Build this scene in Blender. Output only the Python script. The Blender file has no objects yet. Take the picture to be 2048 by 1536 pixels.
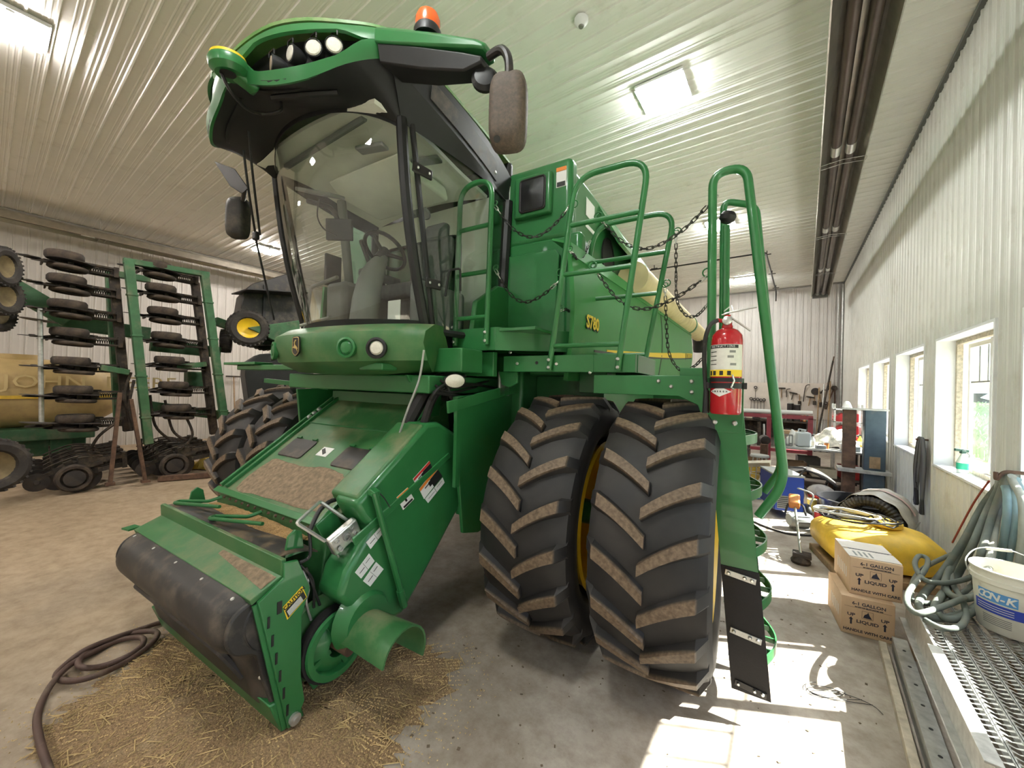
import bpy, math, random
from mathutils import Vector as V, Matrix as M
R_ = random.Random(7)
PI = math.pi
scene = bpy.context.scene
COL = scene.collection
# ---------------------------------------------------------------- camera
F_PX = 767.0
def _ray(x, y): return V(((x - 1024) / F_PX, -(y - 768) / F_PX, -1.0))
_yd = _ray(1580, 785).normalized()
_xd = -_ray(-28, 743); _xd = (_xd - _yd * _xd.dot(_yd)).normalized()
_zd = _xd.cross(_yd)
CAM_R = M((_xd, _yd, _zd))            # camera axes -> building axes
CAM_P = V((0, 0, 2.0))
cd = bpy.data.cameras.new('camera')
cd.sensor_fit = 'HORIZONTAL'; cd.sensor_width = 36.0; cd.lens = 36.0 * F_PX / 2048.0
cd.clip_start = 0.05; cd.clip_end = 500
cam = bpy.data.objects.new('camera', cd); COL.objects.link(cam)
cam.matrix_world = M.Translation(CAM_P) @ CAM_R.to_4x4()
scene.camera = cam
# ---------------------------------------------------------------- world, sun, exposure
wd = bpy.data.worlds.new('sky'); scene.world = wd; wd.use_nodes = True
nt = wd.node_tree; nt.nodes.clear()
sky = nt.nodes.new('ShaderNodeTexSky'); sky.sky_type = 'NISHITA'; sky.sun_disc = False
sky.sun_elevation = math.radians(44); sky.sun_rotation = math.radians(60); sky.dust_density = 2.5
bg = nt.nodes.new('ShaderNodeBackground'); bg.inputs[1].default_value = 0.55
wo = nt.nodes.new('ShaderNodeOutputWorld')
nt.links.new(sky.outputs[0], bg.inputs[0]); nt.links.new(bg.outputs[0], wo.inputs[0])
sl = bpy.data.lights.new('sun', 'SUN'); sl.energy = 42.0; sl.angle = math.radians(0.53); sl.color = (1.0, 0.94, 0.84)
sun = bpy.data.objects.new('sun', sl); COL.objects.link(sun)
sun.rotation_euler = V((-0.896, -0.497, -1.0)).to_track_quat('-Z', 'Y').to_euler()
sun.location = (20, 10, 22)
vs = scene.view_settings
vs.view_transform = 'Standard'; vs.look = 'None'; vs.exposure = 0.36; vs.gamma = 1.0; vs.use_curve_mapping = False
scene.cycles.max_bounces = 10; scene.cycles.diffuse_bounces = 7; scene.cycles.glossy_bounces = 4
scene.cycles.transmission_bounces = 6; scene.cycles.transparent_max_bounces = 12
scene.cycles.caustics_reflective = False; scene.cycles.caustics_refractive = False
scene.cycles.sample_clamp_indirect = 6.0
LAMP_POWER = 130.0
def wp(x, y, ax, c):
    """photo pixel -> building point on the plane ax = c"""
    d = CAM_R @ _ray(x, y); i = 'xyz'.index(ax); return CAM_P + d * ((c - CAM_P[i]) / d[i])
PSI = math.radians(5.0); ORG = V((-3.25, 2.85, 0)); ROT = M.Rotation(PSI, 3, 'Z')
def lp(x, y, ax, c):
    """photo pixel -> point in the combine's own axes on the plane ax = c"""
    d = ROT.transposed() @ (CAM_R @ _ray(x, y)); o = ROT.transposed() @ (CAM_P - ORG); i = 'xyz'.index(ax)
    return o + d * ((c - o[i]) / d[i])
# ---------------------------------------------------------------- mesh helpers
def cr(pts, n=6, closed=False):
    """smooth curve through points"""
    P = [V(p) for p in pts]; out = []
    N = len(P); rng = range(N if closed else N - 1)
    for i in rng:
        if closed: a, b, c, d = P[i - 1], P[i], P[(i + 1) % N], P[(i + 2) % N]
        else: a, b, c, d = P[max(i - 1, 0)], P[i], P[i + 1], P[min(i + 2, N - 1)]
        for k in range(n):
            t = k / n
            out.append(0.5 * ((2 * b) + (c - a) * t + (2 * a - 5 * b + 4 * c - d) * t * t + (3 * b - a - 3 * c + d) * t ** 3))
    if not closed: out.append(P[-1].copy())
    return out
def rnd(pts, r, n=5, closed=False):
    """polyline with rounded corners"""
    P = [V(p) for p in pts]; out = []; N = len(P)
    for i in range(N):
        if not closed and i in (0, N - 1): out.append(P[i].copy()); continue
        a, b, c = P[i - 1], P[i], P[(i + 1) % N]
        u = (a - b); w = (c - b); rr = min(r, u.length * .49, w.length * .49)
        p0 = b + u.normalized() * rr; p1 = b + w.normalized() * rr
        for k in range(n + 1):
            t = k / n; out.append(p0 * (1 - t) ** 2 + b * 2 * t * (1 - t) + p1 * t * t)
    return out
def frame(d):
    d = d.normalized(); a = V((0, 0, 1)) if abs(d.z) < .9 else V((1, 0, 0))
    x = a.cross(d).normalized(); return x, d.cross(x).normalized(), d
class MB:
    def __init__(s): s.v = []; s.f = []
    def add(s, vs_, fs_):
        n = len(s.v); s.v += [tuple(v) for v in vs_]; s.f += [tuple(i + n for i in f) for f in fs_]; return s
    def box(s, c, size, rot=(0, 0, 0)):
        from mathutils import Euler
        m = Euler(rot).to_matrix(); c = V(c); h = V(size) / 2
        vs_ = [c + m @ V((sx * h.x, sy * h.y, sz * h.z)) for sx in (-1, 1) for sy in (-1, 1) for sz in (-1, 1)]
        return s.add(vs_, [(0, 1, 3, 2), (4, 6, 7, 5), (0, 4, 5, 1), (2, 3, 7, 6), (0, 2, 6, 4), (1, 5, 7, 3)])
    def bb(s, lo, hi): return s.box([(a + b) / 2 for a, b in zip(lo, hi)], [abs(b - a) for a, b in zip(lo, hi)])
    def beam(s, p0, p1, w, h, up=(0, 0, 1)):
        p0, p1, up = V(p0), V(p1), V(up); d = (p1 - p0).normalized()
        x = d.cross(up)
        if x.length < 1e-3: x = d.cross(V((1, 0, 0)))
        x.normalize(); y = x.cross(d).normalized(); vs_ = []
        for p in (p0, p1):
            for a, b in ((-1, -1), (1, -1), (1, 1), (-1, 1)): vs_.append(p + x * a * w / 2 + y * b * h / 2)
        return s.add(vs_, [(0, 3, 2, 1), (4, 5, 6, 7)] + [(i, (i + 1) % 4, 4 + (i + 1) % 4, 4 + i) for i in range(4)])
    def tube(s, pts, r, seg=8, closed=False, caps=True):
        P = [V(p) for p in pts]; N = len(P); rs = r if isinstance(r, (list, tuple)) else [r] * N
        T = [(P[(i + 1) % N] - P[i - 1]) if closed else (P[min(i + 1, N - 1)] - P[max(i - 1, 0)]) for i in range(N)]
        x, y, d = frame(T[0]); vs_ = []
        for i in range(N):
            t = T[i].normalized(); x = (x - t * x.dot(t))
            if x.length < 1e-6: x = frame(t)[0]
            x.normalize(); y = t.cross(x)
            for k in range(seg):
                a = 2 * PI * k / seg; vs_.append(P[i] + (x * math.cos(a) + y * math.sin(a)) * rs[i])
        fs_ = []
        for i in range(N if closed else N - 1):
            j = (i + 1) % N
            for k in range(seg): fs_.append((i * seg + k, i * seg + (k + 1) % seg, j * seg + (k + 1) % seg, j * seg + k))
        if caps and not closed: fs_ += [tuple(range(seg))[::-1], tuple((N - 1) * seg + k for k in range(seg))]
        return s.add(vs_, fs_)
    def cyl(s, p0, p1, r0, r1=None, seg=16, caps=True):
        return s.tube([p0, p1], [r0, r0 if r1 is None else r1], seg, caps=caps)
    def lathe(s, prof, o=(0, 0, 0), axis=(0, 0, 1), seg=24, a0=0, a1=2 * PI):
        o = V(o); x, y, d = frame(V(axis)); full = abs(a1 - a0 - 2 * PI) < 1e-6; n = seg if full else seg + 1; vs_ = []
        for r, h in prof:
            for k in range(n):
                a = a0 + (a1 - a0) * k / seg; vs_.append(o + d * h + (x * math.cos(a) + y * math.sin(a)) * r)
        fs_ = []
        for i in range(len(prof) - 1):
            for k in range(seg):
                kk = (k + 1) % n; fs_.append((i * n + k, i * n + kk, (i + 1) * n + kk, (i + 1) * n + k))
        if full and len(prof) > 2 and prof[0][0] > 1e-6 and abs(prof[0][0] - prof[-1][0]) < 1e-6:      # ring: close the profile
            m_ = len(prof) - 1
            for k in range(seg): kk = (k + 1) % n; fs_.append((m_ * n + k, m_ * n + kk, kk, k))
        elif full:
            if prof[0][0] > 1e-6: fs_.append(tuple(range(n))[::-1])
            if prof[-1][0] > 1e-6: fs_.append(tuple((len(prof) - 1) * n + k for k in range(n)))
        return s.add(vs_, fs_)
    def loft(s, rings, closed=True, caps=True):
        n = len(rings[0]); vs_ = [p for r in rings for p in r]; fs_ = []
        for i in range(len(rings) - 1):
            for k in range(n if closed else n - 1):
                kk = (k + 1) % n; fs_.append((i * n + k, i * n + kk, (i + 1) * n + kk, (i + 1) * n + k))
        if caps and closed: fs_ += [tuple(range(n))[::-1], tuple((len(rings) - 1) * n + k for k in range(n))]
        return s.add(vs_, fs_)
    def prism(s, poly, t, fn):
        """extrude 2D polygon: fn(u, v, w) -> point, w in (0, t)"""
        n = len(poly); vs_ = [fn(u, v, 0) for u, v in poly] + [fn(u, v, t) for u, v in poly]
        return s.add(vs_, [tuple(range(n))[::-1], tuple(range(n, 2 * n))] + [(i, (i + 1) % n, n + (i + 1) % n, n + i) for i in range(n)])
    def sheet(s, fn, nu, nv, t=0.0):
        """surface fn(u, v) on 0..1, thickened along its normal when t is given"""
        g = [[V(fn(i / nu, j / nv)) for j in range(nv + 1)] for i in range(nu + 1)]; W = nv + 1
        fs_ = [(i * W + j, (i + 1) * W + j, (i + 1) * W + j + 1, i * W + j + 1) for i in range(nu) for j in range(nv)]
        vs_ = [p for row in g for p in row]
        if t:
            nrm = []
            for i in range(nu + 1):
                for j in range(nv + 1):
                    a = g[min(i + 1, nu)][j] - g[max(i - 1, 0)][j]; b = g[i][min(j + 1, nv)] - g[i][max(j - 1, 0)]
                    c = a.cross(b); nrm.append(c.normalized() if c.length > 1e-9 else V((0, 0, 1)))
            k = len(vs_); vs_ += [p - n_ * t for p, n_ in zip(vs_, nrm)]
            fs_ += [tuple(i + k for i in f)[::-1] for f in fs_]
            bd = [i * W for i in range(nu + 1)] + [nu * W + j for j in range(1, W)] + [i * W + nv for i in range(nu - 1, -1, -1)] + [j for j in range(nv - 1, 0, -1)]
            for a, b in zip(bd, bd[1:] + bd[:1]): fs_.append((b, a, a + k, b + k))
        return s.add(vs_, fs_)
    def sphere(s, c, r, seg=12, rings=8):
        c = V(c); rr = r if isinstance(r, (tuple, list)) else (r, r, r)
        pr = [(math.sin(PI * i / rings), -math.cos(PI * i / rings)) for i in range(rings + 1)]; n0 = len(s.v)
        s.lathe(pr, (0, 0, 0), (0, 0, 1), seg)
        for i in range(n0, len(s.v)): v = s.v[i]; s.v[i] = (c.x + v[0] * rr[0], c.y + v[1] * rr[1], c.z + v[2] * rr[2])
        return s
    def bolt(s, p, n, r=.012, h=.008):
        p, n = V(p), V(n).normalized(); s.lathe([(r, 0), (r, h * .5), (r * .6, h), (0, h)], p, n, 8); return s
    def mesh(s, name, smooth=None):
        me = bpy.data.meshes.new(name); me.from_pydata(s.v, [], s.f); me.validate()
        import bmesh
        b = bmesh.new(); b.from_mesh(me); bmesh.ops.remove_doubles(b, verts=b.verts, dist=1e-5)
        bmesh.ops.recalc_face_normals(b, faces=b.faces); b.to_mesh(me); b.free()
        if smooth is not None:
            me.shade_smooth()
            if smooth < 180: me.set_sharp_from_angle(angle=math.radians(smooth))
        return me
    def build(s, name, mat, parent=None, smooth=35, bevel=0, loc=None, rot=None, seg=2):
        me = s.mesh(name, smooth); me.materials.append(mat)
        return link(name, me, parent, bevel, loc, rot, seg)
def link(name, me, parent=None, bevel=0, loc=None, rot=None, seg=2):
    o = bpy.data.objects.new(name, me); COL.objects.link(o)
    if parent is not None: o.parent = parent
    if loc is not None: o.location = loc
    if rot is not None: o.rotation_euler = rot
    if bevel:
        m = o.modifiers.new('bevel', 'BEVEL'); m.width = bevel; m.segments = seg; m.limit_method = 'ANGLE'; m.angle_limit = math.radians(40)
    return o
def tag(o, label=None, cat=None, group=None, kind=None):
    if label: o['label'] = label
    if cat: o['category'] = cat
    if group: o['group'] = group
    if kind: o['kind'] = kind
    return o
def empty(name, loc=(0, 0, 0), rz=0, label=None, cat=None, group=None, rot=None):
    o = bpy.data.objects.new(name, None); COL.objects.link(o); o.location = loc; o.empty_display_size = .1
    o.rotation_euler = rot or (0, 0, rz); return tag(o, label, cat, group)
def copy_tree(o, parent=None):
    c = o.copy(); COL.objects.link(c); c.parent = parent
    for ch in list(o.children): copy_tree(ch, c)
    return c
def lettering(name, txt, size, mat, parent, loc, xdir, ydir, depth=.0015, align='CENTER', shear=0, sx=1.0, bold=0.0):
    """raised or printed letters as a mesh; xdir = reading direction, ydir = up"""
    cu = bpy.data.curves.new(name, 'FONT'); cu.body = txt; cu.size = size; cu.align_x = align; cu.align_y = 'CENTER'
    cu.extrude = depth / 2; cu.shear = shear; cu.resolution_u = 2; cu.offset = bold
    to = bpy.data.objects.new(name, cu); COL.objects.link(to)
    dg = bpy.context.evaluated_depsgraph_get(); me = bpy.data.meshes.new_from_object(to.evaluated_get(dg))
    bpy.data.objects.remove(to); bpy.data.curves.remove(cu)
    x = V(xdir).normalized(); y = V(ydir); y = (y - x * x.dot(y)).normalized(); z = x.cross(y); l = V(loc)
    for v in me.vertices:
        c = v.co; v.co = l + x * c.x * sx + y * c.y + z * c.z
    me.materials.clear(); me.materials.append(mat); me.name = name
    return link(name, me, parent)
# ---------------------------------------------------------------- materials
def mat(name, col, rough=.5, metal=0, var=.0, vscale=6, dust=None, dustamt=0, dustscale=5, up=0, bump=0, bscale=40, coat=0, spec=.5, emit=None, es=0, alpha=1, trans=0, ior=1.45):
    m = bpy.data.materials.new(name); m.use_nodes = True; t = m.node_tree; b = t.nodes['Principled BSDF']
    b.inputs['Roughness'].default_value = rough; b.inputs['Metallic'].default_value = metal
    b.inputs['Coat Weight'].default_value = coat; b.inputs['Specular IOR Level'].default_value = spec
    b.inputs['Alpha'].default_value = alpha; b.inputs['Transmission Weight'].default_value = trans; b.inputs['IOR'].default_value = ior
    c4 = (*col, 1); b.inputs['Base Color'].default_value = c4
    if emit: b.inputs['Emission Color'].default_value = (*emit, 1); b.inputs['Emission Strength'].default_value = es
    N = t.nodes.new; L = t.links.new; out = None
    tc = None
    def noise(sc, det=4, ro=.6):
        nonlocal tc
        if tc is None: tc = N('ShaderNodeTexCoord')
        n = N('ShaderNodeTexNoise'); n.inputs['Scale'].default_value = sc; n.inputs['Detail'].default_value = det; n.inputs['Roughness'].default_value = ro
        L(tc.outputs['Object'], n.inputs['Vector']); return n
    if var:
        n = noise(vscale); mx = N('ShaderNodeMix'); mx.data_type = 'RGBA'; mx.blend_type = 'MULTIPLY'
        rp = N('ShaderNodeMapRange'); rp.inputs[1].default_value = .3; rp.inputs[2].default_value = .7; rp.inputs[3].default_value = 1 - var; rp.inputs[4].default_value = 1 + var
        L(n.outputs[0], rp.inputs[0]); mx.inputs[0].default_value = 1; mx.inputs[6].default_value = c4
        L(rp.outputs[0], mx.inputs[7]); out = mx.outputs[2]
    if dust:
        n = noise(dustscale, 6, .65); rp = N('ShaderNodeMapRange')
        rp.inputs[1].default_value = .62 - dustamt * .4; rp.inputs[2].default_value = .8 - dustamt * .3; rp.inputs[3].default_value = 0; rp.inputs[4].default_value = min(1, .25 + dustamt)
        L(n.outputs[0], rp.inputs[0]); fac = rp.outputs[0]
        if up:
            g = N('ShaderNodeNewGeometry'); sp = N('ShaderNodeSeparateXYZ'); L(g.outputs['Normal'], sp.inputs[0])
            ru = N('ShaderNodeMapRange'); ru.inputs[1].default_value = .3; ru.inputs[2].default_value = .95; ru.inputs[3].default_value = 1 - up; ru.inputs[4].default_value = 1
            L(sp.outputs[2], ru.inputs[0]); mu = N('ShaderNodeMath'); mu.operation = 'MULTIPLY'; L(fac, mu.inputs[0]); L(ru.outputs[0], mu.inputs[1]); fac = mu.outputs[0]
        mx = N('ShaderNodeMix'); mx.data_type = 'RGBA'; L(fac, mx.inputs[0])
        if out: L(out, mx.inputs[6])
        else: mx.inputs[6].default_value = c4
        mx.inputs[7].default_value = (*dust, 1); out = mx.outputs[2]
        rr = N('ShaderNodeMapRange'); rr.inputs[3].default_value = rough; rr.inputs[4].default_value = .9; L(fac, rr.inputs[0]); L(rr.outputs[0], b.inputs['Roughness'])
    if out: L(out, b.inputs['Base Color'])
    if bump:
        n = noise(bscale, 5); bp = N('ShaderNodeBump'); bp.inputs['Strength'].default_value = bump; bp.inputs['Distance'].default_value = .01
        L(n.outputs[0], bp.inputs['Height']); L(bp.outputs[0], b.inputs['Normal'])
    return m
def glass_mat(name, tint, refl, rough=.02):
    m = bpy.data.materials.new(name); m.use_nodes = True; t = m.node_tree; t.nodes.clear(); N = t.nodes.new; L = t.links.new
    o = N('ShaderNodeOutputMaterial'); tr = N('ShaderNodeBsdfTransparent'); tr.inputs[0].default_value = (*tint, 1)
    gl = N('ShaderNodeBsdfGlossy'); gl.inputs['Roughness'].default_value = rough; lw = N('ShaderNodeLayerWeight'); lw.inputs[0].default_value = .5
    pw_ = N('ShaderNodeMath'); pw_.operation = 'POWER'; pw_.inputs[1].default_value = 3.0; L(lw.outputs['Facing'], pw_.inputs[0])
    ml = N('ShaderNodeMath'); ml.operation = 'MULTIPLY_ADD'; ml.inputs[1].default_value = .55 * refl; ml.inputs[2].default_value = .05 * refl; L(pw_.outputs[0], ml.inputs[0])
    mx = N('ShaderNodeMixShader'); L(ml.outputs[0], mx.inputs[0]); L(tr.outputs[0], mx.inputs[1]); L(gl.outputs[0], mx.inputs[2]); L(mx.outputs[0], o.inputs[0])
    return m
DUST = (.30, .235, .165)
G = dict(
 green=mat('green paint', (.024, .148, .043), .34, var=.06, dust=DUST, dustamt=.03, dustscale=3, up=.8, coat=.2),
 green_panel_daylit=mat('daylit green panel', (.042, .22, .06), .42, var=.05, vscale=2, dust=(.42, .40, .24), dustamt=.05, dustscale=1.2, spec=.25),  # paler than the body green: daylight put into the colour, plus dust
 green_dusty=mat('dusty green paint', (.032, .135, .04), .42, var=.12, dust=(.25, .21, .13), dustamt=.46, dustscale=3, up=.7),
 green_old=mat('faded planter green', (.035, .105, .045), .55, var=.2, dust=(.2, .17, .12), dustamt=.3, dustscale=4),
 black=mat('black plastic', (.011, .011, .012), .5, var=.2, dust=(.12, .10, .08), dustamt=.03, dustscale=3, up=.8),
 black_dusty=mat('dusty black plastic', (.02, .018, .017), .5, var=.2, dust=(.2, .16, .12), dustamt=.35, dustscale=5, up=.3),
 rubber_mat=mat('rubber flap', (.012, .010, .010), .75, var=.2, bump=.15, bscale=120),
 black_steel=mat('black steel', (.02, .018, .018), .4, metal=.2, var=.2, dust=DUST, dustamt=.1),
 dirty=mat('soil stained steel', (.026, .019, .014), .7, var=.35, vscale=9, dust=(.13, .09, .06), dustamt=.35, dustscale=9),
 dirty_disc=mat('worn disc steel', (.05, .045, .045), .45, metal=.5, var=.3, dust=(.08, .06, .045), dustamt=.4),
 dirty_rubber=mat('dusty gauge tyre', (.035, .026, .02), .85, var=.2, dust=(.12, .085, .06), dustamt=.4, dustscale=9),
 yellow=mat('yellow paint', (.78, .50, .02), .35, var=.06, dust=DUST, dustamt=.05),
 yellow_worn=mat('worn yellow plastic', (.72, .47, .05), .45, var=.15, dust=(.4, .3, .15), dustamt=.2),  # one worn yellow, mottled with dust
 chrome=mat('zinc bolt', (.62, .62, .60), .3, metal=.9),
 galv=mat('galvanised steel', (.50, .50, .48), .42, metal=.75, var=.2, vscale=18),
 alu=mat('bright aluminium', (.72, .72, .70), .3, metal=.85, var=.1),
 white_print=mat('white print', (.72, .72, .70), .5), black_print=mat('black print', (.012, .012, .012), .5),
 red_print=mat('red print', (.5, .03, .02), .5), orange_print=mat('orange print', (.75, .22, .03), .5),
 yellow_print=mat('yellow print', (.80, .55, .03), .5), blue_print=mat('blue print', (.03, .06, .40), .5),
 lens=mat('lamp lens', (.72, .69, .62), .15, var=.1, vscale=60, coat=.6), lens_dusty=mat('dusty lamp lens', (.42, .34, .26), .35, var=.15),
 red=mat('red enamel', (.42, .012, .018), .22, coat=.5, var=.05), hose=mat('black hose', (.015, .014, .014), .5, dust=DUST, dustamt=.1),
 grey=mat('grey plastic', (.22, .22, .21), .6, var=.1), mid=mat('pale grey plastic', (.32, .33, .31), .6, var=.1),
 wood=mat('old wood', (.30, .20, .11), .8, var=.3, vscale=12), rust=mat('rusty steel', (.10, .055, .035), .75, var=.4, vscale=10, dust=(.2, .12, .07), dustamt=.25),
)
# ================================================================ the room
HC, XW, XL, YB, YF = 5.97, 1.5, -15.4, 17.8, -6.5
def rib_profile(L0, L1, pitch, h=.022, minor=.006):
    """(t, height) points of a ribbed steel sheet"""
    out = []; t = L0
    while t < L1 - 1e-6:
        for a, b in ((0, 0), (.40, 0), (.44, minor), (.47, minor), (.51, 0), (.62, 0), (.66, minor), (.69, minor), (.73, 0), (.82, 0), (.86, h), (.95, h), (.99, 0)):
            if t + a * pitch <= L1: out.append((t + a * pitch, b))
        t += pitch
    out.append((L1, 0)); return out
M_CEIL = mat('white ceiling steel', (.83, .82, .78), .5, var=.05, vscale=.8, dust=(.38, .33, .26), dustamt=.12, dustscale=1.4)
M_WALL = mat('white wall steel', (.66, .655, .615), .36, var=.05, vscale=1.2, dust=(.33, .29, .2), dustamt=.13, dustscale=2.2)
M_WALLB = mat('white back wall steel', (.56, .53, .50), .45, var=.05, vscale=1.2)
M_WHITE = mat('white trim', (.74, .75, .76), .4, var=.05)
M_BACK = mat('sheathing', (.3, .3, .28), .8)
# concrete floor: pale tan to grey, stains and scuffs
def floor_mat():
    m = bpy.data.materials.new('concrete floor'); m.use_nodes = True; t = m.node_tree; b = t.nodes['Principled BSDF']; N = t.nodes.new; L = t.links.new
    tc = N('ShaderNodeTexCoord')
    def nz(s, d=6, r=.6, dist=0):
        n = N('ShaderNodeTexNoise'); n.inputs['Scale'].default_value = s; n.inputs['Detail'].default_value = d; n.inputs['Roughness'].default_value = r; n.inputs['Distortion'].default_value = dist
        L(tc.outputs['Object'], n.inputs['Vector']); return n.outputs[0]
    def ramp(i, stops):
        r = N('ShaderNodeValToRGB'); e = r.color_ramp.elements
        while len(e) < len(stops): e.new(.5)
        for k, (p, c) in enumerate(stops): e[k].position = p; e[k].color = (*c, 1)
        L(i, r.inputs[0]); return r.outputs[0]
    def mix(a, b_, f, mode='MIX'):
        x = N('ShaderNodeMix'); x.data_type = 'RGBA'; x.blend_type = mode; L(a, x.inputs[6]); L(b_, x.inputs[7])
        if isinstance(f, float): x.inputs[0].default_value = f
        else: L(f, x.inputs[0])
        return x.outputs[2]
    base = ramp(nz(.45, 5, .55, .6), [(.3, (.30, .222, .146)), (.55, (.37, .283, .192)), (.75, (.29, .228, .166))])
    # browner on the planter side, greyer by the window wall
    sx = N('ShaderNodeSeparateXYZ'); L(tc.outputs['Object'], sx.inputs[0])
    mr = N('ShaderNodeMapRange'); mr.inputs[1].default_value = -4.5; mr.inputs[2].default_value = -1.0; L(sx.outputs[0], mr.inputs[0])
    grey = ramp(nz(1.3, 6, .6), [(.28, (.25, .205, .168)), (.5, (.37, .322, .272)), (.62, (.43, .385, .335)), (.8, (.46, .43, .39))])
    c = mix(base, grey, mr.outputs[0])
    c = mix(c, ramp(nz(7, 8, .7), [(.30, (.55, .50, .45)), (.6, (1, 1, 1))]), .8, 'MULTIPLY')
    c = mix(c, ramp(nz(60, 3, .8), [(.28, (.45, .42, .38)), (.36, (1, 1, 1))]), .6, 'MULTIPLY')
    L(c, b.inputs['Base Color']); b.inputs['Roughness'].default_value = .62
    bp = N('ShaderNodeBump'); bp.inputs['Strength'].default_value = .12; bp.inputs['Distance'].default_value = .01; L(nz(30, 6, .7), bp.inputs['Height']); L(bp.outputs[0], b.inputs['Normal'])
    return m
M_FLOOR = floor_mat()
tag(MB().bb((XL - .3, YF - .3, -.2), (XW + .6, YB + .3, 0)).build('floor', M_FLOOR, smooth=None), kind='structure')
ceil_o = tag(MB().bb((XL - .3, YF - .3, HC + .04), (XW + .6, YB + .3, HC + .2)).build('ceiling', M_BACK, smooth=None), kind='structure')
PITCH = .21
# ceiling sheets, ribs run across the building; sheets lap at two seams
w_sheet = 4 * PITCH
for (xa, xb) in ((XL, -9.9), (-9.9, -4.2), (-4.2, XW)):
    pr = rib_profile(0, w_sheet, PITCH, .02, .005); mb = MB(); n = len(pr); dz = .003 if xa == -9.9 else 0
    mb.add([(xa, y, -h - dz) for y, h in pr] + [(xb + .02, y, -h - dz) for y, h in pr], [(i, i + 1, n + i + 1, n + i) for i in range(n - 1)])
    me = mb.mesh('ceiling_sheet', 30); me.materials.append(M_CEIL); y = YF
    while y < YB - .05:
        link('ceiling_sheet', me, ceil_o, loc=(0, y, HC)); y += w_sheet
# right wall with four windows in view (and three more towards the camera)
WZ0, WZ1 = 1.15, 2.72
WIN = [(5.33 + 2.25 * k, 7.08 + 2.25 * k) for k in range(-4, 4)]
wr = MB(); REC = .30
ys = [YF - .3] + [v for w in WIN for v in w] + [YB + .3]
for a, b in zip(ys[::2], ys[1::2]): wr.bb((XW + .03, a, -.1), (XW + REC, b, HC + .1))
for a, b in WIN: wr.bb((XW + .03, a, -.1), (XW + REC, b, WZ0 - .03)); wr.bb((XW + .03, a, WZ1 + .03), (XW + REC, b, HC + .1))
wall_r = tag(wr.build('wall_right', M_BACK, smooth=None), kind='structure')
def wall_cols(L0, L1, holes, z_lo, z_hi, hz0, hz1, fn, pitch):
    """ribbed sheet standing on edge with window openings cut out; fn(t, h, z)"""
    pr = rib_profile(L0, L1, pitch, .018, .005); cuts = sorted({h for w in holes for h in w if L0 < h < L1})
    for c in cuts: pr.append((c, 0)); pr.append((c + 1e-4, 0))
    pr.sort(); mb = MB()
    for (t0, h0), (t1, h1) in zip(pr, pr[1:]):
        tm = (t0 + t1) / 2; hole = any(a < tm < b for a, b in holes)
        for z0, z1 in (((z_lo, hz0), (hz1, z_hi)) if hole else ((z_lo, z_hi),)):
            mb.add([fn(t0, h0, z0), fn(t1, h1, z0), fn(t1, h1, z1), fn(t0, h0, z1)], [(0, 1, 2, 3)])
    return mb
y = YF; WP = .19
while y < YB - .05:
    y1 = min(y + WP * 5, YB)
    wall_cols(y, y1, WIN, 0, HC, WZ0, WZ1, lambda t, h, z: (XW - h, t, z), WP).build('wall_sheet', M_WALL, wall_r, 30); y = y1
wall_b = tag(MB().bb((XL - .3, YB + .03, -.1), (XW + .6, YB + .3, HC + .1)).build('wall_back', M_BACK, smooth=None), kind='structure')
x = XW
while x > XL + .05:
    x0 = max(x - .23 * 4, XL)
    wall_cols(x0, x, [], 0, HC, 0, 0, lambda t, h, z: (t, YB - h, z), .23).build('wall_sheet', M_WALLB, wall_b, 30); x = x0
wall_l = tag(MB().bb((XL - .3, YF - .3, -.1), (XL - .03, YB + .3, HC + .1)).build('wall_left', M_BACK, smooth=None), kind='structure')
y = YF
while y < YB - .05:
    y1 = min(y + .92, YB)
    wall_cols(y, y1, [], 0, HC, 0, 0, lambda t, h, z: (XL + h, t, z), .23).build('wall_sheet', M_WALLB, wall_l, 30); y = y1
wf = MB().bb((XL - .3, YF - .3, -.1), (XW + .6, YF, HC + .1))
wall_f = tag(wf.build('wall_front', M_WALLB, smooth=None), kind='structure')
# corner trims
for nm, lo, hi in (('trim_1', (XW - .05, YF, HC - .07), (XW - .002, YB, HC - .025)), ('trim_2', (XL + .002, YB - .05, HC - .07), (XW - .06, YB - .022, HC - .025)),
                   ('trim_3', (XL + .022, YF, HC - .07), (XL + .06, YB - .06, HC - .025)), ('trim_4', (XW - .05, YB - .06, 0), (XW - .02, YB - .024, HC - .08))):
    tag(MB().bb(lo, hi).build(nm, mat(nm, (.12, .13, .12) if nm == 'trim_1' else (.3, .29, .27), .5), smooth=None), kind='structure')
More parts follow.
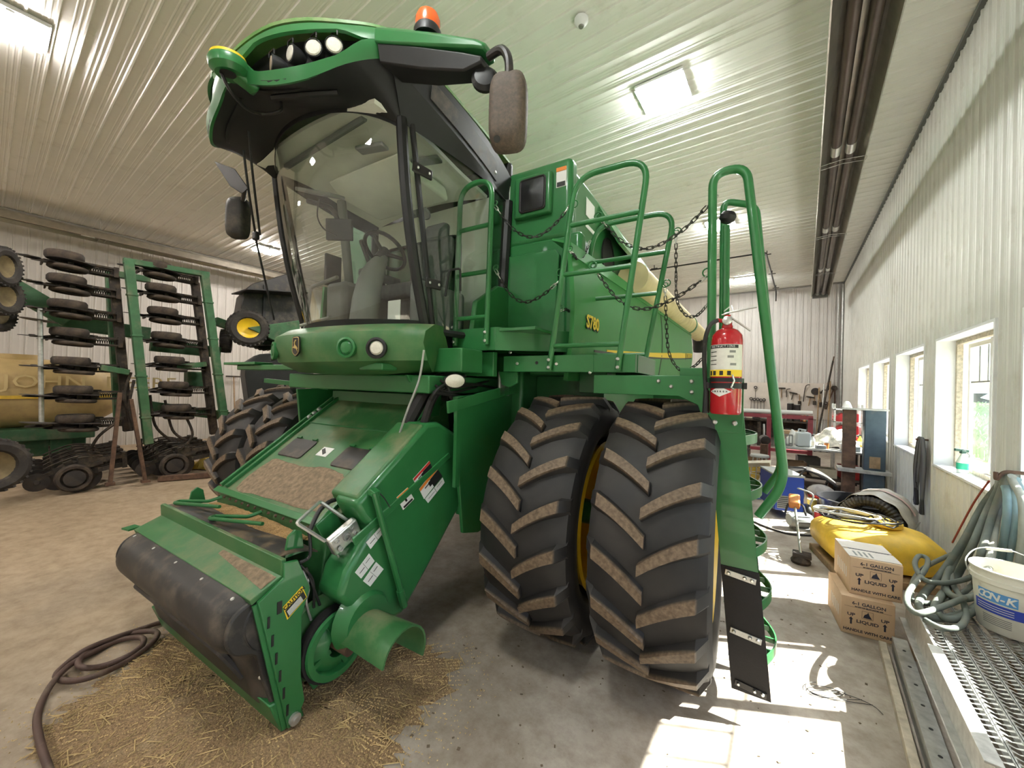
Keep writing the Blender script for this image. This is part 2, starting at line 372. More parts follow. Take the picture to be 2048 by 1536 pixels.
# windows: deep white jamb, frame, two sashes with a muntin cross, glass, sill board
M_GLASS = glass_mat('window glass', (.93, .97, .98), .6)
M_DIRTY = mat('cobwebbed frame', (.52, .46, .36), .7, var=.3, vscale=30)
for k, (a, b) in enumerate(WIN):
    e = empty('window_%d' % (k + 1), (XW, (a + b) / 2, WZ0)); e['kind'] = 'structure'
    w = (b - a) / 2; hh = WZ1 - WZ0; T = .03
    jb = MB()
    jb.bb((-.02, -w - .0, 0), (REC, -w + T, hh)); jb.bb((-.02, w - T, 0), (REC, w, hh)); jb.bb((-.02, -w + T, hh - T), (REC, w - T, hh))
    jb.build('jamb', M_WHITE, e, smooth=None)
    MB().bb((-.02, -w - .03, -.03), (REC, w + .03, .0)).build('window_sill', M_WHITE, e, smooth=None, bevel=.005)
    fr = MB(); x0, x1 = .15, .20
    for s in (-1, 1): fr.bb((x0, s * (w - T) - (.05 if s > 0 else 0), .0), (x1, s * (w - T) + (.05 if s < 0 else 0), hh - T))
    fr.bb((x0, -w + T + .05, hh - T - .05), (x1, w - T - .05, hh - T)); fr.bb((x0, -w + T + .05, 0), (x1, w - T - .05, .05))
    fr.build('window_frame', M_DIRTY if k > 3 else M_WHITE, e, smooth=None)
    for s, nm in ((-1, 'sash'), (1, 'sash')):
        sh = MB(); ya, yb = (-w + T + .05, 0.035) if s < 0 else (-.035, w - T - .05); xs = .205 + (.035 if s > 0 else 0); z0, z1 = .05, hh - T - .05
        sh.bb((xs, ya, z0), (xs + .03, ya + .06, z1)); sh.bb((xs, yb - .06, z0), (xs + .03, yb, z1)); sh.bb((xs, ya + .06, z0), (xs + .03, yb - .06, z0 + .05)); sh.bb((xs, ya + .06, z1 - .05), (xs + .03, yb - .06, z1))
        so = sh.build('sash', M_WHITE, e, smooth=None)
        mu = MB(); zc = z0 + (z1 - z0) * .68
        mu.bb((xs + .012, ya + .06, zc - .009), (xs + .02, yb - .06, zc + .009))
        for q in (1, 2): yy = ya + .06 + (yb - ya - .12) * q / 3; mu.bb((xs + .012, yy - .008, zc + .009), (xs + .02, yy + .008, z1 - .05))
        mu.build('muntin', G['grey'], so, smooth=None)
        MB().bb((xs + .014, ya + .06, z0 + .05), (xs + .017, yb - .06, z1 - .05)).build('pane', M_GLASS, so, smooth=None)
# outdoors seen through the panes
M_YARD = mat('gravel yard', (.55, .52, .46), .9, var=.2, vscale=3); M_CORN = mat('hazy corn leaves', (.40, .50, .36), .7, var=.3, vscale=2); M_HILL = mat('distant trees', (.22, .30, .27), .9, var=.2, vscale=.1)  # corn paled: outdoor haze put into its leaf colour
tag(MB().bb((XW + .62, -60, -.5), (5.5, 90, -.25)).build('yard_ground', M_YARD, smooth=None), kind='structure')
tag(MB().bb((5.5, -60, -.5), (160, 160, -.3)).build('field_ground', mat('field soil', (.16, .2, .07), .9, var=.3, vscale=.5), smooth=None), kind='structure')
cb = MB()
for i in range(2600):
    x = 5.8 + 26 * R_.random() ** 2; y = R_.uniform(12, 46) * (.6 + x / 10); hgt = R_.uniform(1.1, 1.6); a = R_.uniform(0, PI)
    for q in range(3):
        a += 1.1; dx, dy = math.cos(a) * .45, math.sin(a) * .45; z0 = -.3 + hgt * (.3 + .25 * q)
        cb.add([(x, y, z0), (x + dx * .5, y + dy * .5, z0 + .35), (x + dx, y + dy, z0 + .05), (x + dx * .5, y + dy * .5, z0 + .22)], [(0, 1, 2, 3)])
    cb.add([(x - .02, y, -.3), (x + .02, y, -.3), (x, y + .02, -.3 + hgt)], [(0, 1, 2)])
tag(cb.build('corn_field', M_CORN, smooth=None), 'green standing corn crop in the field outside the windows', 'crop', kind='stuff')
hb = MB(); pts = [(70 + 10 * math.sin(i * .7), i * 6 - 40) for i in range(60)]
hb.loft([[(x, y, -.4), (x - 3, y, 2.5 + 1.5 * math.sin(i * 1.3) + R_.random()), (x + 3, y, 3 + 1.5 * math.sin(i * 1.3)), (x + 6, y, -.4)] for i, (x, y) in enumerate(pts)])
tag(hb.build('treeline', M_HILL), 'hazy dark tree line on the horizon beyond the corn', 'trees', kind='stuff')
# ---------------------------------------------------------------- ceiling lights
def make_lamp(warm):
    root = empty('ceiling_light')
    MB().bb((-.30, -.29, -.035), (.30, .29, 0)).build('housing', M_WHITE, root, smooth=None, bevel=.01)
    tr = MB()
    for x0, x1 in ((-.30, -.28), (.28, .30)): tr.bb((x0, -.27, -.05), (x1, .27, -.035))
    tr.bb((-.28, -.03, -.07), (.28, .03, -.035))
    tr.build('rim', M_WHITE, root, smooth=None)
    col = (1.0, .94, .87) if warm else (.96, .99, .95)
    m = mat('lamp glow', (1, 1, 1), .5, emit=col, es=LAMP_POWER * (1.22 if warm else .84))
    for y0 in (-.255, .045):
        for j in range(3):
            yy = y0 + .035 + j * .07
            MB().bb((-.265, yy - .027, -.09), (.265, yy + .027, -.05)).build('tube', m, root, smooth=None)
    return root
la = {True: make_lamp(True), False: make_lamp(False)}; used = {True: 0, False: 0}
where = {(-1.43, 5.22): 'bright ceiling light above the grain tank and handrails', (-1.4, 10.1): 'ceiling light behind the ladder handrail hoop', (-1.35, 15.6): 'ceiling light close to the tool wall',
         (-7.35, -.02): 'ceiling light with glare streaks above the bare floor', (-12.95, 4.95): 'ceiling light beside the cab windshield above the far heater'}
for gx in (-1.4, -7.15, -12.95):
    for gy in (-4.9, .1, 5.1, 10.1, 15.6):
        if gx < -10 and gy == .1: continue
        loc = next((p for p in where if abs(p[0] - gx) < .1 and abs(p[1] - gy) < .3), (gx, gy)); warm = gx < -5
        o = la[warm] if not used[warm] else copy_tree(la[warm]); used[warm] = 1
        o.location = (loc[0], loc[1], HC - .021)
        tag(o, where.get(loc, 'twin panel ceiling light in a row out of sight behind the combine or the camera'), 'ceiling light', 'twin panel ceiling lights')
# ---------------------------------------------------------------- radiant tube heaters
M_REFL = mat('heater reflector', (.45, .42, .36), .3, metal=.7, var=.15); M_TUBE = mat('heater tube', (.10, .075, .065), .35, metal=.6, var=.2)
def heater(x, y0, y1, zc, label, sgn):
    e = empty('tube_heater', (x, (y0 + y1) / 2, zc), 0, label, 'heater', 'radiant tube heaters under the ceiling'); L2 = (y1 - y0) / 2
    pr = [(-.24, -.10), (-.17, .06), (-.08, .12), (.08, .12), (.17, .06), (.24, -.10)]
    rf = MB().loft([[(u, -L2, v) for u, v in pr] + [(u * .95, -L2, v - .012) for u, v in pr[::-1]], [(u, L2, v) for u, v in pr] + [(u * .95, L2, v - .012) for u, v in pr[::-1]]])
    rf.build('reflector', M_REFL, e, smooth=None)
    for s in (-1, 1): MB().cyl((s * .075, -L2 + .05, 0), (s * .075, L2 - .02, 0), .052, seg=14).build('tube', M_TUBE, e)
    y = -L2 + .8
    while y < L2:
        cl = MB()
        for s in (-1, 1): cl.lathe([(.057, -.12), (.057, .12)], (s * .075, y, 0), (0, 1, 0), 14)
        c = cl.build('coupling', G['alu'], e)
        MB().tube(rnd([(-.25, y + .18, -.1), (0, y + .18, -.075), (.25, y + .18, -.1), (.25, y + .3, -.1), (0, y + .3, -.075), (-.25, y + .3, -.1)], .03, 2, True), .005, 5, closed=True).build('wire_hanger', G['galv'], c)
        y += 3.1
    y = -L2 + 1
    while y < L2:
        for s in (-.1, .1): MB().cyl((s, y, .115), (s, y, HC - zc - .01), .004, seg=5).build('hanger_rod', G['galv'], e)
        y += 3.1
    e.rotation_euler = (0, 0, math.radians(sgn))
    MB().bb((-.2, L2, -.11), (.2, L2 + .18, .1)).build('burner_box', G['grey'], e, smooth=None, bevel=.01)
    return e
heater(.50, -3.5, 16.0, 5.25, 'long radiant tube heater hung beside the window wall', -1.4)
heater(XL + .95, -5.5, 14, HC - .42, 'long radiant tube heater hung above the planter wall', 0)
# camera dome, ceiling pipe, wall conduits
e = empty('camera_dome', (-1.89, 3.70, HC - .022), 0, 'small white round security camera dome on the ceiling', 'camera')
MB().lathe([(.075, 0), (.075, -.025), (.06, -.05), (.035, -.075), (0, -.08)], (0, 0, 0), (0, 0, 1), 20).build('dome', M_WHITE, e)
MB().cyl((0.0, 0, -.076), (0.0, 0, -.088), .03, .024, 14).build('lens', G['grey'], e)
e = empty('gas_pipe', (-.6, 12.57, HC - .02), 0, 'thin dark pipe run hung under the ceiling near the tool wall', 'pipe')
MB().tube(rnd([(-5.9, 0, -.12), (-.01, 0, -.12), (.1, 5.03, -.12), (.1, 5.03, -.5)], .1), .022, 8).build('pipe', G['black_steel'], e)
for x, y in ((-5, 0), (-3, 0), (-1, 0), (0, .3), (.05, 2.5), (.1, 4.6)): MB().bb((x - .1, y - .015, -.1), (x + .1, y + .015, -.08)).bb((x - .01, y - .01, -.1), (x + .01, y + .01, .02)).build('pipe_hanger', G['black_steel'], e, smooth=None)
for xx, nm in ((1.45, 'grey wall conduit in the corner behind the windows'), (1.33, 'thin grey wall conduit beside the corner of the tool wall')):
    e = empty('conduit', (xx, YB - .06, 0), 0, nm, 'conduit')
    MB().cyl((0, 0, 1.2), (0, 0, HC - .1), .035 if xx > 1.4 else .02, seg=8).build('pipe', G['galv'], e)
    for zz in (2.2, 3.6, 5.0): MB().bb((-.045, -.01, zz), (.03, .04, zz + .04)).build('clamp', G['galv'], e, smooth=None)
# ================================================================ the combine harvester (built in its own axes: x across, y to the rear)
CB = empty('combine_harvester', ORG, PSI, 'large green combine harvester with glass cab, dual front tires and feeder house', 'combine')
def prt(name, mb, m, bevel=0, smooth=35, parent=None, **k): return mb.build(name, G[m] if isinstance(m, str) else m, parent or CB, smooth, bevel, **k)
# ---------------------------------------------------------------- tires
def tire_mat():
    m = bpy.data.materials.new('tractor tyre'); m.use_nodes = True; t = m.node_tree; b = t.nodes['Principled BSDF']; N = t.nodes.new; L = t.links.new
    tc = N('ShaderNodeTexCoord'); sp = N('ShaderNodeSeparateXYZ'); L(tc.outputs['Object'], sp.inputs[0])
    cb_ = N('ShaderNodeCombineXYZ'); L(sp.outputs[1], cb_.inputs[1]); L(sp.outputs[2], cb_.inputs[2])
    ln = N('ShaderNodeVectorMath'); ln.operation = 'LENGTH'; L(cb_.outputs[0], ln.inputs[0])
    mr = N('ShaderNodeMapRange'); mr.inputs[1].default_value = .945; mr.inputs[2].default_value = .962; L(ln.outputs['Value'], mr.inputs[0])
    n = N('ShaderNodeTexNoise'); n.inputs['Scale'].default_value = 45; n.inputs['Detail'].default_value = 5; L(tc.outputs['Object'], n.inputs['Vector'])
    r1 = N('ShaderNodeValToRGB'); e = r1.color_ramp.elements; e[0].position = .3; e[0].color = (.07, .046, .028, 1); e[1].position = .7; e[1].color = (.175, .122, .076, 1); L(n.outputs[0], r1.inputs[0])
    n2 = N('ShaderNodeTexNoise'); n2.inputs['Scale'].default_value = 5; n2.inputs['Detail'].default_value = 4; L(tc.outputs['Object'], n2.inputs['Vector'])
    r2 = N('ShaderNodeValToRGB'); e = r2.color_ramp.elements; e[0].position = .35; e[0].color = (.008, .0075, .008, 1); e[1].position = .8; e[1].color = (.026, .022, .019, 1); L(n2.outputs[0], r2.inputs[0])
    mx = N('ShaderNodeMix'); mx.data_type = 'RGBA'; L(mr.outputs[0], mx.inputs[0]); L(r2.outputs[0], mx.inputs[6]); L(r1.outputs[0], mx.inputs[7]); L(mx.outputs[2], b.inputs['Base Color'])
    b.inputs['Roughness'].default_value = .62
    return m
M_TIRE = tire_mat()
def tire_mesh(R, w, nl, lug=.055, rim=.60):
    """carcass + chevron lugs, axle along x"""
    k = R / .975; h = w / 2; Rc = R - lug; mb = MB()
    prof = [(rim * k, -h * .62), (rim * k * 1.06, -h * .86), ((rim + .12) * k, -h * 1.04), (Rc - .12 * k, -h * 1.06), (Rc - .05 * k, -h * .99), (Rc - .012 * k, -h * .8), (Rc, -h * .4), (Rc + .004, 0)]
    prof = prof + [(r, -t) for r, t in prof[-2::-1]]
    mb.lathe(prof, (0, 0, 0), (1, 0, 0), 72)
    def surf(u, a, rr): return V((u, -math.sin(a) * rr, math.cos(a) * rr))
    def crown(u): q = abs(u) / h; return R - .018 * k * q ** 2 - .05 * k * max(0, q - .82) ** 2 * 25
    for side in (-1, 1):
        for i in range(nl):
            a0 = 2 * PI * (i + (.5 if side > 0 else 0)) / nl; rings = []
            for j in range(7):
                t = j / 6; u = side * h * (-.045 + 1.06 * t); ang = a0 - (.02 + .31 * t - .09 * t * t) * 1.0     # arms climb outwards on the front face
                wt = (.060 + .018 * t) * k / R / 2; wb = wt * 1.75; top = crown(u); base = Rc - .02 - (.06 * k if j == 6 else 0)
                if j == 6: top -= .035 * k
                rings.append([surf(u, ang - wb, base), surf(u, ang - wt, top), surf(u, ang + wt, top), surf(u, ang + wb, base)])
            mb.loft(rings)
    return mb.mesh('tire', 38)
tm = tire_mesh(.975, .66, 20); tm.materials.append(M_TIRE)
rtm = tire_mesh(.72, .46, 18, .045); rtm.materials.append(M_TIRE)
def rim_mesh(R, w, dish):
    mb = MB().lathe([(.07, dish), (.22, dish), (.24, dish + .03), (R * .62, dish + .03), (R * .78, dish - .05), (R * .82, -w * .3), (R * .9, -w * .45), (R, -w * .52), (R * 1.03, -w * .5), (R * .97, -w * .42), (R * .90, -w * .1), (R * .90, w * .1), (R * .97, w * .42), (R * 1.03, w * .5), (R, w * .53), (R * .93, w * .45), (R * .84, w * .2), (R * .78, dish + .04), (.26, dish + .07), (.07, dish + .07)], (0, 0, 0), (1, 0, 0), 40)
    for i in range(10): a = 2 * PI * i / 10; mb.bolt((dish + .07, math.cos(a) * .18, math.sin(a) * .18), (1, 0, 0), .02, .03)
    mb.lathe([(.12, dish), (.12, dish + .16), (.09, dish + .18), (0, dish + .18)], (0, 0, 0), (1, 0, 0), 20)
    me = mb.mesh('rim', 35); me.materials.append(G['yellow']); return me
rm = rim_mesh(.585, .60, -.08); rrm = rim_mesh(.43, .42, -.05)
for x in (2.53, 1.735, -1.735, -2.53):
    t = link('front_tire', tm, CB, loc=(x, 0, .955), rot=(R_.uniform(0, .3), 0, 0)); link('rim', rm, t, rot=(0, 0, 0 if x > 0 else PI))
for x in (1.5, -1.5):
    t = link('rear_tire', rtm, CB, loc=(x, 3.75, .70)); link('rim', rrm, t, rot=(0, 0, 0 if x > 0 else PI))
ax = MB().bb((-1.25, -.16, .75), (1.25, .2, 1.15)); ax.cyl((-2.45, 0, .955), (2.45, 0, .955), .10, seg=16); prt('front_axle', ax, 'green', .02)
prt('rear_axle', MB().bb((-1.3, 3.62, .62), (1.3, 3.88, .84)), 'green', .02)
fd = MB()
for s in (-1, 1): fd.lathe([(.26, 0), (.26, .32), (.2, .36), (.0, .36)], (s * .92, 0, .955), (s, 0, 0), 20)
prt('final_drive', fd, 'green')
# ---------------------------------------------------------------- separator body, tank
def body_side(sx):
    def fn(u, v):
        y = -.12 + 6.7 * u; x = 1.73 + .22 * u ** .8 + .05 * math.sin(PI * min(1, v * 1.05)); zt = 3.22 + .13 * u; zb = 2.05 + .30 * u ** 2
        return (sx * x, y, zb + (zt - zb) * v)
    return MB().sheet(fn, 16, 8, .04 * sx)
prt('side_panel', body_side(1), 'green_panel_daylit'); prt('side_panel', body_side(-1), 'green_panel_daylit')
def side_pt(u, v, off=.004):
    y = -.12 + 6.7 * u; x = 1.73 + .22 * u ** .8 + .05 * math.sin(PI * min(1, v * 1.05)); zt = 3.22 + .13 * u; zb = 2.05 + .30 * u ** 2
    return V((x + off, y, zb + (zt - zb) * v))
st = MB().sheet(lambda u, v: side_pt(.12 + .86 * u, .26 + .13 * u + (.018 + .075 * min(1, u * 1.4)) * v), 16, 1, .002); prt('stripe', st, 'yellow_print')
st = MB().sheet(lambda u, v: side_pt(.07 + .9 * u, .235 + .13 * u + .02 * v), 16, 1, .002); prt('stripe', st, 'black_print')
prt('panel_seam', MB().sheet(lambda u, v: side_pt(.49 + .006 * u + .012 * v, v), 1, 12, .002), 'black_print')
prt('panel_top', MB().sheet(lambda u, v: side_pt(u, 1, 0) * (1 - v) + V((1.56, side_pt(u, 1).y, side_pt(u, 1).z + .06)) * v, 16, 2, .02), 'green_panel_daylit')
prt('panel_crease', MB().sheet(lambda u, v: side_pt(u, .90 + .02 * v, .012), 16, 1, .012), 'green_panel_daylit')
prt('rear_shield', MB().prism([(-1.9, 1.2), (1.9, 1.2), (1.95, 3.3), (1.5, 3.7), (-1.5, 3.7), (-1.95, 3.3)], .25, lambda u, v, w: (u, 6.5 + w, v)), 'green', .05)
prt('separator_body', MB().bb((-1.2, .05, 1.05), (1.2, 6.4, 2.3)).bb((-1.55, .3, 2.2), (1.55, 6.3, 3.3)), 'green', .03)
lettering('model_number', 'S780', .16, G['yellow_print'], CB, side_pt(.056, .45, .010), (.03, 1, 0), (0, 0, 1), .003, bold=.004)
lettering('model_number_shadow', 'S780', .16, G['black_print'], CB, side_pt(.056, .445, .0075) + V((0, .006, -.004)), (.03, 1, 0), (0, 0, 1), .002, bold=.008)
lettering('brand_name', 'JOHN DEERE', .16, G['black_print'], CB, side_pt(.90, .405, .009), (.03, 1, .05), (0, 0, 1), .002, bold=-.004)
# tank: front face with vent and door, upper box, extensions
def tk(lo, hi): return MB().bb(lo, hi)
prt('grain_tank', tk((-1.6, .16, 3.18), (1.6, 3.7, 4.06)), 'green', .05, seg=3)
prt('tank_front', tk((.73, .10, 3.36), (1.63, .26, 4.10)), 'green', .05, seg=3)
prt('tank_front', tk((-1.63, .10, 2.35), (-.80, .26, 4.10)), 'green', .05, seg=3)
prt('front_bulkhead', MB().bb((-1.7, .2, 2.1), (1.7, .5, 3.4)), 'green', .03)
vf = prt('air_intake_frame', MB().bb((1.05, .045, 3.60), (1.45, .12, 4.00)), 'green', .03, seg=3)
scr = MB().sheet(lambda u, v: (1.14 + .24 * u, .035 - .06 * (1 - abs(2 * u - 1)) * (1 - abs(2 * v - 1)), 3.66 + .28 * v), 8, 8, .006); prt('intake_screen', scr, 'black', parent=vf, smooth=60)
prt('screen_rim', MB().tube(rnd([(1.13, .04, 3.65), (1.39, .04, 3.65), (1.39, .04, 3.95), (1.13, .04, 3.95)], .03, 3, True), .012, 6, closed=True), 'black_steel', parent=vf)
dr = MB().prism([(.92, 2.42), (1.50, 2.42), (1.54, 3.20), (1.5, 3.26), (.98, 3.26), (.93, 3.2)], .03, lambda u, v, w: (u, .10 - w, v)); d = prt('access_door', dr, 'green', .008)
prt('door_seal', MB().tube(rnd([(.925, .085, 2.43), (1.495, .085, 2.43), (1.535, .085, 3.2), (1.5, .085, 3.25), (.98, .085, 3.25), (.935, .085, 3.19)], .03, 3, True), .006, 6, closed=True), 'black_print', parent=d)
prt('door_jamb', MB().bb((.83, .11, 2.3), (1.70, .22, 3.38)), 'green', .02)
prt('side_post', MB().beam((1.66, .16, 2.25), (1.66, .16, 3.4), .16, .14, (0, 1, 0)), 'green', .04, seg=3)
for (x, z) in ((.93, 3.90), (1.53, 3.92)):
    p = prt('warning_decal', MB().bb((x - .05, .092, z - .09), (x + .05, .0985, z + .09)), 'white_print')
    prt('decal_band', MB().bb((x - .05, .088, z + .055), (x + .05, .0915, z + .09)), 'red_print' if x < 1.2 else 'orange_print', parent=p)
    prt('decal_text', MB().bb((x - .04, .088, z - .085), (x + .04, .0915, z - .045)), 'black_print', parent=p)
p = prt('side_decal', MB().bb((1.601, .55, 3.74), (1.606, .8, 3.92)), 'white_print'); prt('side_decal', MB().bb((1.601, .55, 3.62), (1.606, .85, 3.66)), 'white_print')
prt('tank_window', MB().lathe([(.20, 0), (.23, .0), (.23, .02), (.2, .02)], (1.60, 1.30, 3.52), (1, 0, 0), 28), 'black_print')
prt('window_glass', MB().cyl((1.595, 1.3, 3.52), (1.61, 1.3, 3.52), .2, seg=28), 'black')
prt('tank_cover', MB().prism([(.85, 4.06), (3.7, 4.06), (3.55, 4.16), (1.0, 4.16)], 2.9, lambda u, v, w: (-1.45 + w, u, v)), 'green', .02)
prt('tank_extension', MB().add([(1.6, .95, 4.0), (1.6, 3.7, 4.0), (1.78, 3.8, 3.66), (1.78, 1.2, 3.66), (1.57, .95, 3.98), (1.57, 3.7, 3.98), (1.75, 3.8, 3.64), (1.75, 1.2, 3.64)], [(0, 1, 2, 3), (7, 6, 5, 4), (0, 4, 5, 1), (1, 5, 6, 2), (2, 6, 7, 3), (3, 7, 4, 0)]), 'green', smooth=None)
M_TUBEY = mat('dusty yellow auger', (.62, .52, .28), .5, var=.15, vscale=2, dust=(.5, .4, .25), dustamt=.3)
a0, a1 = V((1.80, 1.7, 3.38)), V((1.95, 8.4, 3.52))
prt('unloading_auger', MB().cyl(a0, a1, .19, seg=20), M_TUBEY); dd = (a1 - a0).normalized(); q = a0 + dd * 4.6
prt('auger_clamp', MB().cyl(q, q + dd * .12, .205, seg=20), 'green')
prt('auger_spout', MB().tube(cr([a1 - dd * .1, a1 + dd * .25 + V((0, 0, -.05)), a1 + dd * .4 + V((0, 0, -.45))], 4), [.19] * 4 + [.2, .19, .18, .18, .17], 16), 'black')
# ---------------------------------------------------------------- under the cab
prt('side_frame', MB().prism([(-.80, 1.90), (.0, 1.95), (.45, 1.95), (.45, .85), (-.05, .80), (-.45, .74), (-.66, .80), (-.72, 1.2)], .03, lambda u, v, w: (1.06 + w, u, v)), 'green', .006)
prt('side_frame', MB().prism([(-.80, 1.90), (.45, 1.95), (.45, .85), (-.45, .74), (-.72, 1.2)], .03, lambda u, v, w: (-1.06 - w, u, v)), 'green', .006)
prt('frame_flange', MB().beam((1.1, -.78, 1.2), (1.1, -.78, 1.9), .03, .05, (0, 1, 0)), 'green')
prt('rear_fender_plate', MB().bb((1.75, .10, 1.95), (2.0, .5, 2.2)).bb((1.2, .35, 1.3), (1.9, .4, 2.1)), 'green', .006)
prt('diagonal_brace', MB().beam(lp(895, 815, 'x', 1.13), lp(1035, 775, 'x', 1.13), .02, .09), 'green', .004)
prt('hinge_plate', MB().bb((1.12, -.25, 1.90), (1.14, -.08, 2.12)), 'galv', .004); hb_ = MB()
for y in (-.21, -.13): hb_.bolt((1.14, y, 2.03), (1, 0, 0), .02, .02)
prt('bolt', hb_, 'black_steel')
prt('underframe', MB().bb((-.95, -.95, 1.92), (.95, .1, 2.06)), 'green', .01)
prt('underframe_box', MB().bb((-.70, -.45, 1.72), (.70, .15, 1.93)), 'black')
prt('cross_beam', MB().bb((-.75, -.60, 1.74), (.72, -.5, 1.90)).bb((-.78, -.56, 1.62), (.74, -.46, 1.74)), 'green', .008); xb = MB()
for i in range(7): xb.bolt((-.6 + .2 * i, -.60, 1.78), (0, -1, 0), .012)
prt('bolt', xb, 'chrome')
prt('hanger_plate', MB().prism([(-1.0, 2.06), (-.55, 2.06), (-.62, 1.72), (-.72, 1.72)], .03, lambda u, v, w: (.74 + w, u, v)), 'green', .004)
# main cab bracket between bumper and platform
prt('cab_bracket', MB().bb((.50, -.80, 2.09), (1.14, -.52, 2.28)), 'green', .01)
prt('left_step', MB().bb((-2.3, -.84, 2.10), (-.9, -.72, 2.16)), 'green', .01); prt('left_step_tread', MB().bb((-2.5, -.9, 2.16), (-1.75, -.7, 2.19)), 'green', .006)
prt('right_step', MB().bb(tuple(lp(718, 726, 'y', -1.2)), tuple(lp(795, 742, 'y', -1.05))), 'green', .01)
prt('left_step_brace', MB().beam((-1.9, -.7, 1.98), (-.95, -.5, 1.92), .05, .05), 'green')
# hydraulic hoses and harness
def hose(name, pts, r, m='hose', parent=None, n=6): return prt(name, MB().tube(cr(pts, n), r, 8), m, parent=parent)
hs = hose('hose_sleeve', [lp(905, 745, 'x', .85), lp(862, 770, 'x', .84), lp(825, 830, 'x', .78), lp(800, 880, 'x', .72), lp(790, 905, 'x', .70)], .052, 'rubber_mat')
hose('hose_sleeve', [lp(905, 760, 'x', .95), lp(870, 790, 'x', .93), lp(850, 840, 'x', .90), lp(845, 872, 'x', .88)], .032, 'rubber_mat')
h2 = hose('hose_stub', [lp(795, 905, 'x', .70), lp(770, 918, 'x', .66), lp(732, 926, 'x', .60)], .026); prt('hose_collar', MB().cyl(lp(742, 924, 'x', .615), lp(733, 926, 'x', .60), .029), 'white_print', parent=h2)
for i, (a, b, c) in enumerate((((870, 770), (900, 785), (960, 772)), ((865, 785), (905, 790), (945, 800)), ((880, 760), (915, 775), (985, 760)), ((862, 800), (880, 775), (930, 752)), ((872, 790), (930, 768), (1000, 778)), ((890, 755), (905, 800), (935, 820)))):
    hose('hydraulic_hose', [lp(*a, 'x', .95), lp(*b, 'x', 1.0), lp(*c, 'x', .93)], .011 + .004 * (i % 2))
hose('control_cable', [lp(848, 700, 'x', 1.0), lp(838, 760, 'x', .98), lp(815, 820, 'x', .9), lp(795, 880, 'x', .8)], .008, 'mid')
vb = MB()
for i in range(5): vb.box(lp(895 + 18 * i, 790 + 7 * ((i * 7) % 4), 'x', .80), (.08, .09, .1), (i, 0, i * .4))
prt('valve_block', vb, 'black_steel', .006)
wl = prt('work_light', MB().lathe([(0, .1), (.07, .08), (.115, .02), (.12, .0), (.11, -.004), (0, -.004)], (0, 0, 0), (-.80, .58, .12), 28), 'black_steel')
prt('lens', MB().lathe([(.108, -.004), (.075, -.022), (0, -.030)], (0, 0, 0), (-.80, .58, .12), 28), 'lens', parent=wl); wl.location = lp(910, 762, 'x', 1.15); wl.scale = (.68, .68, .46)
# ---------------------------------------------------------------- feeder house
K = (1.71 - 1.07) / .9
def dk(x, y, off=0): return V((x, y, 1.07 + K * (y + 1.62) + off))
prt('feeder_house', MB().prism([(-1.72, .22), (-1.62, 1.05), (-.50, 1.05 + K * 1.12), (-.35, 1.1), (-1.3, .35)], 1.5, lambda u, v, w: (-.75 + w, u, v)), 'green_dusty', .01)
prt('deck_panel', MB().add([dk(-.76, -1.62), dk(.76, -1.62), dk(.76, -.5), dk(-.76, -.5)] + [dk(-.76, -1.62, -.03), dk(.76, -1.62, -.03), dk(.76, -.5, -.03), dk(-.76, -.5, -.03)], [(0, 1, 2, 3), (7, 6, 5, 4), (0, 4, 5, 1), (1, 5, 6, 2), (2, 6, 7, 3), (3, 7, 4, 0)]), 'green_dusty', .006)
prt('deck_lip', MB().beam(dk(-.76, -1.63, .012), dk(.76, -1.63, .012), .05, .02, (0, -.7, 1)), 'green', .004)
prt('deck_seam', MB().beam(dk(-.66, -.905, .006), dk(.66, -.905, .006), .012, .012, (0, -K, 1)), 'green', .002)
for x in (-.75, -.66): prt('deck_rail', MB().beam(dk(x, -1.6, .015), dk(x, -.52, .015), .03, .03, (0, -K, 1)), 'green', .004)
prt('deck_rail', MB().beam(dk(.68, -1.55, .015), dk(.68, -.60, .015), .03, .03, (0, -K, 1)), 'green', .004)
M_GRAIN = mat('spilt grain', (.42, .26, .11), .9, var=.45, vscale=160, bump=1.0, bscale=220)
M_CHAFF = mat('chaff dust', (.24, .175, .115), .95, var=.35, vscale=30, bump=.6, bscale=140)
cf = MB(); ring = []; 
outl = [(-.54, -1.58), (-.54, -1.34), (-.46, -1.30), (-.1, -1.31), (.2, -1.285), (.42, -1.295), (.50, -1.34), (.56, -1.46), (.55, -1.56), (.2, -1.585), (-.2, -1.575)]
oo = cr([(a, b, 0) for a, b in outl], 4, True); cf.add([dk(p.x + R_.uniform(-.01, .01), p.y + R_.uniform(-.008, .008), .004) for p in oo] + [dk(p.x * .93, p.y * .93 - .1, .012) for p in oo], [tuple(range(len(oo), 2 * len(oo)))] + [(i, (i + 1) % len(oo), len(oo) + (i + 1) % len(oo), len(oo) + i) for i in range(len(oo))])
tag(prt('chaff_layer', cf, M_CHAFF, smooth=None), kind='stuff')
for s in (-1, 1):
    pp = rnd([dk(s * .38 - .17, -1.26, .012), dk(s * .38 + .17, -1.26, .012), dk(s * .38 + .17, -1.09, .012), dk(s * .38 - .17, -1.09, .012)], .03, 3, True)
    mb = MB(); n = len(pp); mb.add(pp + [p - V((0, 0, .01)) for p in pp], [tuple(range(n)), tuple(range(2 * n - 1, n - 1, -1))] + [(i, n + i, n + (i + 1) % n, (i + 1) % n) for i in range(n)])
    c = prt('inspection_cover', mb, 'black_dusty', smooth=None)
    for q_ in (-1, 1): prt('strap_hinge', MB().beam(dk(s * .38 + .12 * q_ - .03, -1.085, .02), dk(s * .38 + .12 * q_ + .03, -1.085, .02), .02, .012, (0, -K, 1)), 'green', parent=c)
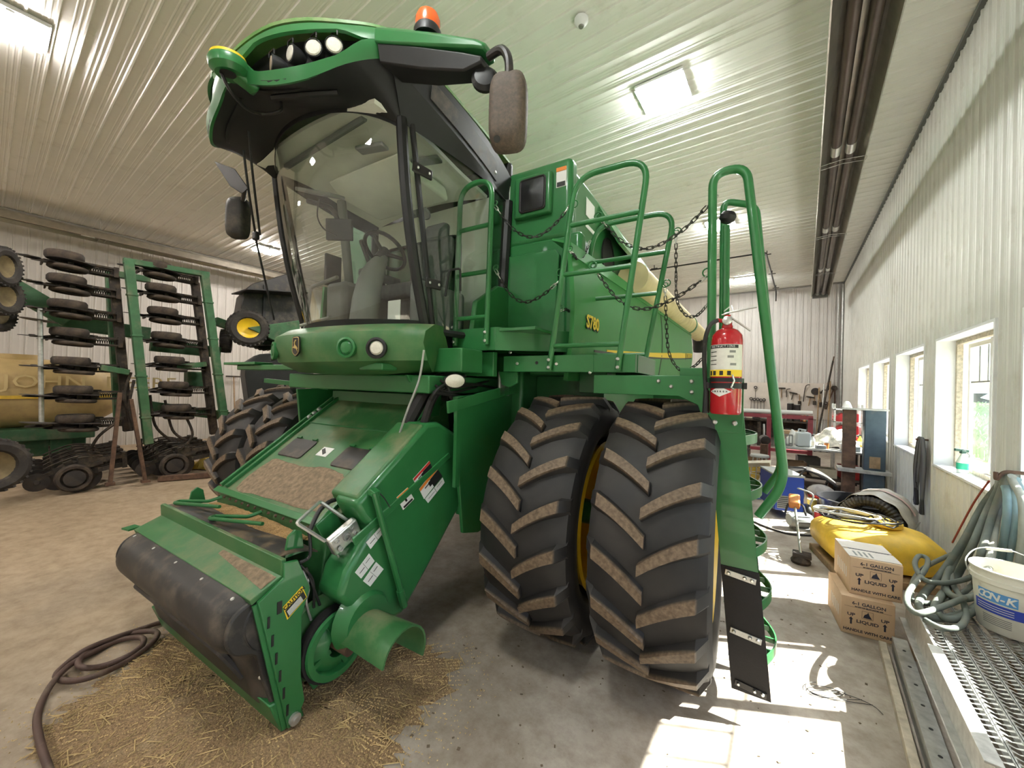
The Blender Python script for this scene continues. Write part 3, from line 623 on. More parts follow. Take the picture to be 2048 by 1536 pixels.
p = prt('deck_decal', MB().beam(dk(-.07, -1.16, .003), dk(.07, -1.16, .003), .10, .003, (0, -K, 1)), 'white_print'); prt('decal_picture', MB().beam(dk(-.05, -1.14, .006), dk(.02, -1.18, .006), .03, .002, (0, -K, 1)), 'black_print', parent=p)
for i, y in enumerate((-.88, -.83, -.78)): prt('latch_spring', MB().sphere(dk(-.69, y, .035), (.022, .03, .022), 8, 6), 'galv')
# front frame: plates, trough, cover
FW = .85
prt('front_plate', MB().prism([(-2.11, .86), (-1.95, .925), (-1.95, .895), (-2.10, .83)], 2 * FW, lambda u, v, w: (-FW + w, u, v)), 'green_dusty', .004)
prt('front_step', MB().prism([(-1.955, .915), (-1.955, 1.01), (-1.93, 1.01), (-1.93, .9)], 2 * FW, lambda u, v, w: (-FW + w, u, v)), 'green_dusty', .004)
tag(prt('grain_dust', MB().sheet(lambda u, v: (.22 + .61 * u, -2.0 - .05 * u + (.03 + .05 * u) * v, .906 - .02 * u + (.012 + .02 * u) * v + .004 * math.sin(PI * v) + R_.uniform(0, .003)), 40, 5, .012), M_CHAFF, smooth=None), kind='stuff')
prt('drip_lip', MB().beam((-.93, -2.12, .865), (-.86, -2.1, .86), .08, .012), 'green')
M_RAMP = mat('worn black ramp', (.022, .02, .02), .55, var=.3, dust=(.23, .16, .09), dustamt=.42, dustscale=7)
prt('ramp_sheet', MB().sheet(lambda u, v: (-.82 + 1.6 * u, -1.94 + .24 * v, 1.0 + .01 * math.sin(u * 9) - .05 * v + .02 * math.sin(PI * v)), 18, 4, .008), M_RAMP)
tag(prt('grain_spill', MB().sheet(lambda u, v: (-.66 + 1.25 * u, -1.75 + .125 * v, .958 + .055 * math.sin(PI * v) * (.5 + .5 * math.sin(PI * u)) + R_.uniform(0, .012)), 44, 7, .02), M_GRAIN, smooth=None), kind='stuff')
for x in (-.55, .05):
    hk = MB(); z = 1.02
    hk.tube(rnd([(x + .28, -1.80, z + .035), (x - .22, -1.905, z), (x - .24, -1.86, z), (x + .05, -1.78, z + .03), (x + .06, -1.70, z + .045)], .02, 3), .013, 6); prt('feeder_hook', hk, 'green', smooth=60)
prt('pivot_ear', MB().prism([(-1.80, .96), (-1.68, .96), (-1.70, 1.07), (-1.74, 1.1), (-1.78, 1.07)], .02, lambda u, v, w: (-.83 + w, u, v)), 'green', .004)
prt('pivot_ear', MB().prism([(-1.88, .96), (-1.76, .96), (-1.78, 1.09), (-1.82, 1.11), (-1.86, 1.08)], .02, lambda u, v, w: (.72 + w, u, v)), 'green', .004)
rv = MB()
for i in range(14): rv.bolt((-.64 + .095 * i, -1.655, 1.045), (0, -1, .3), .011, .012)
prt('rivet', rv, 'rust')
EP = [(-2.08, .84), (-1.95, .915), (-1.955, 1.0), (-1.875, .985), (-1.80, .80), (-1.845, .66), (-1.84, .32), (-1.815, .16), (-1.86, .07), (-1.905, .06)]
e_r = prt('end_plate', MB().prism(EP, .022, lambda u, v, w: (FW + w, u, v)), 'green', .004); prt('end_plate', MB().prism(EP, .022, lambda u, v, w: (-FW - w, u, v)), 'green', .004)
prt('plate_flange', MB().beam((FW, -2.075, .83), (FW, -1.905, .07), .05, .012, (-1, 0, 0)), 'green', parent=e_r)
for i in range(6): t = .12 + .15 * i; y = -2.045 + .15 * t; z = .80 - .72 * t; prt('slot', MB().bb((FW + .0225, y - .006, z - .03), (FW + .026, y + .006, z + .03)), 'black_print', parent=e_r)
prt('slot', MB().bb((FW + .0225, -1.985, .735), (FW + .026, -1.96, .80)), 'black_print', parent=e_r)
prt('pivot_bolt', MB().lathe([(.032, 0), (.032, .02), (.015, .022), (.015, .03), (0, .03)], (FW + .02, -1.875, .10), (1, 0, 0), 14), 'galv', parent=e_r)
cdl = prt('caution_decal', MB().prism([(-1.955, .76), (-1.85, .83), (-1.82, .755), (-1.93, .68)], .003, lambda u, v, w: (FW + .0225 + w, u, v)), 'yellow_print', parent=e_r)
prt('decal_text', MB().prism([(-1.943, .735), (-1.845, .80), (-1.826, .757), (-1.926, .69)], .002, lambda u, v, w: (FW + .0258 + w, u, v)), 'black_print', parent=e_r)
lettering('caution_word', 'CAUTION', .03, G['black_print'], e_r, (FW + .027, -1.894, .782), (0, .82, .55), (0, -.5, .8), .001, bold=.001)
for i in range(5): t = i / 4; prt('text_line', MB().beam((FW + .0285, -1.934 + .012 * t, .727 - .026 * t), (FW + .0285, -1.859 + .014 * t, .777 - .026 * t), .0015, .004), 'white_print', parent=e_r)
cv = MB()
def cover(u, v):
    x = -.84 + 1.66 * u; prof = cr([(0, -2.06, .85), (0, -2.17, .80), (0, -2.21, .70), (0, -2.17, .60), (0, -2.07, .54), (0, -2.03, .40), (0, -1.97, .20)], 4)
    i = min(len(prof) - 1, int(round(v * (len(prof) - 1)))); p = prof[i]; edge = max(0, (abs(u - .5) - .44) / .06); return (x, p.y + .10 * edge * edge, p.z)
prt('front_cover', MB().sheet(cover, 30, 24, .02), 'black_dusty')
for i in range(5): u = .06 + .22 * i; prt('cover_bolt', MB().bolt((-.84 + 1.66 * u, -2.13, .835), (0, -.4, .9), .013, .012), 'chrome')
for i in range(4): prt('cover_bolt', MB().bolt((.78, -2.09 + .04 * i, .72 - .17 * i), (0, -1, 0), .013, .012), 'chrome')
_pf = cr([(0, -2.06, .85), (0, -2.17, .80), (0, -2.21, .70), (0, -2.17, .60), (0, -2.07, .54), (0, -2.03, .40), (0, -1.97, .20)], 4)
for x_ in (-.84, .80): prt('cover_end', MB().prism([(p.y * .985 - .03, p.z) for p in _pf] + [(-1.9, .2), (-1.96, .84)], .03, lambda u, v, w: (x_ + w, u, v)), 'black_dusty', .01)
prt('cover_rib', MB().tube(cr([(-.78, -2.10, .46), (-.2, -2.09, .45), (.45, -2.075, .43), (.62, -2.02, .32)], 5), .022, 8), 'black_dusty')
prt('bottom_beam', MB().prism([(-2.00, .24), (-1.93, .05), (-1.80, .05), (-1.85, .24)], 2 * FW, lambda u, v, w: (-FW + w, u, v)), 'green', .008)
# side shield with drive cover, pulley and half pipe
SP = [(-1.60, 1.25), (-1.0, 1.70), (-.86, 1.70), (-.62, 1.58), (-.52, 1.40), (-.55, 1.0), (-.95, .60), (-1.18, .38), (-1.42, .40), (-1.58, .58), (-1.70, .72), (-1.65, .86), (-1.53, 1.0), (-1.47, 1.06), (-1.54, 1.14)]
def shield(name, poly, x0, x1, m, bev): return prt(name, MB().prism(poly, x1 - x0, lambda u, v, w: (x0 + w, u, v)), m, bev, seg=3)
shield('side_shield', SP, .76, .99, 'green', .035)
shield('shield_rib', [(-1.62, 1.05), (-.75, 1.45), (-.72, 1.41), (-1.60, 1.0)], .985, 1.0, 'green', .006)
shield('shield_top', [(-1.58, 1.28), (-1.02, 1.70), (-.98, 1.64), (-1.54, 1.20)], .70, .97, 'green_dusty', .02)
shield('rear_shield_panel', [(-.64, 1.62), (-.45, 1.72), (.02, 1.80), (.10, 1.25), (-.2, .95), (-.62, .92), (-.56, 1.18), (-.50, 1.32)], .97, 1.02, 'green', .01)
for (y, z) in ((-.45, 1.3), (-.4, 1.18), (-.2, 1.45)): prt('bolt', MB().bolt((1.02, y, z), (1, 0, 0), .012), 'chrome')
prt('shield_hole', MB().cyl((1.02, -.38, 1.36), (1.024, -.38, 1.36), .022), 'black_print')
rod = prt('support_rod', MB().tube([lp(748, 985, 'x', 1.04), lp(806, 1200, 'x', 1.04)], .020, 10), 'green'); prt('rod_sleeve', MB().tube([lp(800, 1180, 'x', 1.04), lp(808, 1212, 'x', 1.04)], .026, 10), 'green', parent=rod); prt('rod_bracket', MB().box(lp(748, 985, 'x', 1.02), (.06, .05, .04), (0, .3, 0)), 'green', .006, parent=rod)
prt('knob', MB().lathe([(.012, 0), (.012, .03), (.026, .035), (.026, .06), (0, .065)], lp(744, 985, 'x', .93), (0, -.3, 1), 12), 'green'); hose('retaining_cord', [lp(743, 975, 'x', .95), lp(765, 992, 'x', 1.02), lp(780, 1015, 'x', 1.02)], .004)
def decal(pts, band, n=0):
    q_ = [lp(x, y, 'x', .991) for x, y in pts]; mb = MB(); mb.add([p + V((.002, 0, 0)) for p in q_] + [p - V((.004, 0, 0)) for p in q_], [(0, 1, 2, 3), (7, 6, 5, 4), (0, 4, 5, 1), (1, 5, 6, 2), (2, 6, 7, 3), (3, 7, 4, 0)])
    d_ = prt('warning_decal', mb, 'white_print', smooth=None)
    def sub(nm, a, b, c, e_, m):
        f = lambda u, v: q_[0] * (1 - u) * (1 - v) + q_[1] * u * (1 - v) + q_[2] * u * v + q_[3] * (1 - u) * v
        prt(nm, MB().sheet(lambda u, v: f(a + (b - a) * u, c + (e_ - c) * v) + V((.0035, 0, 0)), 1, 1, .001), m, parent=d_, smooth=None)
    if band:
        sub('decal_band', 0, 1, 0, .22, band); sub('decal_picture', .2, .8, .36, .44, 'black_print'); sub('decal_picture', .4, .55, .3, .7, 'black_print')
        if n: sub('decal_text', .52, 1, .24, 1, 'black_print')
        else: sub('decal_text', .1, .9, .82, .95, 'black_print')
    else: sub('decal_line', .1, .45, .45, .5, 'black_print'); sub('decal_line', .6, .9, .3, .34, 'black_print'); sub('decal_divider', .49, .51, .02, .98, 'grey')
decal([(793, 995), (815, 975), (828, 998), (806, 1020)], 'orange_print'); decal([(826, 958), (858, 922), (866, 940), (834, 975)], 'red_print', 1); decal([(838, 978), (872, 935), (884, 952), (848, 998)], 'orange_print', 1); decal([(850, 998), (885, 955), (889, 965), (856, 1006)], None)
decal([(732, 1085), (762, 1052), (769, 1062), (741, 1098)], None); decal([(710, 1145), (738, 1107), (749, 1122), (722, 1157)], None); decal([(726, 1162), (752, 1124), (767, 1138), (740, 1173)], None)
pu = prt('drive_pulley', MB().lathe([(.07, .10), (.09, .10), (.155, .06), (.165, .10), (.20, .10), (.205, .08), (.185, .05), (.205, .02), (.20, 0), (.07, 0)], (.80, -1.62, .38), (1, 0, 0), 36), 'green')
prt('drive_belt', MB().lathe([(.19, .025), (.22, .02), (.22, .075), (.19, .072)], (.80, -1.62, .38), (1, 0, 0), 36), 'rubber_mat', parent=pu); prt('shaft', MB().cyl((.78, -1.62, .38), (1.0, -1.62, .38), .035), 'rust', parent=pu)
for i in range(4): a = i * PI / 2 + .4; prt('spoke', MB().beam((.86, -1.62 + .05 * math.cos(a), .38 + .05 * math.sin(a)), (.86, -1.62 + .17 * math.cos(a), .38 + .17 * math.sin(a)), .03, .05, (1, 0, 0)), 'green', parent=pu)
prt('inner_sheave', MB().lathe([(.05, 0), (.235, 0), (.25, .015), (.235, .03), (.05, .03)], (.76, -1.66, .42), (1, 0, 0), 32), 'green_dusty')
prt('lower_guard', MB().prism([(-1.80, .30), (-1.70, .10), (-1.55, .12), (-1.45, .3), (-1.6, .5), (-1.8, .6)], .02, lambda u, v, w: (.755 + w, u, v)), 'green', .004)
hp = MB(); rings = []
for i in range(5):
    t = i / 4; c = V((.98 + .36 * t, -1.52 + .02 * t, .42 - .02 * t)); r = .150 + .02 * t; rings.append((c, r))
na = 14
def hpt(i, k, rr): c, r = rings[i]; a = math.radians(-28 + 200 * k / na); return c + V((0, math.cos(a) * (r + rr), math.sin(a) * (r + rr)))
hp.add([hpt(i, k, rr) for rr in (0, -.012) for i in range(5) for k in range(na + 1)], [])
W_ = na + 1; B_ = 5 * W_
hp.f += [(i * W_ + k, i * W_ + k + 1, (i + 1) * W_ + k + 1, (i + 1) * W_ + k) for i in range(4) for k in range(na)] + [(B_ + (i + 1) * W_ + k, B_ + (i + 1) * W_ + k + 1, B_ + i * W_ + k + 1, B_ + i * W_ + k) for i in range(4) for k in range(na)] + [(4 * W_ + k, 4 * W_ + k + 1, B_ + 4 * W_ + k + 1, B_ + 4 * W_ + k) for k in range(na)] + [(i * W_, (i + 1) * W_, B_ + (i + 1) * W_, B_ + i * W_) for i in range(4)] + [((i + 1) * W_ + na, i * W_ + na, B_ + i * W_ + na, B_ + (i + 1) * W_ + na) for i in range(4)]
prt('driveline_shield', hp, 'green_dusty', smooth=50)
prt('shield_boss', MB().lathe([(.20, 0), (.18, .05), (.155, .09)], (.93, -1.50, .50), (1, 0, 0), 24), 'green')
# multicoupler
bl = MB(); bc = lp(688, 1072, 'x', .90); bl.box(bc, (.05, .20, .13), (.5, .15, 0)); mc = prt('multicoupler', bl, 'alu', .012); rt = M.Rotation(.5, 3, 'X') @ M.Rotation(.15, 3, 'Y')
for i, (u, v, r) in enumerate(((-.06, .03, .016), (-.065, -.03, .016), (.0, .0, .024), (.05, .035, .015), (.06, -.03, .016), (.02, -.045, .012))): c = bc + M.Rotation(.5, 3, 'X') @ V((.026, u, v)); prt('coupler_port', MB().lathe([(r, 0), (r, .012), (r * .6, .012), (r * .6, .002), (0, .002)], c, (1, 0, 0), 14), 'galv' if i != 2 else 'grey', parent=mc)
hd = MB().tube(rnd([lp(650, 1082, 'x', .93), lp(593, 1046, 'x', .90), lp(640, 1003, 'x', .82), lp(694, 1040, 'x', .86)], .012, 2), .011, 6); prt('lever_handle', hd, 'alu', parent=mc); prt('lever_pin', MB().tube([lp(660, 1085, 'x', .86), lp(680, 1117, 'x', .86)], .008, 6), 'chrome', parent=mc)
prt('coupler_bracket', MB().box(lp(655, 1050, 'x', .76), (.05, .14, .14), (.5, 0, 0)), 'green', .006)
hose('coupler_hose', [lp(618, 1065, 'x', .80), lp(640, 1020, 'x', .74), lp(668, 1000, 'x', .72), lp(695, 1003, 'x', .74), lp(700, 1015, 'x', .76)], .014); hose('coupler_hose', [lp(618, 1060, 'x', .80), lp(620, 1110, 'x', .82), lp(600, 1125, 'x', .80)], .010)
for i, (a, b, c) in enumerate((((605, 1140), (617, 1175), (612, 1200)), ((612, 1135), (625, 1170), (640, 1210)), ((618, 1150), (612, 1200), (622, 1240)), ((600, 1130), (625, 1160), (628, 1215)))): hose('lubrication_line', [lp(*a, 'x', .80), lp(*b, 'x', .82), lp(*c, 'x', .80)], .008, 'hose' if i % 2 else 'galv')
# ---------------------------------------------------------------- cab shell
M_CABGLASS = glass_mat('cab glass', (.95, .97, .955), 1.3, .015); M_DOORGLASS = glass_mat('door glass', (.90, .94, .925), 1.2, .015)
M_LINER = mat('cab headliner', (.78, .79, .71), .8, var=.08, vscale=3); M_SEAT = mat('seat cloth', (.11, .11, .11), .9, var=.2, vscale=25); M_TRIM = mat('cab trim', (.20, .205, .20), .7, var=.1)
def wind(u, v):   # u -1..1 across, v 0..1 up
    return V((u * (.80 + .03 * v), -1.15 + .31 * u * u - .34 * v - .05 * math.sin(PI * v), 2.42 + (1.62 - .13 * u ** 4) * v))
def door(w, v):   # w 0..1 rearwards
    z = 2.42 + (1.49 - .10 * w) * v; x = .80 + .03 * v + .15 * math.sin(PI * min(1, w * 1.05) * .62) ; y = (-.84 - .34 * v) * (1 - w) + (.04 + .04 * v) * w
    return V((x, y, z))
def mir(p): return V((-p.x, p.y, p.z))
prt('windshield', MB().sheet(lambda u, v: wind(2 * u - 1, v), 24, 14, .006), M_CABGLASS, smooth=80)
prt('door_glass', MB().sheet(lambda u, v: door(u, v), 12, 12, .006), M_DOORGLASS, smooth=80)
prt('side_glass', MB().sheet(lambda u, v: mir(door(u, v)), 12, 12, .006), M_DOORGLASS, smooth=80)
# pillars
for f in (lambda p: p, mir):
    prt('front_pillar', MB().tube([f(wind(1, v / 8) + V((.005, -.005, 0))) for v in range(9)], .040, 8), 'black'); prt('door_edge', MB().tube([f(door(.06, v / 8) + V((.012, 0, 0))) for v in range(9)], .022, 6), 'black')
    prt('rear_pillar', MB().tube([f(door(1, v / 6)) for v in range(7)], .05, 8), 'black')
    prt('lower_seal', MB().tube([f(door(w / 8, 0)) for w in range(9)], .03, 6), 'black')
prt('windshield_band', MB().sheet(lambda u, v: wind(2 * u - 1, .05 * v) + V((0, -.004, 0)), 24, 1, .004), 'black'); prt('windshield_band', MB().sheet(lambda u, v: wind(2 * u - 1, .955 + .045 * v) + V((0, -.004, 0)), 24, 1, .004), 'black')
for v in (.25, .80):
    h = prt('door_hinge', MB().beam(door(.02, v) + V((.03, 0, 0)), door(.16, v) + V((.03, 0, 0)), .02, .08), 'black_steel', .01); hb = MB().bolt(door(.05, v) + V((.042, 0, 0)), (1, 0, 0)).bolt(door(.13, v) + V((.042, 0, 0)), (1, 0, 0)); prt('hinge_bolt', hb, 'chrome', parent=h)
prt('door_handle', MB().tube(rnd([door(.2, .20) + V((.02, 0, 0)), door(.22, .34) + V((.06, 0, 0)), door(.33, .37) + V((.06, 0, 0)), door(.35, .25) + V((.03, 0, 0))], .03), .010, 6), 'black')
# bumper below the glass
def bump(u, k, off=0):
    prof = [(-1.10, 2.44), (-1.30, 2.425), (-1.40, 2.36), (-1.42, 2.27), (-1.37, 2.14), (-1.22, 2.06), (-.95, 2.05)]
    y, z = prof[k]; cur = .30 * u * u + (.10 * (u ** 6)); return V((u * (.95 if 0 < k < 5 else .86), y + cur - off, z + .03 * u * u))
prt('front_bumper', MB().loft([[bump(-1 + i / 12, k) for k in range(7)] for i in range(25)], True), 'green_dusty', smooth=40)
bm = lambda u, zt: V((u * .95, -1.42 + .30 * u * u + .10 * u ** 6, zt))
for u in (.52, .74, -.52, -.74):
    c = bm(u, 2.245); n = V((u * .62, -1, 0)).normalized(); h = prt('bumper_lamp', MB().lathe([(.075, -.02), (.078, .012), (.062, .016), (.055, .0), (0, 0)], c, n, 24), 'green' if abs(u) < .6 else 'black')
    prt('lens', MB().lathe([(.052, .002), (.04, .014), (0, .02)], c, n, 20), 'green' if abs(u) < .6 else 'lens', parent=h)
ec = lp(594, 693, 'y', -1.425); eb = rnd([(-.045, .08, 0), (.045, .08, 0), (.05, -.05, 0), (.0, -.085, 0), (-.05, -.05, 0)], .02, 4, True)
em = prt('emblem_plate', MB().prism([(p.x, p.y) for p in eb], .012, lambda u, v, w: V((ec.x + u, ec.y - w, ec.z + v))), 'black_steel', .002)
M_GOLD = mat('emblem gold', (.55, .42, .16), .35, metal=.5)
prt('emblem_rim', MB().tube([V((ec.x + p.x * .88, ec.y - .012, ec.z + p.y * .88)) for p in eb], .0025, 5, closed=True), M_GOLD, parent=em)
deer = [(-.034, -.012), (-.022, .000), (-.010, .010), (.002, .018), (.004, .034), (-.004, .046), (-.014, .052), (-.004, .056), (.006, .050), (.010, .040), (.018, .036), (.014, .028), (.012, .014), (.020, .004), (.034, -.004), (.022, -.008), (.012, -.008), (.004, -.012), (-.010, -.010), (-.018, -.020), (-.032, -.036), (-.026, -.020), (-.030, -.014)]
prt('leaping_deer', MB().prism([(-u, v - .005) for u, v in deer][::-1], .004, lambda u, v, w: V((ec.x + u, ec.y - .0125 - w, ec.z + v))), M_GOLD, parent=em, smooth=None)
# floor and lower body behind the bumper
prt('cab_floor', MB().bb((-.80, -1.0, 2.30), (.80, .05, 2.42)), 'black')
prt('lower_corner_panel', MB().prism([(-.50, 2.44), (.12, 2.44), (.12, 2.95), (-.12, 2.93), (-.45, 2.72)], .05, lambda u, v, w: (.96 + w, u, v)), 'green', .012)
# roof: underside, visor with lamp recesses, side trim, top
VS = [(-1.0, -1.38, 4.30, 4.12), (-.92, -1.52, 4.28, 4.05), (-.80, -1.66, 4.25, 3.92), (-.62, -1.79, 4.24, 3.83), (-.42, -1.87, 4.23, 3.85), (-.22, -1.90, 4.19, 3.92), (0, -1.93, 4.14, 3.97), (.22, -1.90, 4.19, 3.90), (.42, -1.85, 4.22, 3.855), (.62, -1.76, 4.23, 3.88), (.80, -1.62, 4.25, 4.0), (.92, -1.49, 4.28, 4.08), (1.0, -1.36, 4.30, 4.13)]
def vis(t):
    f = t * (len(VS) - 1); i = min(int(f), len(VS) - 2); g = f - i
    P = [VS[max(0, i - 1)], VS[i], VS[i + 1], VS[min(len(VS) - 1, i + 2)]]
    return [0.5 * (2 * b + (c - a) * g + (2 * a - 5 * b + 4 * c - d) * g * g + (3 * b - a - 3 * c + d) * g ** 3) for a, b, c, d in zip(*P)]
def rec(t):  # lamp recess mask 0..1
    x = abs(vis(t)[0]); s = min(1, max(0, (x - .18) / .10)) * min(1, max(0, (.88 - x) / .10)); return s
def visor(t, v):
    x, y, zt, zb = vis(t); n = V((x * .9, y + .9, 0)).normalized(); z = zb + (zt - zb) * v
    return V((x, y, z)) + n * (.035 * math.sin(PI * v))
def band(name, v0, v1, m, push=0, gate=False, tr=(0, 1)):
    def fn(u, w):
        t = tr[0] + (tr[1] - tr[0]) * u; r_ = rec(t); c = (v0 + v1) / 2
        a, b = v0(t) if callable(v0) else v0, v1(t) if callable(v1) else v1
        p = visor(t, a + (b - a) * w); x, y, _, _ = vis(t); n = V((x * .9, y + .9, 0)).normalized(); return p - n * push
    return prt(name, MB().sheet(fn, 48, 4, .02), m, smooth=50)
lo = lambda t: .5 - .29 * rec(t); hi = lambda t: .5 + .33 * rec(t)
def band2(name, va, vb, m, push=0, tr=(0, 1), th=.02):
    def fn(u, w):
        t = tr[0] + (tr[1] - tr[0]) * u; p = visor(t, va(t) + (vb(t) - va(t)) * w); x, y, _, _ = vis(t); n = V((x * .9, y + .9, 0)).normalized(); return p - n * push
    return prt(name, MB().sheet(fn, 48, 4, th), m, smooth=50)
band2('visor_lower', lambda t: 0, lo, 'green'); band2('visor_upper', hi, lambda t: 1, 'green')
for tr, in (((.04, .46),), ((.54, .96),)): band2('lamp_recess', lambda t: .1, lambda t: .95, 'black', .11, tr)
def lamp(x, y, z, n, m):
    c = V((x, y, z)); n = V(n).normalized(); h = prt('roof_lamp', MB().lathe([(.030, -.10), (.052, -.05), (.056, .0), (.05, .004), (.05, -.004), (0, -.004)], c, n, 20), 'black'); prt('lens', MB().lathe([(.050, -.003), (.04, .006), (0, .01)], c, n, 20), m, parent=h)
    prt('lamp_bracket', MB().tube(rnd([c + V((-.03, 0, .05)), c + V((-.03, 0, .085)), c + V((.03, 0, .085)), c + V((.03, 0, .05))], .01, 2), .005, 5), 'black_steel', parent=h)
for sx in (-1, 1):
    for x, y, z, n, m in ((.74, -1.66, 4.115, (.75, -.7, -.1), 'lens'), (.64, -1.735, 4.085, (.6, -.85, -.1), 'lens'), (.50, -1.80, 4.06, (-.1, -1, -.05), 'lens'), (.36, -1.84, 4.02, (-.35, -.95, -.05), 'lens_dusty')):
        lamp(sx * x, y, z, (sx * n[0], n[1], n[2]), m if sx > 0 else 'lens_dusty')
def under(t, w):
    x, y, zt, zb = vis(t); a = V((x, y, zb + .005)); u = max(-1, min(1, x / .84)); b = wind(u, .97) + V((0, -.01, .0)); m_ = (a + b) / 2 + V((0, .06, .05)); return a * (1 - w) ** 2 + m_ * 2 * w * (1 - w) + b * w * w
prt('roof_underside', MB().sheet(under, 40, 6, -.02), 'black', smooth=60)
prt('underside_tray', MB().tube(cr([under(.55, .45) + V((0, -.02, -.02)), under(.66, .40) + V((0, -.02, -.02)), under(.76, .42) + V((0, -.02, -.02))], 5), .02, 6), 'black')
def top(t, w):
    x, y, zt, zb = vis(t); a = V((x, y, zt)); b = V((x * .96, .12, 4.20)); return a * (1 - w) + b * w + V((0, 0, .10 * math.sin(PI * min(1, w * .9 + .05)) * (1 - (x / 1.05) ** 4)))
M_ROOF = mat('sunfaded roof green', (.10, .22, .06), .45, var=.1, dust=(.35, .36, .2), dustamt=.35)
prt('roof_top', MB().sheet(top, 32, 10, -.02), M_ROOF, smooth=60)
def sidet(f):
    def fn(u, w):
        y = -1.40 + 1.55 * u; zt = 4.29 - .17 * u - .10 * u ** 6; d0 = door(max(0, (y + 1.18) / 1.25), 1); zb = min(4.12 - .18 * u, d0.z + .02 + .16 * (1 - min(1, u * 1.2))) - .06 * u ** 8
        return f(V((1.0 - .015 * u + (.03 * math.sin(PI * u)) - .03 * (1 - w), y, zb + (zt - zb) * w)))
    return fn
for f in (lambda p: p, mir):
    prt('roof_side_trim', MB().sheet(sidet(f), 20, 4, .03), 'black', smooth=50)
    prt('trim_panel', MB().sheet(lambda u, w: sidet(f)(.22 + .58 * u, .18 + .58 * w) + V((.006 if f(V((1, 0, 0))).x > 0 else -.006, 0, 0)), 10, 2, .006), 'black_dusty', .004)
    prt('side_underside', MB().sheet(lambda u, w: (lambda a, b: a * (1 - w) + b * w)(sidet(f)(u, 0), f(door(max(0, min(1, (-1.40 + 1.55 * u + 1.18) / 1.25)), .985))), 16, 2, .01), 'black', smooth=60)
prt('trim_screw', MB().bolt(sidet(lambda p: p)(.78, .4), (1, 0, 0), .02, .01), 'chrome')
prt('roof_rear', MB().bb((-.98, .08, 3.80), (.98, .16, 4.22)), 'black', .03)
# GPS receiver
g = lp(458, 132, 'y', -1.99); gp = prt('receiver_dome', MB().lathe([(0, -.06), (.08, -.056), (.108, -.025), (.112, .01), (.104, .03)], g, (0, -.12, 1), 28), 'green'); prt('receiver_cap', MB().lathe([(.1025, .03), (.096, .05), (.05, .063), (0, .065)], g, (0, -.12, 1), 28), 'yellow', parent=gp); prt('receiver_mount', MB().beam(g + V((0, .02, -.02)), g + V((.02, .16, -.06)), .10, .06), 'green', .02, parent=gp)
prt('cable_recess', MB().lathe([(.0, -.0625), (.045, -.0630)], g + V((.02, -.02, -.005)), (0, -.12, 1), 16), 'black', parent=gp)
hose('receiver_cable', [lp(440, 140, 'y', -2.03), lp(460, 180, 'y', -1.98), lp(490, 215, 'y', -1.85), lp(525, 228, 'y', -1.72), lp(560, 222, 'y', -1.66), lp(562, 205, 'y', -1.64)], .011)
# mirror arms, mirrors, beacon
def arm(f):
    a, b = V((.95, -1.40, 4.20)), V((1.70, -1.32, 3.915)); rg = []
    for t, hh, ww in ((0, .155, .13), (.45, .13, .11), (.93, .075, .08), (1, .05, .06)):
        c = a * (1 - t) + b * t; rg.append([f(c + V((0, -ww, -hh * .35))), f(c + V((0, -ww, hh * .25))), f(c + V((0, -ww * .5, hh * .6))), f(c + V((0, ww, hh * .6))), f(c + V((0, ww, -hh * .35)))])
    o = prt('mirror_arm', MB().loft(rg), 'green', .012, smooth=30); rg = []
    for t, hh, ww in ((.02, .11, .12), (.45, .12, .10), (.82, .10, .07), (.97, .03, .05)):
        c = a * (1 - t) + b * t + V((0, 0, -.05)); rg.append([f(c + V((0, -ww, 0))), f(c + V((0, ww, 0))), f(c + V((0, ww * .8, -hh))), f(c + V((0, -ww * .8, -hh)))])
    prt('arm_underside', MB().loft(rg), 'black', .01, parent=o)
    b2 = b + V((.01, -.02, -.04)); prt('mirror_stem', MB().tube(cr([f(b2), f(b2 + V((.10, -.02, -.02))), f(b2 + V((.155, -.03, -.12))), f(b2 + V((.155, -.03, -.30)))], 6), .024, 10), 'black_steel', parent=o)
    return o
arm(lambda p: p)
prt('folded_mirror_arm', MB().loft([[lp(x, y, 'y', -1.42) for x, y in ((428, 322), (470, 338), (497, 376), (484, 388), (460, 372))], [lp(x, y, 'y', -1.34) for x, y in ((428, 322), (470, 338), (497, 376), (484, 388), (460, 372))]]), 'rubber_mat', .008)
M_MIRROR = mat('dusty mirror shell', (.075, .055, .042), .7, var=.35, vscale=60, dust=(.15, .115, .085), dustamt=.3, dustscale=40)
def mirror(c, w, h, yaw, m):
    def sec(k, s): return [V((math.copysign(abs(math.cos(a)) ** .5, math.cos(a)) * w / 2 * s, k, math.copysign(abs(math.sin(a)) ** .45, math.sin(a)) * h / 2 * s)) for a in [2 * PI * i / 28 for i in range(28)]]
    r3 = M.Rotation(yaw, 3, 'Z'); tf = lambda ring: [c + r3 @ p for p in ring]
    o = prt('mirror_housing', MB().loft([tf(sec(-.055, .55)), tf(sec(-.05, .8)), tf(sec(-.025, .96)), tf(sec(.02, 1.0)), tf(sec(.055, .98))]), m, smooth=50); prt('mirror_glass', MB().loft([tf(sec(.056, .93)), tf(sec(.06, .93))]), 'alu', parent=o); return o
mm = mirror(V((1.86, -1.36, 3.50)), .21, .42, .35, M_MIRROR); prt('mirror_knob', MB().cyl(lp(994, 278, 'y', -1.42), lp(994, 278, 'y', -1.40), .018, seg=14), 'black_print', parent=mm); mirror(lp(474, 435, 'y', -1.33), .20, .40, .5, 'black_dusty')
prt('mirror_stem', MB().tube([lp(490, 378, 'y', -1.38), lp(486, 400, 'y', -1.34)], .02, 8), 'black_steel')
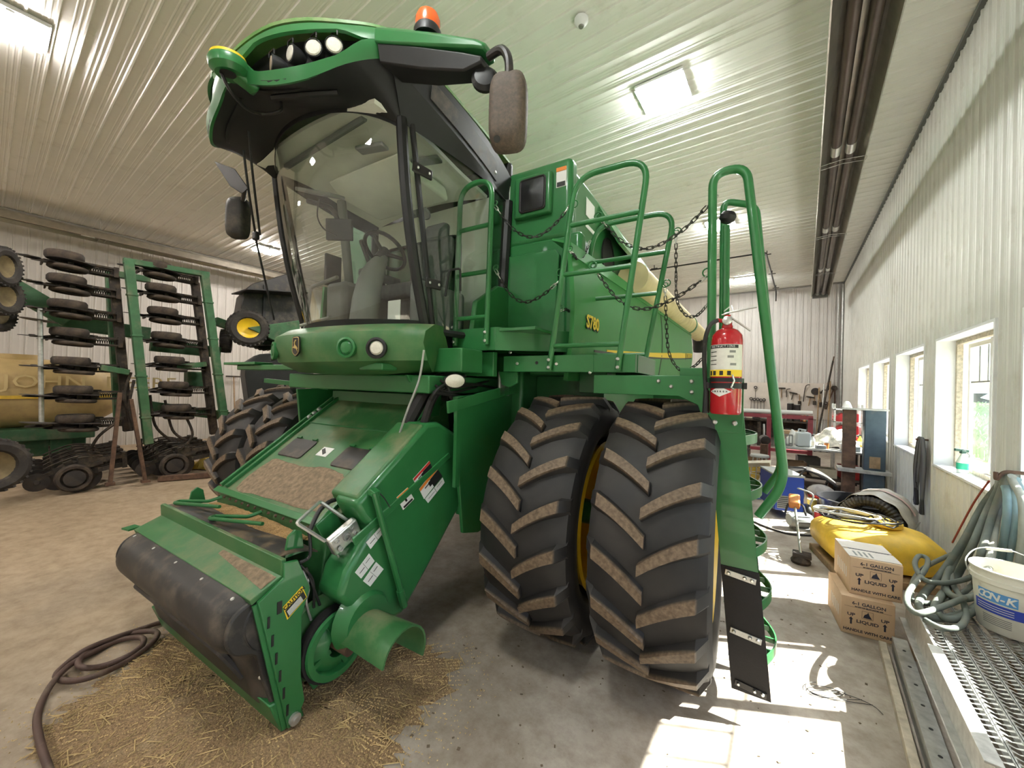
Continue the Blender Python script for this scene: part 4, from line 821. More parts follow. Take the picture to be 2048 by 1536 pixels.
prt('wide_mirror', MB().lathe([(0, -.02), (.075, -.015), (.08, .01), (.06, .03), (0, .04)], lp(970, 160, 'y', -1.30), (.5, -.8, .1), 22), 'black')
bz = lp(855, 72, 'y', -1.38); b_ = prt('beacon_base', MB().lathe([(.085, -.02), (.085, .02), (.075, .04), (0, .04)], bz, (0, 0, 1), 22), 'black'); M_BEACON = mat('orange beacon', (.75, .12, .02), .25, coat=.5, spec=.6)
prt('beacon_dome', MB().lathe([(.075, .04), (.078, .09), (.065, .125), (.03, .14), (0, .142)], bz, (0, 0, 1), 22), M_BEACON, parent=b_)
# wipers
for a, b, c in (((497, 262), (505, 345), (520, 470)), ((487, 300), (497, 380), (512, 475))): prt('wiper_arm', MB().tube(cr([lp(*a, 'y', -1.66), lp(*b, 'y', -1.58), lp(*c, 'y', -1.42)], 5), .010, 6), 'black')
w_ = prt('wiper_joint', MB().box(lp(512, 472, 'y', -1.43), (.06, .04, .07)), 'black', .01); prt('wiper_blade', MB().tube([lp(512, 480, 'y', -1.42), lp(548, 640, 'y', -1.20)], .010, 6), 'black', parent=w_)
# ---------------------------------------------------------------- cab interior
def liner(u, v):
    x = -.78 + 1.56 * u; y = -1.38 + 1.36 * v; return V((x, y, 3.93 + .08 * math.sin(PI * u) - .10 * v ** 3 - .05 * math.cos(v * 9) * .3))
prt('headliner', MB().sheet(liner, 14, 14, -.03), M_LINER, smooth=60)
prt('liner_console', MB().prism([(-.9, 3.93), (-.3, 3.90), (-.25, 3.78), (-.75, 3.82)], 1.0, lambda u, v, w: (-.5 + w, u, v)), M_LINER, .03, seg=3)
sp = prt('speaker_ring', MB().lathe([(.02, -.01), (.085, -.012), (.10, 0), (.085, .01)], (.10, -.22, 3.77), (0, .5, 1), 24), M_TRIM)
for k_, (x, y) in enumerate(((.35, -1.05), (.62, -.7))): prt('air_vent', MB().box((x, y, 3.91), (.26, .10, .03), (.05, .0, .25)), M_TRIM, .01)
prt('liner_light', MB().box((.28, -.55, 3.86), (.10, .05, .02), (0, 0, .5)), 'black_steel', .006)
prt('sun_shade', MB().cyl((-.6, -1.22, 3.93), (.55, -1.28, 3.95), .025, seg=10), M_TRIM)
rw = MB(); Z0, Z1 = 2.42, 3.86
for a, b in (((-.82, Z0), (.82, 2.78)), ((-.82, 3.55), (.82, Z1)), ((-.82, 2.78), (-.70, 3.55)), ((.45, 2.78), (.82, 3.55))): rw.bb((a[0], .0, a[1]), (b[0], .04, b[1]))
prt('rear_wall', rw, M_LINER, .0, smooth=None); prt('rear_window', MB().bb((-.70, .015, 2.78), (.45, .022, 3.55)), M_CABGLASS, smooth=None)
prt('window_trim', MB().tube(rnd([(-.70, -.005, 2.78), (.45, -.005, 2.78), (.45, -.005, 3.55), (-.70, -.005, 3.55)], .12, 4, True), .018, 6, closed=True), 'black')
prt('interior_post', MB().beam((-.74, -.35, 2.42), (-.66, -.62, 3.9), .09, .06), M_TRIM, .02); prt('corner_screen', MB().box((-.62, -.72, 3.12), (.03, .18, .32)), 'black_steel', .01)
st_ = prt('seat_cushion', MB().bb((-.12, -.62, 2.80), (.42, -.12, 2.94)), M_SEAT, .05, seg=3); prt('seat_back', MB().box((.15, -.10, 3.22), (.52, .14, .62), (-.16, 0, 0)), M_SEAT, .06, seg=3); prt('headrest', MB().box((.15, -.03, 3.60), (.3, .11, .2), (-.16, 0, 0)), M_SEAT, .04); prt('seat_base', MB().bb((-.02, -.55, 2.42), (.32, -.2, 2.80)), 'black_dusty', .04)
prt('armrest', MB().bb((-.24, -.72, 3.02), (-.13, -.25, 3.10)), M_SEAT, .03); prt('side_console', MB().bb((-.62, -.80, 2.42), (-.32, -.1, 2.98)), M_TRIM, .05); prt('side_console', MB().bb((.46, -.72, 2.42), (.62, -.1, 2.90)), M_TRIM, .05)
sc = prt('steering_column', MB().tube(cr([(.14, -.92, 2.42), (.14, -.90, 2.70), (.14, -.84, 2.95), (.15, -.74, 3.14)], 4), [.13, .13, .125, .12, .12, .115, .11, .105, .10, .09, .075, .06, .05], 14), M_TRIM)
wc = V((.15, -.72, 3.20)); wn = V((0, .62, .78)); xx_, yy_, _ = frame(wn); wh = [wc + (xx_ * math.cos(a) + yy_ * math.sin(a)) * .20 for a in [2 * PI * i / 28 for i in range(28)]]
prt('steering_wheel', MB().tube(wh, .017, 8, closed=True), 'black_steel', parent=sc); sw = MB()
for a in (PI / 2, PI * 1.2, PI * 1.8): sw.cyl(wc - wn * .03, wc + (xx_ * math.cos(a) + yy_ * math.sin(a)) * .195, .022, .014, 8)
sw.cyl(wc - wn * .12, wc + wn * .01, .045, seg=12); prt('wheel_spokes', sw, 'black_steel', parent=sc)
prt('control_lever', MB().tube([(.02, -.78, 3.08), (-.06, -.82, 3.30)], .02, 8), 'black_steel', parent=sc)
prt('monitor_arm', MB().tube(rnd([(-.42, -1.12, 3.62), (-.20, -1.02, 3.55), (-.16, -.98, 3.42)], .05), .022, 8), 'black_steel'); mo = prt('monitor', MB().box((-.15, -.98, 3.36), (.24, .035, .19), (0.1, 0, .55)), 'black_steel', .01); prt('bracket_plate', MB().box((-.26, -1.10, 3.66), (.34, .22, .03), (.3, .2, .4)), M_TRIM, .008)
hose('monitor_cord', [(-.28, -1.1, 3.62), (-.33, -1.08, 3.48), (-.26, -1.06, 3.36), (-.16, -1.0, 3.30)], .006)
prt('grab_rail', MB().tube(rnd([(-.70, -.95, 2.5), (-.70, -.90, 2.92), (-.25, -.92, 2.96)], .05), .018, 8), 'grey'); prt('foot_rail', MB().tube([(-.65, -1.02, 2.52), (-.1, -1.08, 2.55)], .015, 8), 'mid')
prt('document_card', MB().bb((.50, -.97, 2.48), (.64, -.965, 2.66)), 'white_print'); prt('sticker', MB().bb((.24, -.02, 2.86), (.34, -.012, 3.02)), 'green'); prt('sticker', MB().bb((.16, -.02, 2.86), (.22, -.012, 3.0)), 'orange_print')
# ---------------------------------------------------------------- platform, rails, ladder
def bolts(pts, n, r=.014, parent=None, name='bolt'):
    for p in pts: prt(name, MB().bolt(p, n, r, .012), 'chrome', parent=parent)
PY = -.50
pf = prt('platform_front', MB().bb((.36, PY, 2.285), (1.25, PY + .02, 2.475)), 'green', .004); prt('platform_deck', MB().bb((.36, PY + .02, 2.44), (1.60, .12, 2.465)), 'green', .003)
prt('platform_side', MB().add([(1.25, PY, 2.475), (1.72, -.02, 2.475), (1.72, -.02, 2.30), (1.25, PY, 2.285), (1.232, PY + .01, 2.475), (1.70, -.0, 2.475), (1.70, -.0, 2.30), (1.232, PY + .01, 2.285)], [(0, 1, 2, 3), (7, 6, 5, 4), (0, 4, 5, 1), (1, 5, 6, 2), (2, 6, 7, 3), (3, 7, 4, 0)]), 'green', smooth=None)
prt('platform_beam', MB().bb((.60, -.42, 2.07), (1.18, -.36, 2.28)), 'green', .006)
BY = -.30
b2 = prt('step_beam', MB().bb((1.21, BY - .01, 2.115), (2.02, BY + .05, 2.25)).bb((2.02, BY - .012, 2.115), (2.33, BY + .05, 2.25)), 'green', .004); prt('step_deck', MB().bb((1.35, BY + .05, 2.215), (2.33, .38, 2.24)), 'green', .003)
prt('step_end', MB().bb((2.31, BY + .05, 2.115), (2.335, .36, 2.25)), 'green', .003); prt('step_deck_rear', MB().bb((1.35, .36, 2.115), (2.335, .40, 2.25)), 'green', .003)
prt('hanger_bracket', MB().prism([(1.12, 2.12), (1.32, 2.12), (1.32, 2.02), (1.24, 1.98), (1.16, 2.0)], .03, lambda u, v, w: (u, -.25 + w, v)), 'green', .004)
b3 = prt('lower_beam', MB().prism([(2.02, 2.095), (2.86, 2.095), (2.86, 1.62), (2.80, 1.72), (2.74, 1.90), (2.62, 1.955), (2.02, 1.955)], .04, lambda u, v, w: (u, -.30 + w, v)), 'green', .004); prt('lower_deck', MB().bb((2.02, -.26, 2.06), (2.9, .35, 2.085)), 'green', .003)
prt('lower_bracket', MB().prism([(2.62, 2.09), (2.9, 2.09), (2.9, 2.22), (2.82, 2.22), (2.76, 2.15), (2.62, 2.15)], .03, lambda u, v, w: (u, -.27 + w, v)), 'green', .004)
bolts([lp(1113, 728, 'y', PY), lp(1180, 745, 'y', BY)], (0, -1, 0)); bolts([(1.35, BY - .01, 2.185), (1.16, BY - .08, 2.19)], (0, -1, 0), parent=b2); bolts([lp(1317, 762, 'y', -.30), lp(1383, 763, 'y', -.30), lp(1342, 773, 'y', -.30), lp(1383, 784, 'y', -.30)], (0, -1, 0), parent=b3)
prt('beam_hole', MB().cyl((1.535, BY - .0115, 2.19), (1.535, BY - .009, 2.19), .014), 'black_print', parent=b2)
bolts([lp(905, 655, 'y', PY), lp(1021, 705, 'x', 1.3)], (0, -1, 0))
TR = .0225
def hoop(name, y, xs, z0, z1, lean, rungs, r=.16, par=CB):
    (xl, xr) = xs; fx = lambda x, z: x + lean * (z - z0)
    o = prt(name, MB().tube(rnd([(xl, y, z0), (fx(xl, z1), y, z1), (fx(xr, z1), y, z1), (xr, y, z0)], r, 8), TR, 12), 'green', smooth=60)
    for z in rungs: prt('rung', MB().cyl((fx(xl, z), y, z), (fx(xr, z), y, z), .019, seg=10), 'green', parent=o)
    return o
hA = hoop('rail_hoop', PY - .028, (.845, 1.175), 2.33, 3.70, .015, (3.32, 2.935, 2.56), .16); bolts([(x, PY - .05, z) for x in (.845, 1.175) for z in (2.36, 2.43)], (0, -1, 0), parent=hA)
hB = hoop('rail_hoop', BY - .035, (1.66, 2.21), 2.13, 3.63, .125, (3.26, 2.88, 2.32), .18); bolts([(x, BY - .058, z) for x in (1.665, 2.215) for z in (2.15, 2.21)], (0, -1, 0), parent=hB)
hC = hoop('rail_hoop', .36, (1.56, 2.26), 2.26, 3.52, .17, (3.18, 2.83, 2.30), .18)
LY = -.35
D = prt('ladder_handrail', MB().tube(rnd([(2.82, LY - .02, 2.08), (2.80, LY - .02, 3.39), (2.985, LY - .02, 3.39), (3.215, LY - .02, 1.47), (3.09, LY - .02, 1.25)], .11, 7), .026, 12), 'green', smooth=60)
prt('ladder_handrail', MB().tube(rnd([(2.86, .18, 2.08), (2.84, .18, 3.44), (3.05, .18, 3.36), (3.24, .18, 1.46), (3.14, .18, 1.28)], .07, 6), .024, 12), 'green', smooth=60)
prt('rail_knob', MB().lathe([(.03, 0), (.05, .02), (.055, .05), (.04, .075), (0, .08)], (2.865, .0, 3.20), (.3, -.1, 1), 16), 'black'); prt('inner_post', MB().tube(rnd([(2.885, .0, 2.08), (2.87, 0, 3.18)], .02), .024, 10), 'green')
# ladder: side plates, rubber extension, round treads
def lad(z): t = (1.98 - z) / 1.80; return 2.79 + .18 * t
def plate(name, y, z0, z1, m, th=.012, w=.20): return prt(name, MB().add([(lad(z0), y, z0), (lad(z0) + w, y, z0), (lad(z1) + w, y, z1), (lad(z1), y, z1), (lad(z0), y + th, z0), (lad(z0) + w, y + th, z0), (lad(z1) + w, y + th, z1), (lad(z1), y + th, z1)], [(3, 2, 1, 0), (4, 5, 6, 7), (0, 1, 5, 4), (1, 2, 6, 5), (2, 3, 7, 6), (3, 0, 4, 7)]), m, .002, None)
lp1 = plate('ladder_side', LY, 2.00, .90, 'green'); plate('ladder_side', .16, 2.0, .9, 'green'); prt('ladder_top_plate', MB().bb((2.80, LY - .008, 1.74), (3.0, LY, 2.08)), 'green', .003)
bolts([(2.845, LY - .01, 1.80), (2.955, LY - .01, 1.80)], (0, -1, 0), .016, lp1)
rb = plate('rubber_extension', LY - .006, .905, .16, 'rubber_mat', .010, .205); plate('rubber_extension', .16, .905, .16, 'rubber_mat', .010, .205)
for z in (.86, .51, .20):
    s_ = prt('clamp_strip', MB().beam((lad(z) + .02, LY - .010, z + .01), (lad(z) + .185, LY - .010, z - .012), .006, .035, (0, 0, 1)), 'galv' if z > .3 else 'black_steel', .002, parent=rb)
    bolts([(lad(z) + dx, LY - .013, z + .006 - .13 * (dx - .05) * .8) for dx in (.04, .125, .165)], (0, -1, 0), .011, rb)
for z in (1.70, 1.36, 1.02, .70, .38):
    x0 = lad(z) + .19; mb = MB(); n = 14
    arc = [V((x0 + .068 * math.sin(PI * i / n), LY + .02 + .5 * i / n, z)) for i in range(n + 1)]
    for q_ in (0, 1): mb.loft([[p + V((0, 0, -.035)), p + V((.008, 0, -.035)), p + V((.008, 0, .025)), p + V((0, 0, .025))] for p in arc])
    for i in (3, 7, 11): mb.beam((x0 - .17, arc[i].y, z), arc[i], .012, .03)
    mb.bb((x0 - .19, LY + .012, z - .035), (x0 - .165, .16, z + .02)); prt('ladder_tread', mb, 'green')
# ---------------------------------------------------------------- safety chains
lk = MB().tube([V((math.cos(a) * .0105, 0, (.0165 if math.sin(a) > 0 else -.0165) + math.sin(a) * .0105)) for a in [2 * PI * (i + .5) / 12 for i in range(12)]], .0036, 6, closed=True).mesh('link', 60)
M_CHAIN = mat('black chain', (.035, .033, .03), .45, metal=.6, var=.3, vscale=30); lk.materials.append(M_CHAIN)
lk2 = lk.copy(); lk2.materials.clear(); lk2.materials.append(G['chrome'])
def chain(pts, par, sagn=10):
    P = cr(pts, 12); a0_, a1_ = P[0], P[-1]
    o = prt('safety_chain', MB().tube([a0_ + V((math.cos(t) * .022, math.sin(t) * .006, .022 + math.sin(t) * .022)) for t in [2 * PI * i / 14 for i in range(14)]], .0045, 6, closed=True), 'green', smooth=60)
    ds = .0385; acc = 0; k = 0; i = 0; pos = []; d_prev = P[0]
    L_ = [0]
    for a, b in zip(P, P[1:]): L_.append(L_[-1] + (b - a).length)
    n = max(2, int(L_[-1] / ds)); j = 0
    for k in range(n):
        s = (k + .5) * L_[-1] / n
        while j < len(L_) - 2 and L_[j + 1] < s: j += 1
        t = (s - L_[j]) / max(1e-9, L_[j + 1] - L_[j]); p = P[j].lerp(P[j + 1], t); d = (P[j + 1] - P[j]).normalized()
        q_ = d.to_track_quat('Z', 'X').to_matrix() @ M.Rotation(PI / 2 * (k % 2), 3, 'Z')
        l = link('link', lk2 if k in (0, 1, n - 1, n - 2) else lk, o); l.location = p; l.rotation_euler = q_.to_euler()
    return o
def cat(a, b, low): a, b, low = V(a), V(b), V(low); return [a, a.lerp(low, .5) + V((0, 0, (low.z - a.z) * .22)), low, b.lerp(low, .5) + V((0, 0, (low.z - b.z) * .22)), b]
chain(cat(lp(990, 412, 'y', PY), lp(1143, 408, 'y', BY - .03), lp(1065, 474, 'y', -.42)), hA)
chain(cat(lp(991, 540, 'y', PY), lp(1118, 562, 'y', BY - .03), lp(1048, 604, 'y', -.42)), hA)
chain(cat(lp(1140, 503, 'y', BY), lp(1180, 482, 'y', .3), lp(1155, 518, 'y', .0)), hB)
chain(cat(lp(1122, 622, 'y', BY), lp(1160, 582, 'y', .3), lp(1140, 622, 'y', .0)), hB)
chain(cat(lp(1200, 437, 'y', BY), lp(1434, 392, 'y', LY), lp(1295, 497, 'y', -.33)), hB)
chain(cat(lp(1188, 536, 'y', BY), lp(1422, 546, 'y', LY), lp(1285, 618, 'y', -.33)), hB)
chain(cr([lp(1352, 470, 'y', .36), lp(1352, 540, 'y', .36), lp(1354, 600, 'y', .36), lp(1372, 630, 'y', .3), lp(1395, 630, 'y', .2), lp(1418, 605, 'y', .05)], 3), hC)
chain(cr([lp(1330, 575, 'y', .36), lp(1333, 650, 'y', .36), lp(1338, 705, 'y', .36), lp(1358, 738, 'y', .3), lp(1385, 735, 'y', .2), lp(1415, 705, 'y', .05)], 3), hC)
for p in ((1149, 408), (1120, 545), (1355, 462), (1334, 566), (1196, 432), (1184, 530), (1415, 545)):
    y = .36 if p[0] in (1355, 1334) else (LY if p[0] > 1400 else BY - .03); c = lp(*p, 'y', y); prt('chain_ring', MB().tube([c + V((math.cos(t) * .028, 0, math.sin(t) * .028)) for t in [2 * PI * i / 14 for i in range(14)]], .005, 6, closed=True), 'green', smooth=60)
# ================================================================ fire extinguisher strapped to the ladder
FE = empty('fire_extinguisher', ORG + ROT @ V((2.905, LY - .105, 1.86)), PSI, 'red fire extinguisher strapped to the ladder handrail post', 'fire extinguisher')
def fe(n, mb, m, bevel=0, **k): return prt(n, mb, m, bevel, parent=k.pop('parent', FE), **k)
fe('cylinder', MB().lathe([(.0, .005), (.078, .0), (.085, .012), (.086, .44), (.082, .475), (.06, .505), (.03, .52), (.03, .535), (0, .535)], (0, 0, 0), (0, 0, 1), 36), 'red')
M_LABEL = mat('label paper', (.66, .65, .60), .5, var=.06, vscale=30)
def wrap(n, a0_, a1_, z0, z1, m, r=.0868, parent=None): return fe(n, MB().sheet(lambda u, v: (math.cos(math.radians(a0_ + (a1_ - a0_) * u)) * r, math.sin(math.radians(a0_ + (a1_ - a0_) * u)) * r, z0 + (z1 - z0) * v), 16, 1, .0006), m, parent=parent or FE, smooth=80)
lb = wrap('instruction_label', -185, -20, .265, .415, M_LABEL); wrap('label_header', -165, -45, .393, .412, 'black_print', .0876, lb); wrap('label_band', -185, -20, .225, .265, 'yellow_print', .0868, lb)
for a in (-160, -140, -112, -85): wrap('pictogram', a, a + 13, .232, .258, 'black_print', .0876, lb)
for z in (.37, .345, .32, .295): wrap('text_line', -160, -125, z, z + .004, 'black_print', .0876, lb)
for z, a in ((.365, -78), (.335, -85), (.29, -75)): wrap('label_drawing', a, a + 22, z, z + .014, 'grey', .0876, lb)
for i, ch in enumerate('INSTRUCTIONS'): a = math.radians(-150 + 8.0 * i); lettering('label_letter', ch, .017, G['white_print'], lb, (math.cos(a) * .0885, math.sin(a) * .0885, .4025), (-math.sin(a), math.cos(a), 0), (0, 0, 1), .0006)
def dia(u, v): a = math.radians(-110 + 42 * (u - .5) * 2 * (1 - abs(2 * v - 1))); return (math.cos(a) * .0868, math.sin(a) * .0868, .105 + .06 * v)
bd = fe('brand_diamond', MB().sheet(dia, 12, 8, .0006), 'white_print', smooth=80)
for i, ch in enumerate('AMEREX'): a = math.radians(-138 + 10.5 * i); lettering('brand_letter', ch, .013, G['black_print'], bd, (math.cos(a) * .0885, math.sin(a) * .0885, .135), (-math.sin(a), math.cos(a), 0), (0, 0, 1), .0006, bold=.0006)
for z, w in ((.17, .016), (.205, .012)): fe('strap', MB().lathe([(.0872, z - w), (.09, z - w), (.09, z + w), (.0872, z + w)], (0, 0, 0), (0, 0, 1), 32), 'black')
fe('wall_bracket', MB().bb((-.02, .088, .02), (.02, .10, .30)).bb((-.12, -.02, .152), (-.088, .0, .19)).bb((.088, -.02, .152), (.11, .0, .19)), 'black_steel', .002); fe('strap_buckle', MB().tube([(.035, -.095, .235), (.045, -.1, .2), (.03, -.095, .16), (.045, -.092, .15)], .005, 6), 'chrome')
fe('valve', MB().lathe([(.026, .535), (.026, .575), (.018, .59), (.018, .60), (0, .60)], (0, 0, 0), (0, 0, 1), 16).cyl((0, 0, .562), (-.055, -.02, .57), .012), 'red'); fe('gauge', MB().lathe([(.026, 0), (.026, .02), (.022, .022), (0, .022)], (0, -.022, .562), (0, -1, 0), 20), 'chrome')
fe('carry_handle', MB().beam((.0, 0, .60), (.12, .0, .50), .025, .008), 'chrome', .002); fe('squeeze_lever', MB().beam((-.02, 0, .61), (.15, 0, .64), .022, .008), 'chrome', .002); fe('pull_pin', MB().tube([(-.02, -.02, .62), (.02, .0, .66), (.03, -.02, .62), (-.03, -.02, .60)], .004, 5), 'chrome')
fe('hose', MB().tube(cr([(-.05, -.02, .57), (-.09, -.03, .54), (-.115, -.03, .46), (-.12, -.02, .35), (-.115, -.01, .24), (-.105, -.01, .12)], 6), .013, 8), 'hose'); fe('nozzle', MB().cyl((-.105, -.01, .14), (-.105, -.01, .0), .016, .020, 12), 'black')
# ================================================================ folded row planter along the far wall
PL = empty('row_planter', (-10.3, 1.6, 0), 0, 'green folded row planter with rows of soil-stained disc openers and wheels', 'planter')
PO = V((-10.3, 1.6, 0))
def pp(n, mb, m, bevel=0, smooth=35, parent=None, **k): return mb.build(n, G[m] if isinstance(m, str) else m, parent or PL, smooth, bevel, **k)
def W2(x, y, X): return wp(x, y, 'x', X) - PO
# one row unit: forward = +y, across = x, up = z; toolbar clamp at origin
def unit_parts():
    arm = MB()
    for s in (-1, 1):
        arm.beam((s * .06, -.02, .06), (s * .06, -.36, .03), .03, .08); arm.beam((s * .06, -.02, -.10), (s * .06, -.36, -.13), .03, .08)
    arm.bb((-.09, -.06, -.16), (.09, .0, .12)); arm.bb((-.06, -.44, -.18), (.06, -.34, .10)); arm.beam((0, -.38, -.02), (0, -.86, -.06), .05, .10); arm.beam((0, -.58, -.04), (0, -.58, -.30), .06, .12); arm.beam((0, -.84, -.06), (0, -1.04, -.16), .03, .06)
    arm.box((0, -.5, .02), (.16, .16, .2)); arm.box((.02, -.62, -.12), (.12, .2, .16), (.3, .2, 0)); arm.beam((.08, -.3, .0), (.10, -.75, -.1), .03, .06); arm.tube(cr([(.05, -.3, .1), (.1, -.55, .16), (.04, -.8, .08), (.0, -.95, .0)], 4), .014, 5); arm.beam((-.02, -.86, -.05), (-.02, -.86, .16), .02, .05); arm.box((0, -.68, .03), (.07, .10, .10), (.4, 0, 0))
    spring = MB(); n = 60; spring.tube([V((.03 * math.cos(i * .95), -.08 - .26 * i / n, -.03 + .03 * math.sin(i * .95))) for i in range(n)], .007, 4)
    wheel = MB().lathe([(.05, -.03), (.14, -.02), (.15, -.055), (.185, -.06), (.205, -.03), (.205, .03), (.185, .06), (.15, .055), (.14, .0), (.05, .0)], (0, 0, 0), (1, 0, 0), 22)
    hub = MB().lathe([(0, .012), (.13, .004), (.13, -.01), (0, -.012)], (0, 0, 0), (1, 0, 0), 18)
    disc = MB().lathe([(0, .014), (.06, .012), (.19, .002), (.19, -.002), (.06, -.012), (0, -.014)], (0, 0, 0), (1, 0, 0), 24)
    cdisc = MB().lathe([(0, .02), (.03, .02), (.04, .008), (.145, .004), (.145, -.004), (.04, -.008), (0, -.01)], (0, 0, 0), (1, 0, 0), 20)
    return [(a.mesh(nm, 35), m) for a, nm, m in ((arm, 'row_unit', 'dirty'), (spring, 'down_spring', 'dirty'), (wheel, 'gauge_wheel', 'dirty_rubber'), (hub, 'hub_plate', 'dirty_disc'), (disc, 'opener_disc', 'dirty_disc'), (cdisc, 'closing_disc', 'dirty_disc'))]
UP = unit_parts()
for me, m in UP: me.materials.append(G[m])
def row_unit(loc, mtx=None, tilt=0):
    u = link('row_unit', UP[0][0], PL); mw = (mtx or M.Identity(3)) @ M.Rotation(tilt, 3, 'X'); u.matrix_local = M.Translation(V(loc) - PO) @ mw.to_4x4()
    link('down_spring', UP[1][0], u)
    g = link('gauge_wheel', UP[2][0], u, loc=(.10, -.64, -.20)); g.scale = (1.1, 1.1, 1.1); g = link('gauge_wheel', UP[2][0], u, loc=(-.085, -.60, -.20), rot=(0, 0, .05)); g.scale = (.55, 1.15, 1.15)
    link('hub_plate', UP[3][0], u, loc=(.15, -.64, -.20)); g = link('opener_disc', UP[4][0], u, loc=(.02, -.56, -.22), rot=(0, 0, .08)); g.scale = (1, 1.35, 1.35); link('opener_disc', UP[4][0], u, loc=(-.03, -.80, -.20), rot=(0, .1, -.06)); link('closing_disc', UP[5][0], u, loc=(.0, -1.03, -.20), rot=(0, .08, 0))
    return u
# wings stand upright: unit 'across' is vertical, ground side faces the room
FOLD = M(((0, 0, -1), (0, 1, 0), (1, 0, 0)))   # columns: across->z, forward->y, up->-x
for (px, py) in ((232, 548), (236, 590), (240, 636), (243, 686), (246, 738), (250, 790), (254, 842)):
    p = wp(px, py, 'x', -9.9); row_unit(p + V((0, R_.uniform(-.02, .02), 0)), FOLD, R_.uniform(-.03, .03))
for (px, py) in ((392, 562), (398, 603), (403, 645), (409, 690), (414, 734), (420, 780), (425, 822)):
    p = wp(px, py, 'x', -9.9); row_unit(p, FOLD, R_.uniform(-.03, .03))
for i in range(5): row_unit((-9.75 - .42 * i, 1.55 + .02 * i, .50), None, .06); row_unit((-9.8 - .42 * i, 2.85 + .02 * i, .50), None, .05)
# toolbars and frames
pp('wing_toolbar', MB().beam(W2(228, 552, -9.9), W2(256, 862, -9.9), .13, .13, (1, 0, 0)), 'dirty', .01); pp('wing_toolbar', MB().beam(W2(390, 565, -9.9), W2(428, 868, -9.9), .13, .13, (1, 0, 0)), 'dirty', .01)
FX = -9.55
fp = pp('fold_frame_post', MB().beam(W2(257, 522, FX), W2(297, 888, FX), .13, .13, (1, 0, 0)), 'green_old', .01); pp('fold_frame_post', MB().beam(W2(408, 545, FX), W2(452, 868, FX), .13, .13, (1, 0, 0)), 'green_old', .01)
pp('fold_frame_beam', MB().beam(W2(246, 521, FX), W2(418, 550, FX), .12, .10), 'green_old', .01); pp('rear_fold_frame', MB().beam(W2(212, 545, -10.6), W2(300, 560, -10.6), .14, .12), 'green_old', .01); pp('rear_fold_post', MB().beam(W2(222, 545, -10.6), W2(240, 850, -10.6), .16, .16, (1, 0, 0)), 'green_old', .01)
for t in (.18, .40, .62, .85):
    for (a, b) in (((257, 522), (297, 888)), ((408, 545), (452, 868))): c = W2(*a, FX).lerp(W2(*b, FX), t); pp('clamp_band', MB().box(c, (.15, .15, .035)), 'green_old', .005)
for (a, b, X_, h) in (((300, 690), (440, 705), -10.5, .24), ((430, 642), (482, 660), -10.3, .18), ((95, 640), (300, 668), -11.0, .26), ((300, 812), (500, 838), -10.6, .20), ((20, 572), (140, 640), -10.6, .30), ((200, 735), (258, 745), -9.7, .10), ((350, 735), (412, 728), -9.7, .10)): pp('frame_tube', MB().beam(W2(*a, X_), W2(*b, X_), .14, h), 'green_old', .01)
for (a, b) in (((240, 785), (220, 970)), ((262, 798), (291, 964))): l = pp('stand_leg', MB().beam(W2(*a, -9.5), W2(*b, -9.5), .05, .09, (1, 0, 0)), 'rust', .004); pp('stand_foot', MB().box(W2(*b, -9.5) + V((0, 0, .02)), (.10, .12, .05)), 'rust', .004, parent=l)
pp('marker_pole', MB().tube([W2(80, 617, -9.6), W2(83, 845, -9.6)], .03, 8), 'galv'); 
for py in (733, 790, 845, 640): pp('marker_disc', MB().lathe([(0, .01), (.20, 0), (.2, -.006), (0, -.006)], W2(78, py, -9.6), (0, .1, 1), 20), 'dirty_disc')
for i, (a, b, c) in enumerate((((262, 745), (250, 790), (262, 860)), ((268, 760), (258, 820), (275, 870)), ((300, 790), (310, 850), (340, 880)), ((330, 800), (345, 860), (372, 880)), ((240, 840), (200, 870), (180, 900)), ((370, 830), (385, 870), (360, 900)))): pp('seed_tube', MB().tube(cr([W2(*a, -9.7), W2(*b, -9.65), W2(*c, -9.7)], 6), .022, 6), 'dirty')
pp('gearbox', MB().box(W2(392, 760, -10.3), (.3, .35, .35)), 'green_old', .03)
# transport tyres
wt = MB().lathe([(.22, -.10), (.25, -.15), (.34, -.17), (.40, -.13), (.42, 0), (.40, .13), (.34, .17), (.25, .15), (.22, .10)], (0, 0, 0), (1, 0, 0), 28)
for i in range(28):
    a = 2 * PI * i / 28
    for s in (-1, 1): wt.beam(V((0, math.cos(a) * .415, math.sin(a) * .415)), V((s * .15, math.cos(a + .1) * .40, math.sin(a + .1) * .40)), .035, .03, (0, math.cos(a), math.sin(a)))
wtm = wt.mesh('transport_tire', 35); wtm.materials.append(mat('planter tyre', (.03, .026, .024), .8, var=.25, dust=(.12, .10, .08), dustamt=.3))
rmm = MB().lathe([(0, -.05), (.1, -.05), (.2, -.09), (.24, -.12), (.24, .12), (.2, .09), (.1, .05), (0, .05)], (0, 0, 0), (1, 0, 0), 20).mesh('hub', 35); rmm.materials.append(G['yellow']); rmd = rmm.copy(); rmd.materials.clear(); rmd.materials.append(mat('dull wheel hub', (.16, .12, .06), .7, var=.3))
for (px, py, X_, r, yaw) in ((-3, 532, -9.3, .29, 1.0), (0, 592, -9.4, .28, .9), (-12, 628, -9.6, .26, .9), (452, 682, -10.6, .27, 1.2), (496, 657, -9.75, .40, -.2), (528, 668, -10.3, .40, -.2), (-22, 932, -9.4, .40, .3)):
    t = link('transport_tire', wtm, PL); t.location = W2(px, py, X_); t.rotation_euler = (0, 0, yaw); k = r / .42; t.scale = (k, k, k); link('hub', rmm if px in (496, 528) else rmd, t)
